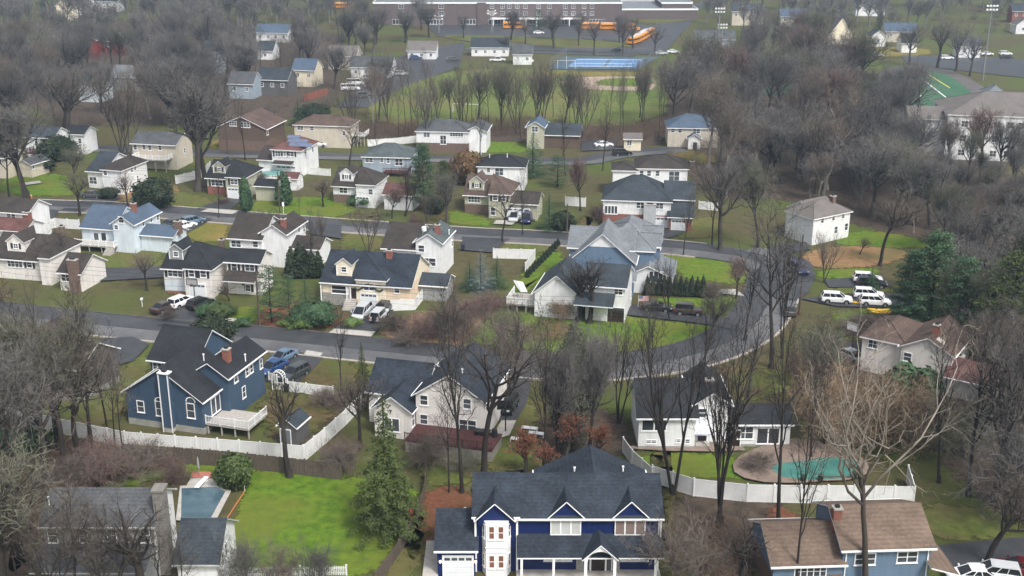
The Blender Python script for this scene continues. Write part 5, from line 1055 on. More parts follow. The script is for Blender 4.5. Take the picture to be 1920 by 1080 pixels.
# --- white house behind the green pool cover
h=House('house','long white house with black roof, front gable and a small awning over its back steps',1193,787,3.9,0,W_WHITE,RF_BLACK)
L=h.bpx((1193,787),1312,3.9,711,pitch=35,low=(FOUND,.5)); Gb=h.bpx((1299,763),1375,4.9,d=9,roof='gy',pitch=34,low=(FOUND,.45)); X=h.bpx((1372,799),1490,2.7,759,pitch=29,low=(FOUND,.3))
for b,px,py,w_,hh,n in((L,1223,797,2.8,1.45,2),(L,1221,828,1.2,.5,2),(L,1272,826,.6,.5,1),(L,1289,827,.6,.6,1),(Gb,1315,774,1.0,1.2,1),(Gb,1313,811,1.3,.6,1),(X,1396,811,1.9,1.6,2),(X,1440,817,2.6,2.0,2)): h.win(b,'f',px,py,w_,hh,n,'tri' if px in(1223,1440) else 'dh')
h.door(X,'f',1380,822,DOORD,.9,2.0); p=h.hit(Gb,'f',1316,815); q=MB(); q.add([(p[0]-1,Gb['y0']-1.2,2.0),(p[0]+1,Gb['y0']-1.2,2.0),(p[0]+1,Gb['y0']-.01,2.7),(p[0]-1,Gb['y0']-.01,2.7),(p[0]-1,Gb['y0']-1.2,1.85),(p[0]+1,Gb['y0']-1.2,1.85)],[(0,1,2,3),(4,5,1,0)]); h.part('awning',q,mat('awning_pale',(.62,.64,.78),(.55,.57,.7),scale=1))
h.door(Gb,'f',1316,826,DOORD,1.0,2.0); q=MB(); 
for i in range(4): q.box(p[0]-.8,Gb['y0']-1.5+.3*i,-.1,p[0]+.8,Gb['y0']-.01,.15+.14*i)
h.part('back_steps',q,CONC); h.chimney(1330,712,6.6,.9,.8,4,BRICK_D); h.finish()
# --- tan roofed blue house bottom right
h=House('house','blue and brick ranch house with tan brown roof and a brick chimney, bottom right',1445,1066,3.3,3,W_BLUE,RF_TAN)
L=h.bpx((1445,1066),1590,3.3,980,pitch=27,low=(BRICK_D,2.3)); Rr=h.bpx((1577,1036),1757,4.7,948,pitch=25)
h.win(L,'f',1519,1076,2.9,1.6,5,'lite'); h.win(Rr,'f',1622,1048,1.9,1.2,2); h.win(Rr,'f',1701,1044,1.9,1.2,2); h.shed(Rr['x1']-.4,Rr['y0']-1.4,Rr['x1']+2.2,Rr['y1']-1,2.6,3.4,None,'l'); h.chimney(1570,953,7.2,.75,.75,4.5,BRICK); 
q=MB(); 
for x in(Rr['x0']+.25,Rr['x1']-.25): q.box(x-.05,Rr['y0']-.1,-.2,x+.05,Rr['y0']-.02,4.4)
h.part('downspout',q,TRIM); h.finish()
# --- grey house bottom left
h=House('house','grey two storey house with dark roof, stone chimney and a lower side wing, bottom left',70,991,5.4,0,W_DGREY,RF_GREY,trim=mat('trim_grey',(.4,.4,.4),rough=.6))
L=h.bpx((70,991),292,5.4,917,pitch=30,wall=W_GREY); X=h.bpx((322,1062),412,3.4,974,pitch=33,wall=W_WHITE,rf=RF_SLATE); h.shed(L['x0']-.4,L['y0']-3.2,L['x1'],L['y0']-.01,2.5,3.6)
for px in(87,157,210,273): h.win(L,'f',px,1004,.95,1.5)
q=MB(); xx=L['x1']+.012; q.poly([(xx,L['y0'],-.2),(xx,L['y1'],-.2),(xx,L['y1'],L['ze']),(xx,(L['y0']+L['y1'])/2,L['ze']+L['rise']),(xx,L['y0'],L['ze'])]); h.part('gable_wall',q,W_WHITE)
q=MB(); x=L['x1']+.03; q.box(x-.01,L['y0']+.6,-.2,x+.95,L['y0']+1.9,8.5); q.box(x-.1,L['y0']+.5,8.501,x+1.05,L['y0']+2.0,8.7); h.part('chimney',q,brick('stone_dark',(.2,.19,.17),(.13,.125,.115),(.17,.165,.15))); h.win(X,'r',423,1030,.9,1.4); h.win(X,'r',417,1048,.9,1.4); h.vent(92,942,7.4); h.finish()
# --- blue shingle house and the white house before it
h=House('house','large blue shingle house with pale grey roofs, white trimmed gables and a front porch',1063,490,5.6,-10,W_BLUE,RF_LGREY)
f=h.bpx((1064,491),1193,5.2,d=9,roof='gy',pitch=41,ov=.4); U=h.block(f['x0']-.6,f['y0']+3.0,9.8,7.5,6.6,'gx',pitch=31); V=h.block(f['x0']+3.8,f['y0']+4.5,8.6,13,6.2,'hip',pitch=35); 
P=h.block(f['x1']-.5,f['y0']+2.0,5.2,8.4,3.1,'gy',pitch=26,wall=W_WHITE); D1=h.block(V['x1']-2.6,V['y0']+2.2,3.4,2.6,6.3,'gx',pitch=52,ov=.25,z0=4); D2=h.block(V['x1']-2.6,V['y0']+6.4,3.4,2.6,6.3,'gx',pitch=52,ov=.25,z0=4)
h.shed(f['x0']-.5,f['y0']-1.9,f['x1']+.6,f['y0']-.01,3.0,4.0); q=MB(); yy=f['y0']-.02; xm=(f['x0']+f['x1'])/2; zp=f['ze']+f['rise']-.15; q.poly([(xm-2.1,yy,zp-1.86),(xm+2.1,yy,zp-1.86),(xm,yy,zp)]); h.part('gable_panel',q,W_WHITE)
for D_ in(D1,D2): h.winat('r',(D_['x1'],(D_['y0']+D_['y1'])/2,6.0),.9,1.3)
h.win(P,'f',1232,519,2.2,1.8,3,'tri'); q=MB()
for t in(0,.33,.66,1): q.box(P['x1']+.9,P['y0']+t*8-.1,-.2,P['x1']+1.1,P['y0']+t*8+.1,2.9)
h.part('porch_post',q,TRIM); h.shed(P['x1']+.02,P['y0']-.3,P['x1']+1.5,P['y1']+.3,2.7,3.2,None,'l'); h.vent(1132,425,8.2); h.finish()
h=House('house','white house with black roof, tall front gable and a flag on its corner',997,550,3.9,-13,W_WHITE,RF_SLATE)
A_=h.bpx((997,552),1088,3.5,d=10,roof='gy',pitch=40); B_=h.bpx((1093,537),1176,5.2,496,pitch=27,low=None)
h.win(B_,'f',1163,545,1.3,1.1,2); h.win(B_,'r',1190,537,.8,1.1); h.garage(B_,'f',1180-25,572,.01+2.4,2.2,DOORD); h.shed(A_['x1']-.3,B_['y0']-2.6,A_['x1']+5.4,B_['y0']-.01,3.0,4.2); q=MB()
for t in(.2,5.0): q.box(A_['x1']+t,B_['y0']-2.4,-.2,A_['x1']+t+.14,B_['y0']-2.26,2.95)
h.part('porch_post',q,TRIMB); h.deck(A_['x0']-4.4,A_['y0']+1,A_['x0']-.05,A_['y0']+6,1.3,DECKW,TRIM,'fl'); h.dormer(A_|{'x0':A_['x1']-1.3,'y0':A_['y0']+4,'ze':3.6},1108,0,2.0,1.5,35); h.chimney(1097,487,8.6,.9,.8,5,BRICK_D); h.finish()
FLAGM=None
def flag(px,py,z,label):
    x,y=G(px,py,z); w,hh=1.5,.85; b=MB(); n=13
    for i in range(n):
        z0=hh*i/n; b.quad((0,0,z0),(w,.06,z0),(w,.06,z0+hh/n),(0,0,z0+hh/n),i%2)
    b.quad((.0,-.006,hh*6/13),(w*.42,.014,hh*6/13),(w*.42,.014,hh),(0,-.006,hh),2)
    for i in range(4):
        for j in range(5): xx=.06+j*.11; zz=hh*6/13+.06+i*.095; b.quad((xx,-.012+xx*.04,zz),(xx+.045,-.012+xx*.04,zz),(xx+.045,-.012+xx*.04,zz+.04),(xx,-.012+xx*.04,zz+.04),1)
    r=thing('flag',label,'flag',(x,y,z)); b_=b.mesh('flag_cloth',[mat('flag_red',(.5,.03,.03)),mat('flag_white',(.75,.75,.75)),mat('flag_blue',(.02,.03,.15))])
    for p in b_.polygons: p.flip() if hasattr(p,'flip') and False else None
    link('cloth',b_,r); p=MB(); p.tube([(0,.25,-.9),(0,0,.0),(0,-.02,.95)],.025,6); link('staff',p.mesh('flag_staff',TRIM),r)
flag(1197,565,1.6,'striped red and white flag hanging at the corner of the white gabled house')
# --- brick and white house, and those behind
h=House('house','white and red brick house with dark hip roof, arched brick entrance and two garage doors',1127,374,5.0,-8,W_WHITE,RF_SLATE)
m_=h.bpx((1127,376),1262,5.0,d=11,roof='hip',pitch=33,low=(BRICK,2.5)); g=h.bpx((1147,372),1183,4.9,d=4,roof='gy',pitch=34,wall=BRICK,rf=RF_SLATE)
X=h.block(m_['x1']-.3,m_['y0']-1.4,4.2,9,2.7,'gx',pitch=24,wall=BRICK); Y=h.block(m_['x1']-1.2,m_['y0']+2.6,5.2,8,5.0,'gx',pitch=30)
h.win(m_,'f',1201,385,1.6,1.2,2); h.win(m_,'f',1236,386,1.6,1.2,2); h.win(m_,'f',1139,393,2.4,1.6,4,'tri'); h.door(g,'f',1168,395,DOORD,1.5,2.5); p=h.hit(g,'f',1168,385); q=MB(); q.add([(p[0]+.95*math.cos(a),g['y0']-.03,3.1+.75*math.sin(a)) for a in np.linspace(0,math.pi,9)],[tuple(range(8,-1,-1))]); h.part('arch_window',q,GLASS)
h.garage(m_,'f',1238,415,2.7); h.garage(X,'f',1272,417,2.4); h.win(Y,'f',1279,380,1.0,1.3); h.chimney(0,0,4.6,2.2,.9,-.2,mat('chimney_grey_block',(.42,.44,.46),(.36,.38,.4),scale=1.5),(m_['x0']+8.6,m_['y0']-.5)); h.finish()
h=House('house','white two storey house with purple-brown hip roof behind the brick and white house',1195,317,5.4,-4,W_WHITE,RF_DBR)
m_=h.bpx((1190,317),1293,5.4,291,roof='hip',pitch=24,d=None); g=h.bpx((1146,321),1196,5.2,d=7,roof='hip',pitch=24)
for px in(1203,1217,1233): h.win(m_,'f',px,325,.9,1.2)
h.win(m_,'f',1264,330,2.2,2.0,2); h.chimney(1298,303,7.0,1,.8,0,BRICK_D); h.finish()
# --- more houses of the second and third streets
def plain(label,A,B,ze,yaw,wall,roof,rt='hip',ridge=None,d=8.5,pitch=26,wins=(),base=None,chim=None,back=None,cat='house',name='house'):
    h=House(name,label,A[0],A[1],ze,yaw,wall,roof,cat); b=h.bpx(A,B,ze,ridge,d,back,rt,pitch,low=base)
    for w in wins: h.win(b,*w)
    if chim: h.chimney(*chim)
    return h,b
h,b=plain('white split-level house with grey-green roof beside a dark round shrub',(159,322),195,3.4,-16,W_WHITE,RF_SLATE,'gx',286,wins=[('f',172,338,1.8,1.6,2)]); b2=h.bpx((186,319),227,5.0,back=302,roof='hip',pitch=30,rf=RF_DBR); h.win(b2,'f',197,324,.9,1.1); h.win(b2,'r',247,318,.7,1.2); h.win(b2,'r',258,334,.7,1.2); h.win(b2,'r',253,315,.7,1.1); h.finish()
h,b=plain('white two storey house with maroon hip roof carrying solar panels',(505,281),565,5.6,-14,W_WHITE,RF_RED,'hip',None,10,28,[('f',517,288,2.6,1.2,4,'dh',SHUT),('f',541,288,2.6,1.2,3,'dh',SHUT),('r',572,284,1,1.2),('r',586,280,1,1.2)])
g=h.block(b['x0']-3.5,b['y0']+.5,4.2,8,3.2,'gx',pitch=28,rf=RF_DBR); h.garage(b,'f',536,310,4.4); h.shed(b['x0']+.5,b['y0']-1.6,b['x1']-1.5,b['y0']-.02,2.7,3.2,RF_DBR); q=MB()
SOL=mat('solar_panel',(.1,.13,.2),(.13,.16,.24),scale=2,rough=.15)
tp=b['tp']; 
for x,k,w_ in((b['x0']+3.6,.9,5.2),(b['x0']+2.8,2.0,4.6),(b['x0']+2.2,3.1,3.0)):
    z0=b['ze']+k*tp+.2; q.add([(x,b['y0']+k,z0),(x+w_,b['y0']+k,z0),(x+w_,b['y0']+k+1.0,z0+tp),(x,b['y0']+k+1.0,z0+tp),(x,b['y0']+k,z0-.06),(x+w_,b['y0']+k,z0-.06),(x+w_,b['y0']+k+1.0,z0+tp-.06),(x,b['y0']+k+1.0,z0+tp-.06)],[(0,1,2,3),(7,6,5,4),(0,4,5,1),(1,5,6,2),(2,6,7,3),(3,7,4,0)])
h.part('solar_panel',q,SOL); h.finish()
h,b=plain('wide cream house with brown hip roof beyond the solar roofed house',(548,235),657,5.2,-9,W_BEIGE,RF_BROWN,'hip',216,None,24,[('f',563,240,1.6,1.1,2),('f',585,241,1,1.1),('f',655-10,250,.9,1.2),('r',668,240,1,1.2)]); h.deck(b['x1']+.1,b['y0']+2,b['x1']+3,b['y0']+6,2.6,sides='fr'); h.finish()
h,b=plain('white and brick house with grey hip roof and long window band near the field',(777,247),880,5.0,-6,W_WHITE,RF_GREY,'hip',224,None,25,[('f',856,252,3.2,1.1,5),('f',831,262,1.5,2.2,2),('f',800,253,1.6,1.1,2)],(BRICK_D,2.4)); g=h.block(b['x1']-1,b['y0']+1.5,5,8.5,5.0,'gy',pitch=25); h.win(g,'r',899,243,1,1.3); h.finish()
h,b=plain('blue-grey ranch house with streaked grey hip roof behind the tall pine',(676,295),772,3.6,-6,W_BLGREY,RF_TEAL,'hip',269,None,26,[('f',692,300,1.8,1.1,2),('f',716,300,.8,1.2),('f',728,301,.8,1.2),('f',748,304,1.8,1.6,2)]); h.deck(b['x0']+5,b['y0']-2.6,b['x0']+10.5,b['y0']-.02,.9,DECKR,DECKR,'fr'); h.finish()
h,b=plain('white house with low dark hip roof and round white vents',(892,313),986,4.8,-6,W_WHITE,RF_BLACK,'hip',291,None,24,[('f',916,319,.8,1.0),('f',936,322,1.8,1.6,2),('r',985,325,.7,1.5)]); h.vent(918,294,6.6); h.vent(902,289,6.6); h.vent(951,293,6.6); h.finish()
h,b=plain('white house with grey-brown hip roof standing at an angle by the wood',(1526,413),1600,4.7,33,W_WHITE,RF_TAUPE,'hip',None,7.2,30,[('f',1542,411,.8,1.1),('f',1563,405,.8,1.1),('f',1581,402,.8,1.1),('f',1567,431,.9,1.4),('f',1587,425,.9,1.4)],None,(1562,368,9.2,.8,.8,6,BRICK_D)); g=h.block(b['x0']+3,b['y0']+3.5,6,5,4.7,'gx',pitch=30); h.dormer(b,1490,-.0,2.0,1.2,40) if False else None; h.finish()
h=House('house','off-white house with long brown saltbox roof and brick chimney near the tall pines',1684,649,5.2,-34,W_PINKW,RF_BROWN)
m_=h.bpx((1684,651),1790,4.6,d=10,roof='gy',pitch=28); l_=h.block(m_['x0']-5.2,m_['y0']+.6,5.4,8.5,4.8,'hip',pitch=28); h.win(l_,'f',1637,645,1.3,1.2,2); h.win(m_,'f',1697,668,1.1,1.2); h.chimney(1798,668,7.0,1.2,.9,-.2,BRICK); h.block(m_['x1']-.2,m_['y0']-1.5,5.5,6,2.6,'gx',pitch=25,rf=RF_RED); h.chimney(1757,610,8.2,.8,.7,5,BRICK)
q=MB(); p=h.loc(1766,630,6.6); k=m_['x1']-p[0]; z=m_['ze']+k*m_['tp']+.18; q.add([(p[0]-.5,p[1]-.6,z+.5*m_['tp']),(p[0]+.5,p[1]-.6,z-.5*m_['tp']),(p[0]+.5,p[1]+.6,z-.5*m_['tp']),(p[0]-.5,p[1]+.6,z+.5*m_['tp'])],[(0,1,2,3)]); h.part('skylight',q,mat('skylight_pane',(.35,.33,.3),rough=.2)); h.finish()
h,b=plain('dark grey house with white corner trim hidden among bare trees on the left',(-30,668),78,4.8,-20,W_DBROWN,RF_DBR,'gy',None,9,30,[('f',30,725,1.0,1.4),('r',98,700,1,1.2),('r',117,705,1,1.4)]); g=h.block(b['x1']-.1,b['y0']+.8,5,7,4.6,'gx',pitch=30,wall=W_DGREY,low=(FOUND,.9)); h.finish()
h,b=plain('dark brown gabled house with tan eaves behind the cream and solar roofed houses',(404,240),500,5.2,-12,W_DBROWN,RF_BROWN,'gy',None,12,24,[('f',437,232,1.8,1.1,3),('f',460,234,2.4,1.3,3),('r',490,232,1,1.4)],(BRICK_D,2.4)); h.finish()
h,b=plain('grey roofed tan house with white railed upper deck behind two great trees',(243,270),330,5.4,-12,W_BEIGE,RF_GREY,'gx',248,None,26,[('f',251,276,.9,1.2),('f',270,276,.9,1.2),('f',281,277,.9,1.2),('f',300,277,.9,1.2),('r',346,282,.8,1.2)]); h.deck(b['x0']+1.5,b['y0']-3,b['x1']-1,b['y0']-.02,2.7,DECKW,TRIM,'flr'); h.finish()
h,b=plain('white house with slate roof and red deck behind the left hedge',(42,258),100,4.8,-12,W_WHITE,RF_SLATE,'gx',238,None,27,[('f',68,264,.9,1.2),('f',82,265,1.4,1.2,2),('f',90,265,.9,1.2)]); h.deck(b['x0']+2,b['y0']-3,b['x1'],b['y0']-.02,1.9,DECKR,DECKR,'flr'); h.finish()
h,b=plain('white house with dark roof behind the leaning trunk on the left',(118,252),158,4.6,-12,W_WHITE,RF_BLACK,'gx',236,None,27,[('f',130,262,.9,1.2),('f',150,264,.9,1.2)]); h.finish()
h,b=plain('small beige garage with a white arched door canopy on the left lawn',(26,308),58,2.7,-20,W_BEIGE,RF_GREY,'gy',None,6,26,[('r',54,315,.8,1.0)],cat='garage',name='garage'); h.finish()
h,b=plain('beige house with grey roof on the far left edge above the lawn',(-30,296),12,4.4,-12,W_BEIGE,RF_GREY,'gx',277,None,27,[('f',0,304,1,1.2)]); h.finish()
h,b=plain('cream gabled house with blue-grey roof behind the bare tree belt',(985,240),1022,5,-8,W_SAGE,RF_BLUE,'gy',None,8,32,[('f',1003,242,1.6,1.4,2)]); g=h.block(b['x1']-.2,b['y0']+1.5,8.5,7,3.2,'gx',pitch=30,wall=W_DBROWN,rf=RF_SLATE); h.finish()
h,b=plain('tan house with blue-grey hip roof and small white gabled porch',(1250,241),1350,4.6,-4,W_BEIGE,RF_BLUE,'hip',214,None,29,[('f',1262,244,1,1.2),('f',1275,245,1,1.2),('f',1306,246,1.8,1.2,2)]); g=h.block(b['x0']+4.8,b['y0']-2,2.8,3,2.7,'gy',pitch=35,wall=TRIM); h.door(g,'f',1303,275,DOORD); h.finish()
h,b=plain('cream cottage with tan gable beyond the third street',(1168,262),1205,2.8,-4,W_CREAM,RF_TAUPE,'gx',250,None,28,[('f',1180,268,1.2,1.2,2)]); h.finish()
h,b=plain('white apartment block of three storeys with taupe hip roof on the right edge',(1776,216),2080,10.2,-10,W_WHITE,RF_TAUPE,'hip',174,None,22,[],cat='apartment block',name='apartment_building')
for x,yy in ((1808,236),(1868,239),(1894,241),(1914,243)):
    for k in range(3): p=h.hit(b,'f',x,yy+2); h.winat('f',(p[0],p[1],8.3-3.3*k),1.5,1.5,2)
g=h.block(b['x0']-8,b['y0']+3,8.2,9,8.6,'gx',pitch=24); h.winat('f',(g['x0']+3,g['y0'],6.6),1.3,1.4,2); h.finish()
h,b=plain('low taupe roofed wing of apartments half hidden in the wood',(1722,236),1785,5.5,-10,W_WHITE,RF_TAUPE,'gx',None,8,22,[('f',1740,245,1.4,1.4,2),('f',1768,247,1.4,1.4,2)],cat='apartment block',name='apartment_building'); h.finish()
# --- school and its neighbours
h,b=plain('long red brick school with flat white-edged roof along the top of the picture',(698,6),1168,9.6,0,BRICK_S,RF_LGREY,'flat',None,26,0,[],cat='school',name='school_building')
for x in (1213/4+480,1390/4+480,1090/4+480,1770/4+480,1850/4+480,1900/4+480,970,985,1010,1030,1060,1075,1095,1110):
    for z in(2.2,5.2,8.2)[1:] : p=h.hit(b,'f',x,20); h.winat('f',(p[0],p[1],z),2.4 if x<900 else 1.8,1.7,2)
for x in(750,815,877,930,990,1050,1120): p=h.hit(b,'f',x,20); h.winat('f',(p[0],p[1],1.5),7,2.2,5,'tri')
q=MB(); q.box(b['x0']+52,b['y0']-4,2.9,b['x0']+92,b['y0']-.01,3.3); 
for i in range(9): q.box(b['x0']+53+i*4.8,b['y0']-3.9,0,b['x0']+53.4+i*4.8,b['y0']-3.5,2.9)
h.part('entrance_canopy',q,TRIM); q=MB(); q.box(b['x0']+46,b['y0']-.4,0,b['x0']+50,b['y0']-.01,9.9); q.box(b['x0']+50.01,b['y0']-.25,5,b['x0']+55,b['y0']-.01,5.6,1); h.part('brick_pier',q,[BRICK_S,CONC]); h.finish()
h,b=plain('low brick school hall with white roof right of the long brick building',(1150,18),1310,4.6,0,BRICK_S,RF_LGREY,'flat',None,40,0,[],cat='school',name='school_building'); h.finish()
h,b=plain('brick school gymnasium block with pale flat roof at the top edge',(1240,6),1300,7,0,BRICK_S,RF_LGREY,'flat',None,30,0,[],cat='school',name='school_building'); h.finish()
FARH=[('white clubhouse with dark blue-grey roof near the tennis courts',(882,90),955,3,-2,W_WHITE,RF_SLATE,'gx',77),('white shed with grey roof and a roller door by the tennis courts',(960,103),999,3.4,-2,W_WHITE,RF_GREY,'gx',81),
('grey house with pale blue gable among bare trees at upper left',(142,161),185,4.6,-14,W_SKY,RF_SLATE,'gx',141),('red barn-like house with white gable edge, left of the other red house',(151,76),180,5,-10,W_BARN,RF_GREY,'gy',None),('red house half hidden behind a bare tree at upper left',(192,78),214,4.5,-10,W_BARN,RF_GREY,'gx',68),
('tall pale blue house with white window bays at upper left',(376,97),412,7,-10,W_SKY,RF_SLATE,'gx',86),('grey house with two white dormer windows and white posts at upper left',(425,158),475,4.2,-10,W_BLGREY,RF_GREY,'gx',141),
('dark house with white posted porch near the red brick fence',(478,150),540,4.6,-12,W_DGREY,RF_SLATE,'gx',122),('cream house with tall window behind the dark porch house',(545,132),590,5,-12,W_CREAM,RF_BLUE,'gx',115),('house with wide pale blue roof left of the school buses',(478,62),540,3.6,-8,W_WHITE,RF_BLUE,'gx',50),
('low white house under a dark roof below the school lawn',(480,96),512,3,-8,W_WHITE,RF_SLATE,'gx',86),('long tan house among trees left of the parking lot',(612,106),668,4.4,-8,W_BEIGE,RF_TAUPE,'gx',88),('white low building behind the parked vans',(655,127),735,3.2,-6,W_WHITE,RF_GREY,'gx',117),('pale low house beside the parking lot entrance',(762,96),818,3,-4,W_WHITE,RF_TAUPE,'gx',86),
('cream house with white arched front at the top left corner',(103,12),130,6,-8,W_CREAM,RF_TAUPE,'gy',None),('grey house with white gable near the top left corner',(134,6),165,5.5,-8,W_WHITE,RF_GREY,'gx',None),('long pale house cut by the top edge of the picture',(168,3),220,5,-8,W_WHITE,RF_SLATE,'gx',None),
('white and grey house deep in the left wood',(205,145),265,4,-12,W_GREY,RF_LGREY,'gx',120),('house with pale hipped roof among the bare trees at left',(255,122),330,3.6,-12,W_DGREY,RF_LGREY,'hip',None),
('low grey school sheds under the floodlight poles',(1303,75),1380,3.6,-2,W_BLGREY,RF_GREY,'gx',62),('beige two storey house at the top right of the school road',(1372,22),1432,6,-4,W_BEIGE,RF_SLATE,'gx',6),('house with pale teal roof at the upper right',(1463,32),1512,4,-4,W_SAGE,RF_BLUE,'gx',20),
('steep cream A-frame house beyond the far road',(1552,70),1602,3,-4,W_CREAM,RF_TAUPE,'gy',None),('white cottage with front gable beyond the far road',(1632,70),1664,3.6,-4,W_WHITE,RF_SLATE,'gy',None),('blue-grey roofed house behind the white cottage',(1660,60),1722,4,-4,W_BEIGE,RF_BLUE,'gx',42),('white house right of the blue-grey roofed one',(1690,82),1722,3.4,-4,W_WHITE,RF_DBR,'gx',72),
('white gabled house between the four big roadside trees',(1798,88),1842,4,-4,W_WHITE,RF_GREY,'gx',72),('long white building cut by the top edge at right',(1605,10),1662,5,-4,W_WHITE,RF_SLATE,'gx',None),('brick house with white window at the top right corner',(1898,22),1960,5,-4,BRICK,RF_SLATE,'gx',8),('small white gabled porch house on the right edge by the road',(1905,48),1935,3.5,-4,W_WHITE,RF_TAUPE,'gy',None),('grey clubhouse with pale pitched roof beside the apartment block',(1850,178),1890,4,-6,W_DGREY,RF_LGREY,'hip',None)]
for lb,A,B,ze,yw,wl_,rf_,rt,rg in FARH:
    h=House('house',lb,A[0],A[1],ze,yw,wl_,rf_); b=h.bpx(A,B,ze,None,8,None,rt,38 if 'A-frame' not in lb else 55)
    FOOT+=[(h.ox+b['w']/2,h.oy-10,8),(h.ox+b['w']/2,h.oy-22,7)]
    n=max(1,int(b['w']/3.2))
    for i in range(n): h.winat('f',(b['x0']+b['w']*(i+.5)/n,b['y0'],b['ze']-1.6),1.1,1.2,1+i%2)
    if 'roller' in lb: h.winat('f',(b['x0']+b['w']*.4,b['y0'],1.2),3.4,2.2,1,'tri',pane=GDOOR)
    h.finish()
# ================================================================== vehicles in the driveways and streets
carpx('suv',P_W,341,574,60,'white suv parked nose-in beside the black one before the grey dormer house'); carpx('suv',P_K,377,577,60,'black suv parked nose-in under the basketball hoop')
carpx('sedan',P_BR,310,583,60,'dark brown car half hidden by branches at the driveway mouth'); carpx('minivan',P_S,679,594,-103,'silver minivan facing the street before the cream house'); carpx('jeep',P_S,712,600,76,'small silver off-roader with a black spare wheel on its back, before the cream house',spare=True)
carpx('suv',P_K,722,584,76,'black car behind the silver off-roader by the garlanded fence'); carpx('sedan',P_SB,531,677,-120,'steel blue sedan at the street end of the blue house driveway'); carpx('sedan',P_B,512,697,-120,'bright blue car tucked against the wall of the slate blue house')
carpx('suv',P_DG,552,709,-120,'dark green-grey suv behind the white garden arch'); carpx('jeep',P_K,953,771,-105,'black off-roader parked at the end of the drive beside the beige house'); carpx('convertible',P_K,1231,583,-12,'black car with soft top on the corner driveway'); carpx('jeep',P_BR,1292,591,-12,'brown off-roader parked nearest the street on the corner driveway')
carpx('suv',P_G,1480,588,80,'dark grey suv parked on the street at the bend'); carpx('suv',P_NB,1497,512,-80,'dark blue suv on the street by the straw covered bank'); carpx('suv',P_W,1568,568,-10,'white suv with black roof nearest the street, alone in its driveway'); carpx('suv',P_W,1628,560,-10,'white suv standing behind the other white suv, under the pines')
carpx('suv',P_W,1640,573,-10,'white suv standing in front of the other white suv, beside the yellow kayaks'); carpx('suv',P_K,1634,539,-10,'black suv in the upper right driveway, in front of a white car'); carpx('suv',P_W,1626,530,-10,'white car mostly hidden by the black suv'); carpx('sedan',P_S,1597,676,-60,'silver sedan among the brush beside the brown roofed house')
carpx('sedan',P_G,174,371,-10,'dark grey sedan in the driveway of the white house with grey-green roof'); carpx('suv',P_SB,362,421,48,'steel blue suv nearest the street beside the pale blue house'); carpx('sedan',P_W,347,429,48,'white car between two others beside the pale blue house'); carpx('sedan',P_DG,325,425,48,'grey-green car closest to the pale blue house wall')
carpx('minivan',P_S,965,413,-98,'silver minivan before the double garage of the brown roofed house'); carpx('minivan',P_NB,988,416,-98,'navy minivan beside the silver minivan'); carpx('sedan',P_W,598,275,170,'white car passing behind the solar roofed house'); carpx('suv',P_K,1167,292,10,'black suv on the far street behind the purple-roofed house'); carpx('sedan',P_W,1132,276,10,'white car by the third street among tree trunks'); carpx('sedan',P_S,522,303,170,'silver car by the garage of the solar roofed house')
carpx('van',P_W,657,170,10,'large white van at the near end of the parking lot',name='parked_van',cat='van'); carpx('van',P_W,667,160,10,'white van with black windows in the second row of the parking lot',name='parked_van',cat='van'); carpx('pickup',P_W,700,164,15,'white pickup truck in the middle of the parking lot')
for i,(x,y,p,l) in enumerate(((692,150,P_W,'white suv in the back row of the parking lot, left'),(712,146,P_W,'white suv in the back row of the parking lot, right'),(722,140,P_S,'silver suv at the back corner of the parking lot'),(752,142,P_S,'silver car standing alone in the parking lot'),(684,183,P_G,'dark car at the near edge of the parking lot'),(780,112,P_B,'blue car at the far end of the parking lot'),(850,115,P_G,'grey car beside the clubhouse drive'))): carpx('suv',p,x,y,12,l)
carpx('pickup',P_W,933,116,0,'white truck with long cargo body by the tennis clubhouse',name='parked_truck',cat='truck'); carpx('van',P_W,985,118,0,'white van before the shed near the tennis courts',name='parked_van',cat='van')
for x,y,p,l,k in ((1775,112,P_W,'white car driving on the far road between two big trees','suv'),(1644,106,P_S,'pale car on the far road behind the wood','sedan'),(1850,104,P_W,'white car on the far road under the floodlight pole','sedan'),(1885,104,P_W,'white suv on the far road at right','suv'),(1887,110,P_K,'black car on the far road at right','sedan'),(1534,94,P_B,'blue pickup on the far side street','pickup'),(1262,100,P_W,'white car parked beyond the tennis courts','sedan'),(1240,103,P_S,'silver car parked beyond the tennis courts','sedan'),(1158,97,P_K,'black car on the lane behind the tennis courts','sedan'),(1010,64,P_W,'white car between the school buses','sedan')): carpx(k,p,x,y,2,l)
bus(966,54,0,'school bus parked alone in front of the long brick school'); bus(1110,55,0,'school bus under the trees at the right end of the school front'); bus(1148,56,0,'school bus at the far right corner of the school front'); bus(648,16,0,'school bus at the top left of the school grounds'); bus(1176,58,0,'school bus half hidden behind a tree at the lot entrance')
for i,(x,y) in enumerate(((1190,82),(1196,79),(1201,76),(1206,73),(1211,70),(1216,67))): bus(x,y,62,('school bus at the near end of the slanted row','second school bus of the slanted row','third school bus of the slanted row','fourth school bus of the slanted row','fifth school bus of the slanted row','school bus at the far end of the slanted row')[i])
carpx('sedan',P_W,1822,1090,175,'white car at the bottom right corner behind the tan roofed house'); carpx('suv',P_S,1862,1086,165,'silver suv at the bottom right corner beside the red car'); carpx('sedan',paint('maroon',(.09,.008,.012)),1912,1076,165,'dark red car at the bottom right corner of the picture')
carpx('minivan',P_S,178,690,-110,'grey van in the drive beside the dark grey house, seen through branches')
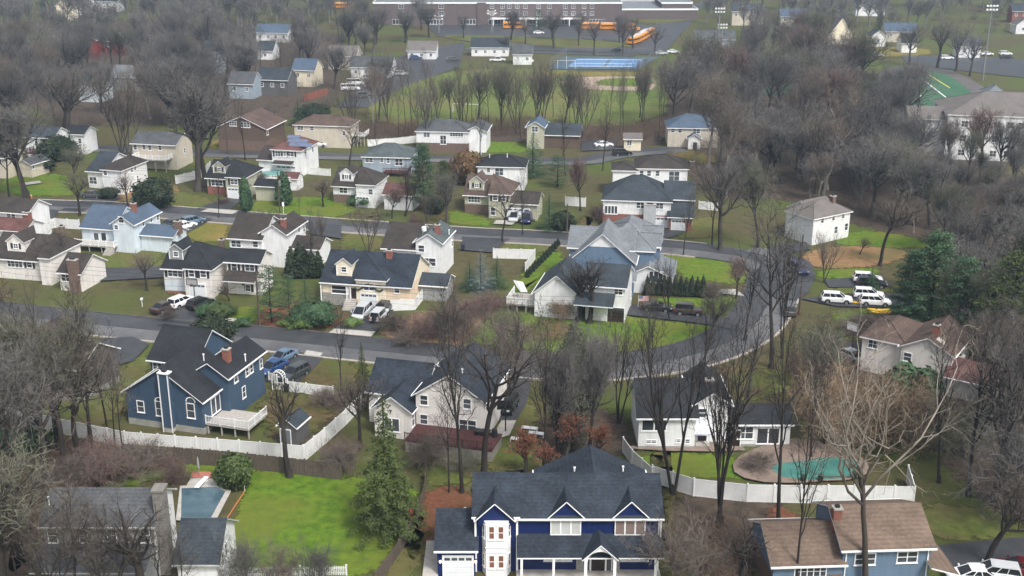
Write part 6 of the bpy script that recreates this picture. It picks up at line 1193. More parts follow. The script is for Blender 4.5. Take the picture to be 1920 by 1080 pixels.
# ================================================================== fences and yard things
fence('vinyl_fence',[(-10,785),(110,812),(236,838),(330,846),(450,855),(570,865),(610,832),(650,795),(690,752)],1.9,'solid','long white vinyl fence round the yards of the slate blue house',z=0)
fence('wood_fence',[(234,862),(330,868),(430,876),(540,888),(640,900)],1.9,'board','dark brown wooden board fence below the white one at the edge of the bright lawn',WOODF)
fence('wood_fence',[(705,1100),(735,1060),(762,1020),(782,980),(796,935),(800,895)],1.5,'board','weathered brown wooden fence climbing between the bright lawn and the navy house',WOODF)
fence('vinyl_fence',[(1222,905),(1300,930),(1400,941),(1500,943),(1600,943),(1712,945),(1700,905)],2.0,'solid','white vinyl fence wrapping the yard with the green pool cover')
fence('vinyl_fence',[(1168,848),(1185,872),(1222,906)],1.8,'solid','short white vinyl fence beside the rust coloured beeches'); fence('picket_fence',[(410,1083),(520,1081),(650,1079)],1.0,'picket','white picket fence along the bottom edge of the bright lawn')
fence('vinyl_fence',[(75,432),(105,427),(150,430)],1.8,'solid','white vinyl fence left of the pale blue house'); fence('vinyl_fence',[(925,484),(1003,486),(985,512)],1.7,'solid','white vinyl fence beside the clipped hedge of the blue shingle house'); fence('vinyl_fence',[(505,715),(520,720)],1.2,'solid','short white fence piece by the garden arch'); fence('vinyl_fence',[(540,735),(575,740),(625,746)],1.5,'solid','white lattice-topped fence right of the garden arch')
fence('vinyl_fence',[(330,345),(380,333),(395,318)],1.8,'solid','white vinyl fence behind the great double trunk'); fence('vinyl_fence',[(480,330),(560,325),(620,330)],1.5,'solid','white vinyl fence behind the row of dormer houses'); fence('vinyl_fence',[(690,275),(740,272),(800,265)],1.7,'solid','white vinyl fence behind the blue-grey ranch house'); fence('vinyl_fence',[(1060,385),(1098,388)],1.8,'solid','white vinyl fence left of the brick and white house'); fence('vinyl_fence',[(985,392),(1012,392)],1.6,'solid','white vinyl fence behind the brown roofed house'); fence('vinyl_fence',[(1310,392),(1345,395)],1.6,'solid','white vinyl fence right of the brick and white house')
fence('chain_link_fence',[(1028,131),(1062,106),(1238,107),(1196,132),(1028,131)],3.2,'mesh','tall wire fence round the blue tennis courts',METAL,step=6)
fence('wood_fence',[(570,190),(615,178)],2.0,'board','red-brown wooden fence at the corner of the parking lot',mat('fence_red',(.25,.09,.06),(.18,.06,.04),scale=2)); fence('vinyl_fence',[(130,104),(152,102),(178,98)],1.8,'solid','white fence before the two red houses'); fence('wood_fence',[(145,112),(240,104)],1.8,'board','dark red fence below the two red houses',mat('fence_dark_red',(.1,.035,.035),(.07,.03,.03),scale=2))
# garden arch
x,y=G(524,732); r=thing('garden_arch','white arched garden gate beside the slate blue house','arch',(x,y,0),R(-15)); b=MB()
for e in(-.35,.35): b.tube([(-.75,e,0),(-.75,e,1.9)]+[(-.75*math.cos(a),e,1.9+.75*math.sin(a)) for a in np.linspace(.2,math.pi-.2,9)]+[(.75,e,1.9),(.75,e,0)],.06,5)
for a in np.linspace(0,math.pi,9): b.box(-.75*math.cos(a)-.03,-.35,1.87+.75*math.sin(a),-.75*math.cos(a)+.03,.35,1.93+.75*math.sin(a))
link('arch',b.mesh('arch_frame',VINYL),r); b=MB(); b.box(-.65,-.03,.1,.65,.03,.2); b.box(-.65,-.03,1.0,.65,.03,1.1)
for i in range(7): b.box(-.6+i*.19,-.02,.2,-.54+i*.19,.02,1.0)
link('gate',b.mesh('arch_gate',VINYL),r)
h=House('garden_shed','small dark grey garden shed with gabled roof and white trim inside the white fence',520,800,2.3,-18,W_DGREY,RF_SLATE,'shed'); b_=h.bpx((518,800),556,2.2,d=3.4,roof='gy',pitch=36,ov=.2); h.door(b_,'f',536,820,mat('shed_door',(.14,.15,.16)),1.2,1.9); h.finish()
hoop(366,566,-100,'black framed basketball hoop over the two parked suvs',mat('backboard_clear',(.3,.3,.31),rough=.2)); hoop(948,812,100,'black basketball hoop at the end of the drive beside the beige house',PLASTIC); hoop(1598,655,-140,'white basketball backboard above the brush near the brown roofed house')
hydrant(443,607,'orange fire hydrant with white cap on the verge'); hydrant(59,372,'small hydrant on the verge of the second street')
utility_pole(487,612,508,'tall wooden utility pole on the verge left of the mulch bed',True,False,R(-12)); utility_pole(525,400,322,'wooden utility pole with street lamp on the second street, beside the pointed evergreen',True,True,R(-12)); utility_pole(42,372,288,'wooden utility pole with lamp arm at the left end of the second street',False,True); utility_pole(1502,490,440,'dark wooden pole at the edge of the straw bank',False); utility_pole(1063,440,382,'thin pale street pole before the brick and white house',False); utility_pole(427,290,205,'dark pole behind the twin trunks',True); utility_pole(1498,590,520,'wooden utility pole by the street bend at right',False)
for x,y,t,l in ((1345,106,16,'tallest floodlight pole left of the wood, in front'),(1352,96,46,'shorter floodlight pole behind the tall one at left'),(1842,152,11,'floodlight pole at the right beside the track'),(823,62,30,'slim lamp pole before the left part of the school'),(922,62,20,'slim lamp pole before the middle of the school')): light_tower(x,y,t,l,3 if x>1000 else 1)
kayak(1646,584,-8,'yellow kayak lying on the grass by the white suvs'); kayak(1651,589,-8,'second yellow kayak, nearest the brown hedge'); kayak(1617,571,-5,'yellow kayak behind the front wheel of the white suv')
bin_(868,470,mat('bin_blue_black',(.02,.03,.06),rough=.5),'dark blue wheelie bin at the corner of the white house with mixed roof'); bin_(538,736,PLASTIC,'black wheelie bin at the white garden arch'); bin_(1493,512,mat('bin_blue',(.03,.09,.4),rough=.5),'bright blue bin on the verge beside the dark blue suv')
b=MB(); b.tube([(0,0,0),(0,0,2.3)],.03,6); b.tube([(0,0,1.0),(0,0,1.2),(0,0,2.2),(0,0,2.5)],[.1,.14,.07,.02],8,1); b.tube([(0,0,0),(0,0,.08)],.35,10); x,y=G(374,897); simple('patio_umbrella','folded grey patio umbrella on the brick pad by the pool','umbrella',b,[METAL,mat('umbrella_cloth',(.3,.33,.33),rough=.9)],(x,y,.1))
b=MB(); b.box(-.25,-1.2,.5,.25,1.2,.58); b.box(-.2,.6,-.1,.2,1.0,.5); x,y=G(379,914); simple('diving_board','short white diving board at the head of the dark pool','diving board',b,[TRIM],(x,y,.1),R(-12))
b=MB(); b.tube([(0,0,-.1),(0,0,2.1)],.04,6); x,y=G(459,921); simple('white_post','thin white post standing on the lawn beside the round shrub','post',b,[TRIM],(x,y,0))
A=G(459,922);B=G(424,976); b=MB(); b.tube([(0,0,.1),(B[0]-A[0],B[1]-A[1],.1)],.06,5); simple('garden_edging','orange edging strip across the lawn beside the pool','edging',b,[mat('edging_orange',(.45,.16,.05))],(A[0],A[1],0))
b=MB(); b.tube([(0,0,0),(0,0,.4)],.75,14); b.tube([(0,0,.401),(0,0,.42)],.5,12,1); x,y=G(1577,840); simple('fire_pit','round stone fire pit on the brown patio','fire pit',b,[CONC,METALD],(x,y,.1))
for i,(x,y,rz) in enumerate(((1548,834,20),(1560,830,0),(1592,838,-60))):
    b=MB(); b.box(-.35,-.35,.3,.35,.35,.42); b.box(-.35,.25,.42,.35,.35,.95); b.box(-.4,-.35,0,-.33,.3,.6); b.box(.33,-.35,0,.4,.3,.6); p=G(x,y); simple('patio_chair',('dark patio chair left of the fire pit','dark patio chair behind the fire pit','dark patio chair right of the fire pit')[i],'chair',b,[METALD],(p[0],p[1],.1),R(rz),'patio chairs round the fire pit')
for i,(x,y) in enumerate(((972,829),(993,808),(1006,818))):
    b=MB(); b.box(-.9,-.35,.38,.9,.35,.45); b.box(-.9,-.35,0,-.82,.35,.38); b.box(.82,-.35,0,.9,.35,.38); b.box(-.05,-.3,0,.05,.3,.38); p=G(x,y); simple('bench',('white bench by the dark red deck','pale bench on the grass below the beige house drive','second pale bench on the grass below the beige house drive')[i],'bench',b,[TRIM],(p[0],p[1],0),R(-15))
b=MB(); b.tube([(0,0,0),(0,0,.18),(0,.1,.9),(.05,.12,1.05)],[.35,.35,.25,.05],10); b.box(-.25,-.45,.0,.25,-.3,.75); x,y=G(770,973); simple('lawn_mower','red garden machine leaning at the wooden fence on the leaves','garden machine',b,[P_R],(x,y,0))
b=MB(); b.box(-.9,-.45,.45,.9,.45,.55); b.box(-.8,-.4,0,-.7,.4,.45); b.box(.7,-.4,0,.8,.4,.45); b.tube([(1.4,0,0),(1.4,0,.9)],[.4,.3],10); x,y=G(905,838); simple('deck_furniture','black outdoor table with covered grill on the red deck','table',b,[METALD],(x,y,1.5),R(-15))
for i,(x,y) in enumerate(((1538,905),(1601,900),(1505,906))):
    b=MB(); b.tube([(0,0,0),(0,0,.45)],[.22,.28],10); b.tube([(0,0,.45),(0,0,.8),(0,0,1.0)],[.3,.3,.05],10,1); p=G(x,y); simple('planter_pot',('dark planter at the near edge of the pool, middle','dark planter at the near right corner of the pool','dark planter at the near edge of the pool, left')[i],'planter',b,[METALD,EV_D],(p[0],p[1],.1))
b=MB(); b.tube([(0,0,-.1),(0,0,4.5)],.06,6)
for e in(-3,3): b.tube([(e,0,0),(e,0,3)],.06,6)
b.tube([(-3,0,3),(3,0,3)],.06,6); x,y=G(1062,130); simple('goal_posts','white goal frame at the edge of the sports field','goal',b,[TRIM],(x,y,0))
b=MB(); b.tube([(-3.6,0,0),(-3.6,0,2.4),(3.6,0,2.4),(3.6,0,0)],.07,6); b.tube([(-3.6,0,0),(-3.6,1.8,0),(3.6,1.8,0),(3.6,0,0)],.05,6); b.tube([(-3.6,0,2.4),(-3.6,1.8,0)],.04,6); b.tube([(3.6,0,2.4),(3.6,1.8,0)],.04,6); x,y=G(873,212); simple('soccer_goal','white soccer goal frame on the field behind the tree belt','goal',b,[TRIM],(x,y,.1),R(-10))
b=MB(); b.box(-.6,-.25,0,.6,.25,.12); b.tube([(0,0,.12),(-.3,0,1.6),(-1.0,0,3.0)],[.05,.04,.03],6); b.poly([(-1.3,.3,2.9),(-.2,.3,1.0),(.9,.3,1.0),(.2,.3,2.6)],1); x,y=G(978,576); simple('deck_screen','white curved screen standing on the deck at the white gabled house','screen',b,[METAL,TRIM],(x,y,1.3))
b=MB(); b.tube([(0,0,0),(0,0,1.1)],.05,6); b.box(-.13,-.25,1.1,.13,.25,1.35); x,y=G(267,575); simple('mailbox','white mailbox on a post at the street edge, left','mailbox',b,[TRIM],(x,y,0)); b=MB(); b.tube([(0,0,0),(0,0,2.2)],.04,6); b.box(-.2,-.03,1.5,.2,.03,2.3); x,y=G(532,402); simple('street_sign','small white street sign on a post beside the utility pole','sign',b,[TRIM],(x,y,.1))
# ================================================================== trees, one by one
T=treepx
T('spruce',728,1000,735,'tall yellow-green spruce growing from the bright lawn by the brown fence',wx=1.0); T('spruce',682,760,640,'narrow brownish conifer by the white fence behind the big spruce',wx=.7)
T('thin',866,925,505,'tall dark straight trunk in front of the beige house deck',wx=.9); T('oak',907,897,590,'dark tree forking wide over the beige house',wx=.95,v=0); T('slim',842,925,690,'thin dark sapling left of the two tall trunks on the leaves'); T('thin',1019,885,540,'slim dark tree standing before the cedar and the beeches',wx=.8)
T('cedar',1072,850,600,'tall grey-green cedar column behind the navy house',wx=.66); T('dense',1105,850,600,'grey bare tree with close twigs right of the cedar',wx=.55); T('dense',1048,860,610,'grey bare tree with close twigs before the tall cedar',wx=.55); T('rust',985,893,800,'rust-leaved beech left of the slim dark tree',wx=1.1); T('rust',1060,868,770,'rust-leaved beech behind the navy house roof',wx=1.1); T('rust',1118,872,785,'rust-leaved beech by the short white fence',wx=1.1); T('rust',1030,900,830,'small rust-leaved beech sapling at the rear wing of the navy house')
T('fork',1160,795,575,'forked slim tree against the grassy corner beside the cedars',wx=.7); T('fork',1263,925,560,'dark twin-trunked tree on the lawn before the white house',wx=.75,v=0); T('thin',1344,990,540,'slender dark tree right of the twin trunks, outside the white fence',wx=.9); T('fork',1352,985,620,'thin forked tree beside the slender dark one',wx=.6,v=1)
T('tall',1446,690,330,'great dark tree at the street bend, crown over the junction',wx=1.25,v=0); T('fork',1466,672,400,'many-stemmed tree right beside the great dark tree at the bend',wx=.5,v=1); T('thin',1459,978,540,'thick straight trunk standing in front of the pool fence',wx=.8); T('thin',1489,1120,640,'straight dark foreground trunk in front of the tan roof',wx=.55); T('syc',1622,1125,575,'pale-limbed sycamore spreading over the tan roofed house',wx=.95)
T('maple',1864,945,560,'big dark tree on the slope right of the pool fence',wx=.75,v=1); T('tall',1893,870,600,'dark trunk behind the big tree at the right edge',wx=.8); T('bareold',543,894,690,'bare tree growing through the fence line before the garden shed',wx=.75,v=1); T('small',676,840,690,'thin bare tree left of the spruce by the white fence',wx=.8,v=0)
T('oak',124,905,540,'tall bare tree with thick trunk left of the white fence end',wx=.8,v=2); T('oak',150,880,585,'bare tree with limbs reaching over the slate blue house',wx=1.0,v=2); T('wood',84,935,560,'ivy-dark trunk at the edge of the leaf litter, lower left',wx=.9,v=2); T('olive',30,860,560,'olive-twigged tree at the left edge above the ivy-dark trunk',wx=1.0); T('slim',218,845,640,'thin trunk just before the left end of the white fence'); T('slim',234,866,650,'thin trunk at the corner of the dark wooden fence'); T('slim',168,840,600,'slim tree between the dark grey house and the white fence',wx=.9); T('wood',5,1000,600,'leaning bare tree cut by the left edge',wx=.8,v=0); T('olive',70,800,600,'dense olive-twigged tree before the dark grey house',wx=.9);
T('slim',40,1130,850,'thin bare tree before the grey house, far left',wx=1.2); T('slim',150,1150,900,'slim twiggy tree before the windows of the grey house',wx=1.6,v=1); T('bareold',262,1150,930,'crooked bare tree before the stone chimney of the grey house',wx=1.3); T('slim',350,1150,985,'thin twiggy tree before the side wing of the grey house',wx=1.4); T('multi',95,1140,930,'thin many-stemmed tree before the left windows of the grey house',wx=1.2,v=0); T('multi',205,1150,940,'thin many-stemmed tree before the middle of the grey house',wx=1.3,v=1); T('slim',300,1140,960,'thin twiggy tree in front of the chimney of the grey house',wx=1.5); T('olive',10,1120,800,'bushy olive tree at the bottom left corner',wx=1.0)
T('ball_d',402,650,590,'large dark clipped round shrub behind the slate blue house roof',wx=.95); T('ball',442,913,853,'bright green round shrub on the lawn beside the pool',wx=.95); T('pine_low',510,606,497,'loose green conifer beside the utility pole',wx=.95,v=0); T('pine_low',545,612,515,'green conifer with bare dark trunk on the red mulch',wx=.8); T('mound',592,608,568,'dark green shrub left of the front steps of the cream house',v=0); T('mound',560,612,592,'low bright green shrub on the red mulch bed',v=1,wx=1.4); T('spruce_d',575,600,515,'dark conifer behind the bright low shrub',wx=1.1)
for i,(x,t,l) in enumerate(((548,462,'leftmost of the dark pointed evergreens'),(563,455,'tallest of the dark pointed evergreens'),(573,462,'dark pointed evergreen just right of the tallest'),(586,468,'dark pointed evergreen second from the right'),(598,470,'rightmost of the dark pointed evergreens'))): T('arbor',x,520,t,l+' behind the cream house',None,1.5)
T('spruce_b',902,545,462,'blue-grey spruce between the brown bed and the corner lawn',wx=1.3); T('spruce_d',880,545,485,'green conifer left of the blue-grey spruce',wx=1.4); T('spruce_d',932,540,478,'green conifer right of the blue-grey spruce',wx=1.5); T('arbor_g',533,385,322,'pointed dark evergreen beside the lamp pole',wx=1.1); T('ball_d',291,390,334,'big dark round conifer at the straw covered lawn',wx=1.0); T('arbor_g',278,380,352,'lower dark shrub touching the big round conifer',wx=1.6)
T('pine',795,395,268,'tall dark green pine behind the vine-stained house',wx=.85,v=0); T('pine',832,392,300,'lighter pine right of the tall dark pine',wx=.8,v=1); T('bronze',876,345,284,'bronze rounded conifer left of the dark hip roof',wx=.95); T('ball_d',815,402,372,'dark round evergreen shrub at the foot of the pines',wx=.8); T('spruce_d',1000,330,245,'dark conifer before the cream gabled house',wx=1.5); T('pine_low',1045,350,290,'spreading green pine beside the low dark hip roof',wx=1.4,v=0); T('ball_d',1055,433,396,'dark rounded conifer at the second street corner',wx=.9); T('spruce_d',1030,432,362,'loose dark conifer beside the navy minivan',wx=1.5)
T('red',1088,395,285,'reddish bare tree left of the purple-roofed house',wx=.6); T('red',1125,440,380,'small reddish tree before the brick entrance',wx=.8)
T('ball_d',110,300,255,'dark evergreen mass behind the left lawn',wx=1.2); T('ball_d',75,322,290,'low dark evergreen hedge shrub on the left lawn',wx=1.3); T('spruce_d',135,300,240,'dark conifer between the left hedge and the white house',wx=1.6); T('ball_d',205,372,352,'dark shrubs before the white split-level house',wx=1.4)
for i in range(13):
    x=1213+i*10.4; T('arbor',x,553+i*.4,515+((i*7)%5),'dark arborvitae in the clipped row beside the blue shingle house','arborvitae row at the blue shingle house',1.1) if i<11 else T('scrub',x,556,528,('brown twiggy shrub at the right end of the arborvitae row','second brown shrub beyond the arborvitae row')[i-11],v=1)
for i in range(12):
    t=i/11; T('arbor',1046-t*58,462+t*58,446+t*58,'low dark evergreen of the sloping hedge left of the blue shingle house','sloping hedge of small evergreens',1.7)
T('pine',1738,640,432,'large deep green white pine above the white suvs',wx=.95,v=0); T('pine',1700,620,470,'white pine left of the large one, over the driveway',wx=1.0,v=0); T('pine',1790,660,480,'dense green pine right of the large white pine',wx=.95,v=0); T('pine',1880,700,470,'yellow-green pine at the right edge',wx=1.0,v=1); T('pine',1845,690,560,'lower yellow-green pine before the dark wood at right',wx=1.2,v=1); T('pine',1925,640,400,'yellow-green pine cut by the right edge',wx=1.0,v=1); T('spruce_d',1632,545,500,'low dark conifer at the end of the upper driveway',wx=1.6)
T('bareold',1084,602,478,'bare cut-back tree before the white gabled house, left',wx=1.3); T('bareold',1105,606,470,'bare cut-back tree before the white gabled house, right',wx=1.1); T('scrub',1055,600,556,'pale twiggy bush against the white gable',v=0); T('tall',1281,480,335,'lone dark tree before the garage doors of the brick house',wx=.85); T('multi',690,478,370,'tall many-stemmed bare tree above the cream house roof',wx=.9,v=0); T('oak',942,455,330,'bare tree at the street before the brown roofed house',wx=.85,v=1); T('small',503,478,385,'dark bare tree before the white rear gable',wx=.9,v=0); T('small',515,480,405,'second smaller dark bare tree before the white rear gable',wx=.7,v=1)
T('maple',372,358,110,'great broad tree with twin trunks, left one, by the tan dormer house',wx=.85,v=0); T('dense',386,350,125,'great broad tree with twin trunks, right one behind',wx=.85,v=0); T('small',150,405,318,'round-headed young tree at the second street, left',wx=1.0,v=0); T('small',240,388,318,'slender young tree at the straw covered lawn',wx=.9,v=1); T('dense',50,372,170,'big tree with dark trunk on the left lawn',wx=.9,v=1); T('tall',18,372,190,'big tree at the left edge of the lawn',wx=1.2); T('olive',140,345,268,'small olive tree on the left lawn',wx=1.0); T('oak',128,275,110,'tall dark forked tree over the upper left houses',wx=.9,v=2); T('multi',228,292,120,'tall tree of many close stems behind the white split-level house',wx=.8,v=0); T('multi',240,292,140,'second tree of many close stems behind the white split-level house',wx=.8,v=1)
T('slim',562,408,345,'thin young tree on the verge of the second street',wx=.9); T('arbor_g',462,398,330,'clipped dark street tree before the yellowed garage door',wx=.8); T('olive',490,360,320,'small leafy tree on the lawn right of the utility pole',wx=1); T('small',606,388,332,'small dark tree on the lawn left of the vine-stained house',wx=1.1,v=0); T('red',735,410,345,'vine-dark little tree before the stained house front',wx=.8); T('maple',838,425,300,'dark tree on the lawn right of the pines',wx=.8,v=1); T('multi',800,420,350,'many-stemmed bare tree before the vine-stained house',wx=.9); T('oak',655,315,215,'wide bare tree before the wide cream house',wx=1.0,v=2); T('tall',800,285,150,'tall bare tree before the long white house',wx=1.0); T('slim',710,310,215,'thin tree behind the blue-grey ranch house',wx=1); T('multi',600,470,395,'thin bushy bare tree right of the white rear gable',wx=.9); T('red',775,470,395,'reddish tree over the mixed brown roof',wx=.7)
T('slim',852,645,520,'slender bare tree on the brown bed, left',wx=1.0); T('multi',830,660,540,'brown twiggy tree on the brown bed',wx=.9); T('slim',905,660,545,'slender bare tree at the edge of the corner lawn',wx=.9); T('olive',935,668,575,'loose olive tree at the street edge of the corner lawn',wx=.9); T('small',980,660,580,'greenish bare tree on the corner lawn',wx=1.2,v=1); T('slim',1215,655,520,'slim pale tree in front of the corner driveway',wx=1.0); T('olive',1330,640,545,'loose bare tree where the corner driveway meets the street',wx=1.2)
T('multi',1545,530,428,'many-stemmed bare tree on the straw bank',wx=.9,v=0); T('small',1612,478,440,'small round bare tree in the middle of the straw bed',wx=1.2,v=1); T('oak',1650,498,355,'v-shaped tree with two leaning limbs on the straw bed',wx=1.2,v=0); T('maple',1350,470,260,'tall grey tree right of the brick and white house',wx=.8,v=1); T('wood',1420,465,290,'grey tree left of the angled white house',wx=.9); T('red',1380,560,480,'small twiggy tree on the corner lawn beside the street',wx=1); T('small',275,545,470,'small brown bare tree left of the beige dormer house',wx=1.1,v=0); T('oak',125,520,415,'bare tree before the pale house on the left edge',wx=1.0,v=1); T('scrub',320,600,575,'twiggy shrub at the driveway of the beige dormer house',v=1); T('mound',395,590,568,'green shrub right of the black suv',v=0,wx=1.1); T('mound',415,592,570,'brown-green shrub on the verge above the round dark shrub',v=2,wx=1.2); T('small',430,565,525,'small vase shaped tree before the garage side of the beige house',wx=1.3,v=1)
# named shrubs and brush
for x,y,t,k,v,w,l in ((1560,830,690,'scrub',0,.9,'tall tan brush below the brown roofed house, left'),(1640,830,700,'scrub',0,1.0,'tall tan brush below the brown roofed house, middle'),(1720,835,715,'scrub',0,1.0,'tall tan brush below the brown roofed house, right'),(1790,850,740,'scrub',2,1.1,'olive brush right of the tan brush'),(1510,780,610,'olive',0,.9,'dense olive tree mass at the street bend, near side'),(1550,730,590,'olive',1,1.0,'dense olive tree mass right of the street'),(1690,775,680,'arbor_g',0,2.0,'dark evergreen against the off-white saltbox wall'),(1730,790,690,'arbor_g',0,1.6,'second dark evergreen against the off-white saltbox wall'),(1610,625,585,'scrub',1,1.6,'brown hedge shrub above the backboard, left'),(1655,628,583,'scrub',1,1.6,'brown hedge shrub above the backboard, middle'),(1695,632,585,'scrub',3,1.6,'brown hedge shrub above the backboard, right'),
    (330,905,858,'scrub',3,1.0,'grey-brown shrub beside the brick pad'),(250,890,820,'scrub',1,1.2,'brown scrub at the foot of the dark fence'),(190,905,830,'scrub',3,1.2,'reddish scrub in the leaf litter'),(140,930,850,'scrub',1,1.2,'brown scrub left of the leaf litter shrubs'),(12,860,795,'mound',0,1.0,'dark green bush at the left edge'),(640,885,825,'scrub',1,1.0,'brown scrub between the white fence and the big spruce'),(612,765,722,'scrub',1,1.0,'brown scrub behind the garden shed'),
    (740,625,585,'scrub',1,1.3,'brown bed shrub nearest the garden gate fence'),(790,635,590,'scrub',3,1.2,'reddish bed shrub in the middle of the brown bed'),(840,625,575,'scrub',1,1.3,'tall bed shrub in the middle of the brown bed'),(880,600,555,'scrub',3,1.3,'reddish bed shrub at the top of the brown bed'),(760,645,615,'scrub',1,1.5,'low bed shrub at the street edge'),(920,585,545,'scrub',3,1.2,'reddish bed shrub beside the corner lawn'),
    (455,1115,1030,'brush',0,.8,'thin grey brush at the bottom edge of the bright lawn, left'),(530,1112,1035,'brush',1,.8,'thin brown brush at the bottom edge of the bright lawn, middle'),(600,1112,1040,'brush',0,.8,'thin grey brush at the bottom edge of the bright lawn, right'),(1385,1140,960,'bareold',0,1.1,'thin twiggy tree beside the tan roofed house'),(1275,1110,1000,'brush',1,1.0,'reddish brush against the navy house wall'),(1850,1060,850,'small',1,1.0,'bare twiggy tree at the bottom right above the cars'),(1910,980,820,'brush',0,1.2,'grey brush on the right edge slope'),
    (1110,740,640,'brush',0,1.0,'thin brush left of the forked slim tree'),(950,700,610,'brush',1,1.0,'thin brush at the street behind the beige house'),(800,872,810,'scrub',1,1.1,'dark shrub below the red deck'),(870,880,845,'scrub',2,1.4,'low shrub under the red deck edge'),(1420,880,840,'scrub',1,1.2,'brown shrubs at the patio of the white house'),(660,612,596,'mound',1,1.0,'small green shrub beside the silver minivan drive'),(455,612,597,'mound',0,1.0,'small shrub at the verge right of the hydrant'),(1240,515,497,'mound',0,1.0,'dark shrub at the porch of the blue shingle house'),(975,476,468,'scrub',3,1.2,'red-brown shrub beside the white fence'),(680,385,365,'mound',0,1.2,'shrub before the brick base of the vine-stained house'),(420,383,370,'scrub',3,1.4,'brown shrubs before the brick base of the tan dormer house')):
    T(k,x,y,t,l,None,w,v)
# ================================================================== scattered woods (each tree its own object)
ROADS=[(v.x,v.y) for q in (r1,r2,r3) for v in q]
def inside(p,poly):
    c=False
    for (x1,y1),(x2,y2) in zip(poly,poly[1:]+poly[:1]):
        if (y1>p[1])!=(y2>p[1]) and p[0]<(x2-x1)*(p[1]-y1)/(y2-y1)+x1: c=not c
    return c
def wood(px,n,kinds,h,label,group,gap=4.0,seed=1,wx=(.75,1.05)):
    rng=random.Random(seed); poly=[G(*p) for p in px]; xs=[p[0] for p in poly]; ys=[p[1] for p in poly]; got=[]; k=0
    while len(got)<n and k<n*60:
        k+=1; p=(rng.uniform(min(xs),max(xs)),rng.uniform(min(ys),max(ys)))
        if not inside(p,poly) or any(math.dist(p,q)<gap for q in got) or any(math.dist(p,f[:2])<f[2] for f in FOOT) or any(math.dist(p,q)<6 for q in ROADS): continue
        got.append(p); tree(rng.choice(kinds),p,rng.uniform(*h),label,group,rng.uniform(*wx),rng.randrange(6))
RW=('bare grey-brown tree of the dense wood below the apartment block','trees of the dense right-hand wood')
wood([(1245,235),(1330,160),(1500,118),(1600,150),(1640,230),(1700,250),(1745,280),(1700,440),(1620,400),(1480,365),(1360,380),(1260,330)],62,['wood','thin','dense','wood','red','wood','thin','wood'],(15,22),*RW,4.2,3,(.8,1.15))
wood([(1390,305),(1700,305),(1755,455),(1620,402),(1480,368),(1375,372)],34,['wood','dense','thin','wood'],(10,17),*RW,3.4,13,(.85,1.2)); wood([(1750,290),(1900,350),(1925,470),(1760,470),(1705,440)],18,['wood','dense','wood'],(7,11),*RW,4,14,(.9,1.2))
far_wood([(1260,240),(1340,170),(1500,130),(1600,170),(1640,240),(1700,300),(1690,420),(1480,360),(1360,370)],34,(9,15),TW_G,35,1.5)
wood([(1760,470),(1925,460),(1925,900),(1880,900),(1830,760),(1800,640)],14,['wood','wood','dense','olive'],(13,19),'bare dark tree of the wood along the right edge, below the pines','trees of the lower right wood',5,4)
wood([(650,215),(1250,222),(1245,282),(1040,262),(890,258),(650,262)],46,['slim','multi','slim','multi','wood'],(13,20),'slender bare tree of the belt between the houses and the sports field','tree belt along the sports field',3.0,5,(.6,.85))
wood([(-10,215),(60,120),(420,110),(480,190),(440,225),(380,235),(-10,270)],44,['dense','dense','wood','maple'],(15,21),'dark bare tree of the crowded upper left woodland','trees of the upper left woodland',6.5,6,(.85,1.15))
wood([(430,130),(640,60),(720,75),(680,190),(560,240),(450,210)],18,['dense','wood','maple','tall'],(14,19),'bare tree among the houses left of the parking lot','trees left of the parking lot',8,8,(.8,1.1))
wood([(820,70),(1190,78),(1188,92),(830,76)],8,['maple','dense'],(10,14),'bare spreading tree on the school lawn','trees on the school lawn',12,9)
wood([(690,55),(860,50),(870,80),(760,95),(700,110)],5,['dense','maple'],(13,17),'bare tree on the grass left of the school lamp poles','trees left of the school lamp poles',9,11)
wood([(1590,235),(1650,215),(1740,245),(1745,300),(1700,310),(1600,270)],12,['wood','thin','wood','dense'],(14,19),'tall bare tree standing in front of the green football turf','trees before the football turf',4,41,(.7,.95))
for x_,y_,t_,l_ in ((1770,342,215,'tall bare tree before the left end of the apartment block'),(1815,348,228,'bare tree before the apartment block, between its left windows'),(1868,352,205,'bare tree before the middle of the apartment block'),(1905,356,222,'bare tree before the apartment block at the right edge')): T('wood',x_,y_,t_,l_,wx=.8)
for x,y,t,l in ((1039,91,14,'bare tree on the school lawn above the tennis courts, left'),(1114,103,28,'big bare tree behind the tennis courts, with thick trunk'),(1168,104,20,'dark bare tree behind the tennis courts, middle'),(1226,104,42,'bare tree at the right end of the tennis courts'),(950,105,60,'small bare tree beside the tennis clubhouse'),(1705,124,30,'first of the four big roadside trees from the left'),(1757,128,34,'second of the four big roadside trees from the left'),(1793,134,40,'third of the four big roadside trees from the left'),(1818,143,50,'last of the four big roadside trees, nearest the floodlight')): T('maple',x,y,t,l,wx=.9)
T('spruce_d',1648,62,16,'dark tall conifer before the white cottage',wx=1.2); T('pine_low',1010,62,18,'greenish conifer before the school entrance',wx=1.2,v=1); T('spruce_d',760,60,44,'dark conifer at the school drive',wx=1.4); T('pine',85,20,-10,'dark conifer at the top left corner',wx=1.3); T('ball_d',175,128,118,'dark evergreen shrub at the upper left',wx=1.4); T('spruce_d',560,235,185,'dark conifer behind the cream roofs',wx=1.6); T('ball_d',590,230,195,'dark evergreen below the red-brown fence',wx=1.4); T('red',1560,330,215,'red-brown tree in the dense wood'); T('red',1840,320,190,'red-brown tree before the apartment block')

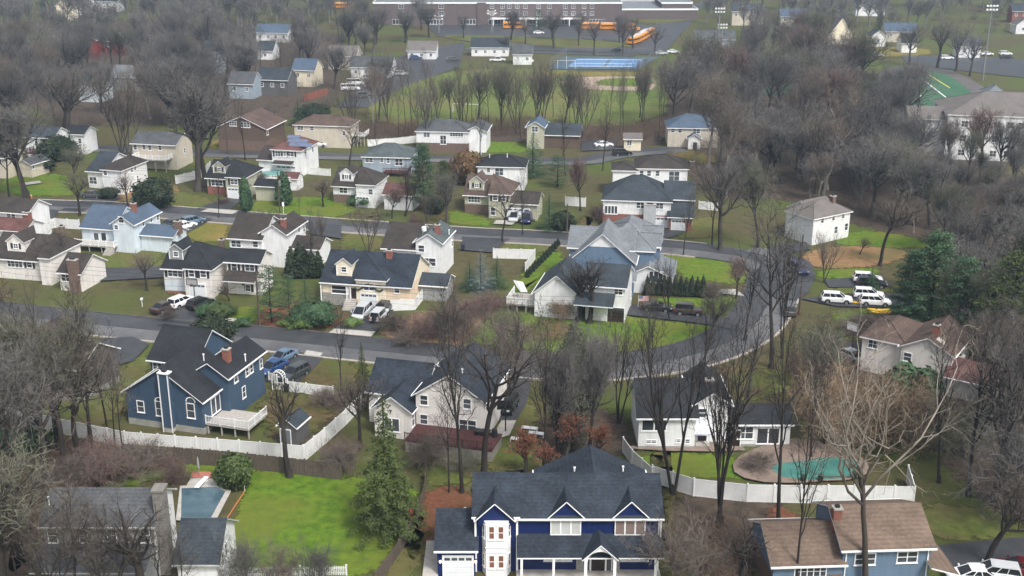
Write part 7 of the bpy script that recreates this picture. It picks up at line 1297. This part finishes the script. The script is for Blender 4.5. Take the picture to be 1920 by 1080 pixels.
UG_G=mat('brush_grey',(.1,.085,.075),(.13,.105,.085),scale=.05,rough=.9); UG_B=mat('brush_brown',(.12,.085,.06),(.15,.1,.075),scale=.05,rough=.9)
undergrowth([(1245,235),(1330,170),(1500,130),(1600,160),(1640,235),(1700,255),(1900,335),(1925,470),(1760,470),(1620,405),(1480,365),(1360,380),(1260,330)],260,5,UG_G,1)
undergrowth([(1800,540),(1925,480),(1925,900),(1880,900),(1830,760)],60,3.5,UG_G,2); undergrowth([(650,235),(1250,238),(1245,282),(1040,262),(890,258),(650,262)],120,4,UG_B,3)
undergrowth([(-10,215),(60,120),(420,110),(640,60),(690,120),(640,200),(440,225),(380,235),(-10,270)],260,5,UG_G,4); undergrowth([(-10,60),(120,20),(690,8),(690,55),(420,105),(60,118),(-10,170)],260,5,UG_G,5)
undergrowth([(-20,860),(200,850),(225,880),(210,905),(60,1000),(-20,1060)],70,2.6,UG_B,6); undergrowth([(240,858),(330,862),(330,880),(250,880)],14,1.8,UG_B,7); undergrowth([(1260,950),(1420,960),(1390,1110),(1300,1110)],22,1.6,UG_B,8)
undergrowth([(600,880),(640,830),(670,840),(650,895)],12,1.6,UG_B,9); undergrowth([(1480,690),(1560,650),(1760,780),(1850,850),(1700,830),(1500,770)],70,3,UG_B,10); undergrowth([(1330,10),(1920,4),(1920,60),(1500,85),(1400,75)],140,4,UG_G,11); undergrowth([(720,640),(860,580),(930,565),(870,645)],50,1.5,UG_B,12)

far_wood([(-30,-25),(690,-25),(690,58),(420,105),(100,115),(-30,165)],200,(13,19),TW_G,31); far_wood([(1260,-25),(1960,-25),(1960,35),(1500,85),(1340,75)],170,(12,17),TW_G,32); far_wood([(-60,-70),(1980,-70),(1980,-28),(-60,-28)],90,(13,18),TW_B,33)

for i,(x,y) in enumerate(((640,650),(1180,684),(300,612),(700,433))):
    b=MB(); b.tube([(0,0,0),(0,0,.02)],.38,16); p=G(x,y); simple('manhole_cover',('manhole cover in the first street below the cream house','manhole cover in the first street at the bend','manhole cover in the first street near the left driveways','manhole cover in the second street')[i],'manhole cover',b,[METALD],(p[0],p[1],.156))
def wires(A,B,label,zs=(8.2,7.2,6.2)):
    a=Vector((*G(*A),0)); c=Vector((*G(*B),0)); b=MB()
    for k,z in enumerate(zs):
        for off in ((-.8,.8) if k==0 else (0,)):
            n_=Vector((-(c-a).y,(c-a).x,0)).normalized()*off; b.tube([a+(c-a)*t+n_-a+Vector((0,0,z-1.0*4*t*(1-t))) for t in np.linspace(0,1,15)],.016,3)
    return simple('power_line',label,'cables',b,[METALD],tuple(a))
wires((487,612),(1100,668),'sagging power lines along the first street, right of the pole'); wires((487,612),(-60,570),'sagging power lines along the first street, left of the pole',(8.0,7.0,6.0)); wires((525,400),(42,372),'sagging power lines along the second street, left of the lamp pole'); wires((525,400),(1063,440),'sagging power lines along the second street, right of the lamp pole',(8.0,7.0,6.0))

def round_pool(px,py,rad,c,label):
    b=MB(); b.tube([(0,0,0),(0,0,1.2)],rad,24,0,False); b.tube([(0,0,1.2),(0,0,1.28)],rad+.12,24,0,False); b.add([(rad*math.cos(a),rad*math.sin(a),1.15) for a in np.linspace(0,6.283,25)[:-1]],[tuple(range(24))],1); x,y=G(px,py); return simple('above_ground_pool',label,'pool',b,[VINYL,c],(x,y,0))
round_pool(512,334,2.6,mat('pool_water_teal',(.12,.3,.28),rough=.15),'round above-ground pool with teal water behind the tan dormer house'); round_pool(822,272,2.6,mat('pool_tarp_blue',(.08,.3,.6),rough=.5),'round pool under a bright blue tarp beside the long white house')
h=House('garden_shed','small maroon roofed garden shed behind the tan dormer house',530,336,2.3,-12,W_WHITE,RF_RED,'shed'); b_=h.bpx((530,336),558,2.3,d=3.6,roof='gx',pitch=30,ov=.2); h.door(b_,'f',540,341,DOORW,1.0,1.9); h.finish()

for k,x,y,t,w,l in (('thin',1400,765,545,1.0,'tall thin dark tree on the grass strip right of the white house with the awning'),('thin',1322,716,520,.9,'tall thin dark tree behind the white house with the awning, by the kerb'),('fork',1218,716,560,.8,'forked thin tree at the kerb behind the black roof'),('thin',962,735,540,.8,'tall thin dark tree beside the drive of the beige house'),('thin',640,735,560,.8,'tall thin tree on the verge left of the beige house'),('thin',1520,860,560,.8,'tall thin dark tree behind the green pool cover'),('thin',1395,640,430,.9,'tall thin tree at the inner kerb of the bend'),('fork',1255,600,470,.7,'forked thin tree between the two cars on the corner driveway'),
 ('thin',20,905,520,1.0,'tall thin dark tree at the left edge, above the brown scrub'),('thin',62,870,500,.9,'tall thin dark tree second from the left edge'),('fork',105,850,530,.9,'forked dark tree left of the thick trunked one'),('thin',178,870,510,.9,'tall thin dark tree behind the left end of the white fence'),('thin',205,830,560,.8,'tall thin tree close to the slate blue house, left'),('thin',1815,930,520,.9,'tall thin dark tree left of the big tree on the slope'),('thin',1760,905,560,.9,'tall thin dark tree just outside the pool fence corner'),('thin',1910,930,540,.9,'tall thin dark tree at the right edge on the slope'),
 ('thin',585,500,380,.8,'tall thin tree behind the dark pointed evergreens'),('thin',410,410,300,.8,'tall thin tree at the kerb before the tan dormer house'),('thin',1335,460,290,.9,'tall thin tree at the kerb right of the brick house'),('thin',980,440,300,.8,'tall thin tree before the silver minivan'),('fork',760,405,290,.8,'forked thin tree right of the vine-stained house'),('thin',1060,330,190,.8,'tall thin dark tree before the third street'),('thin',1130,320,170,.8,'tall straight dark tree by the third street'),('thin',900,300,165,.8,'tall thin tree beside the long white house'),('thin',330,300,150,.9,'tall thin tree right of the many-stemmed trees'),('thin',460,300,160,.9,'tall thin tree before the dark brown gabled house')):
    T(k,x,y,t,l,None,w)
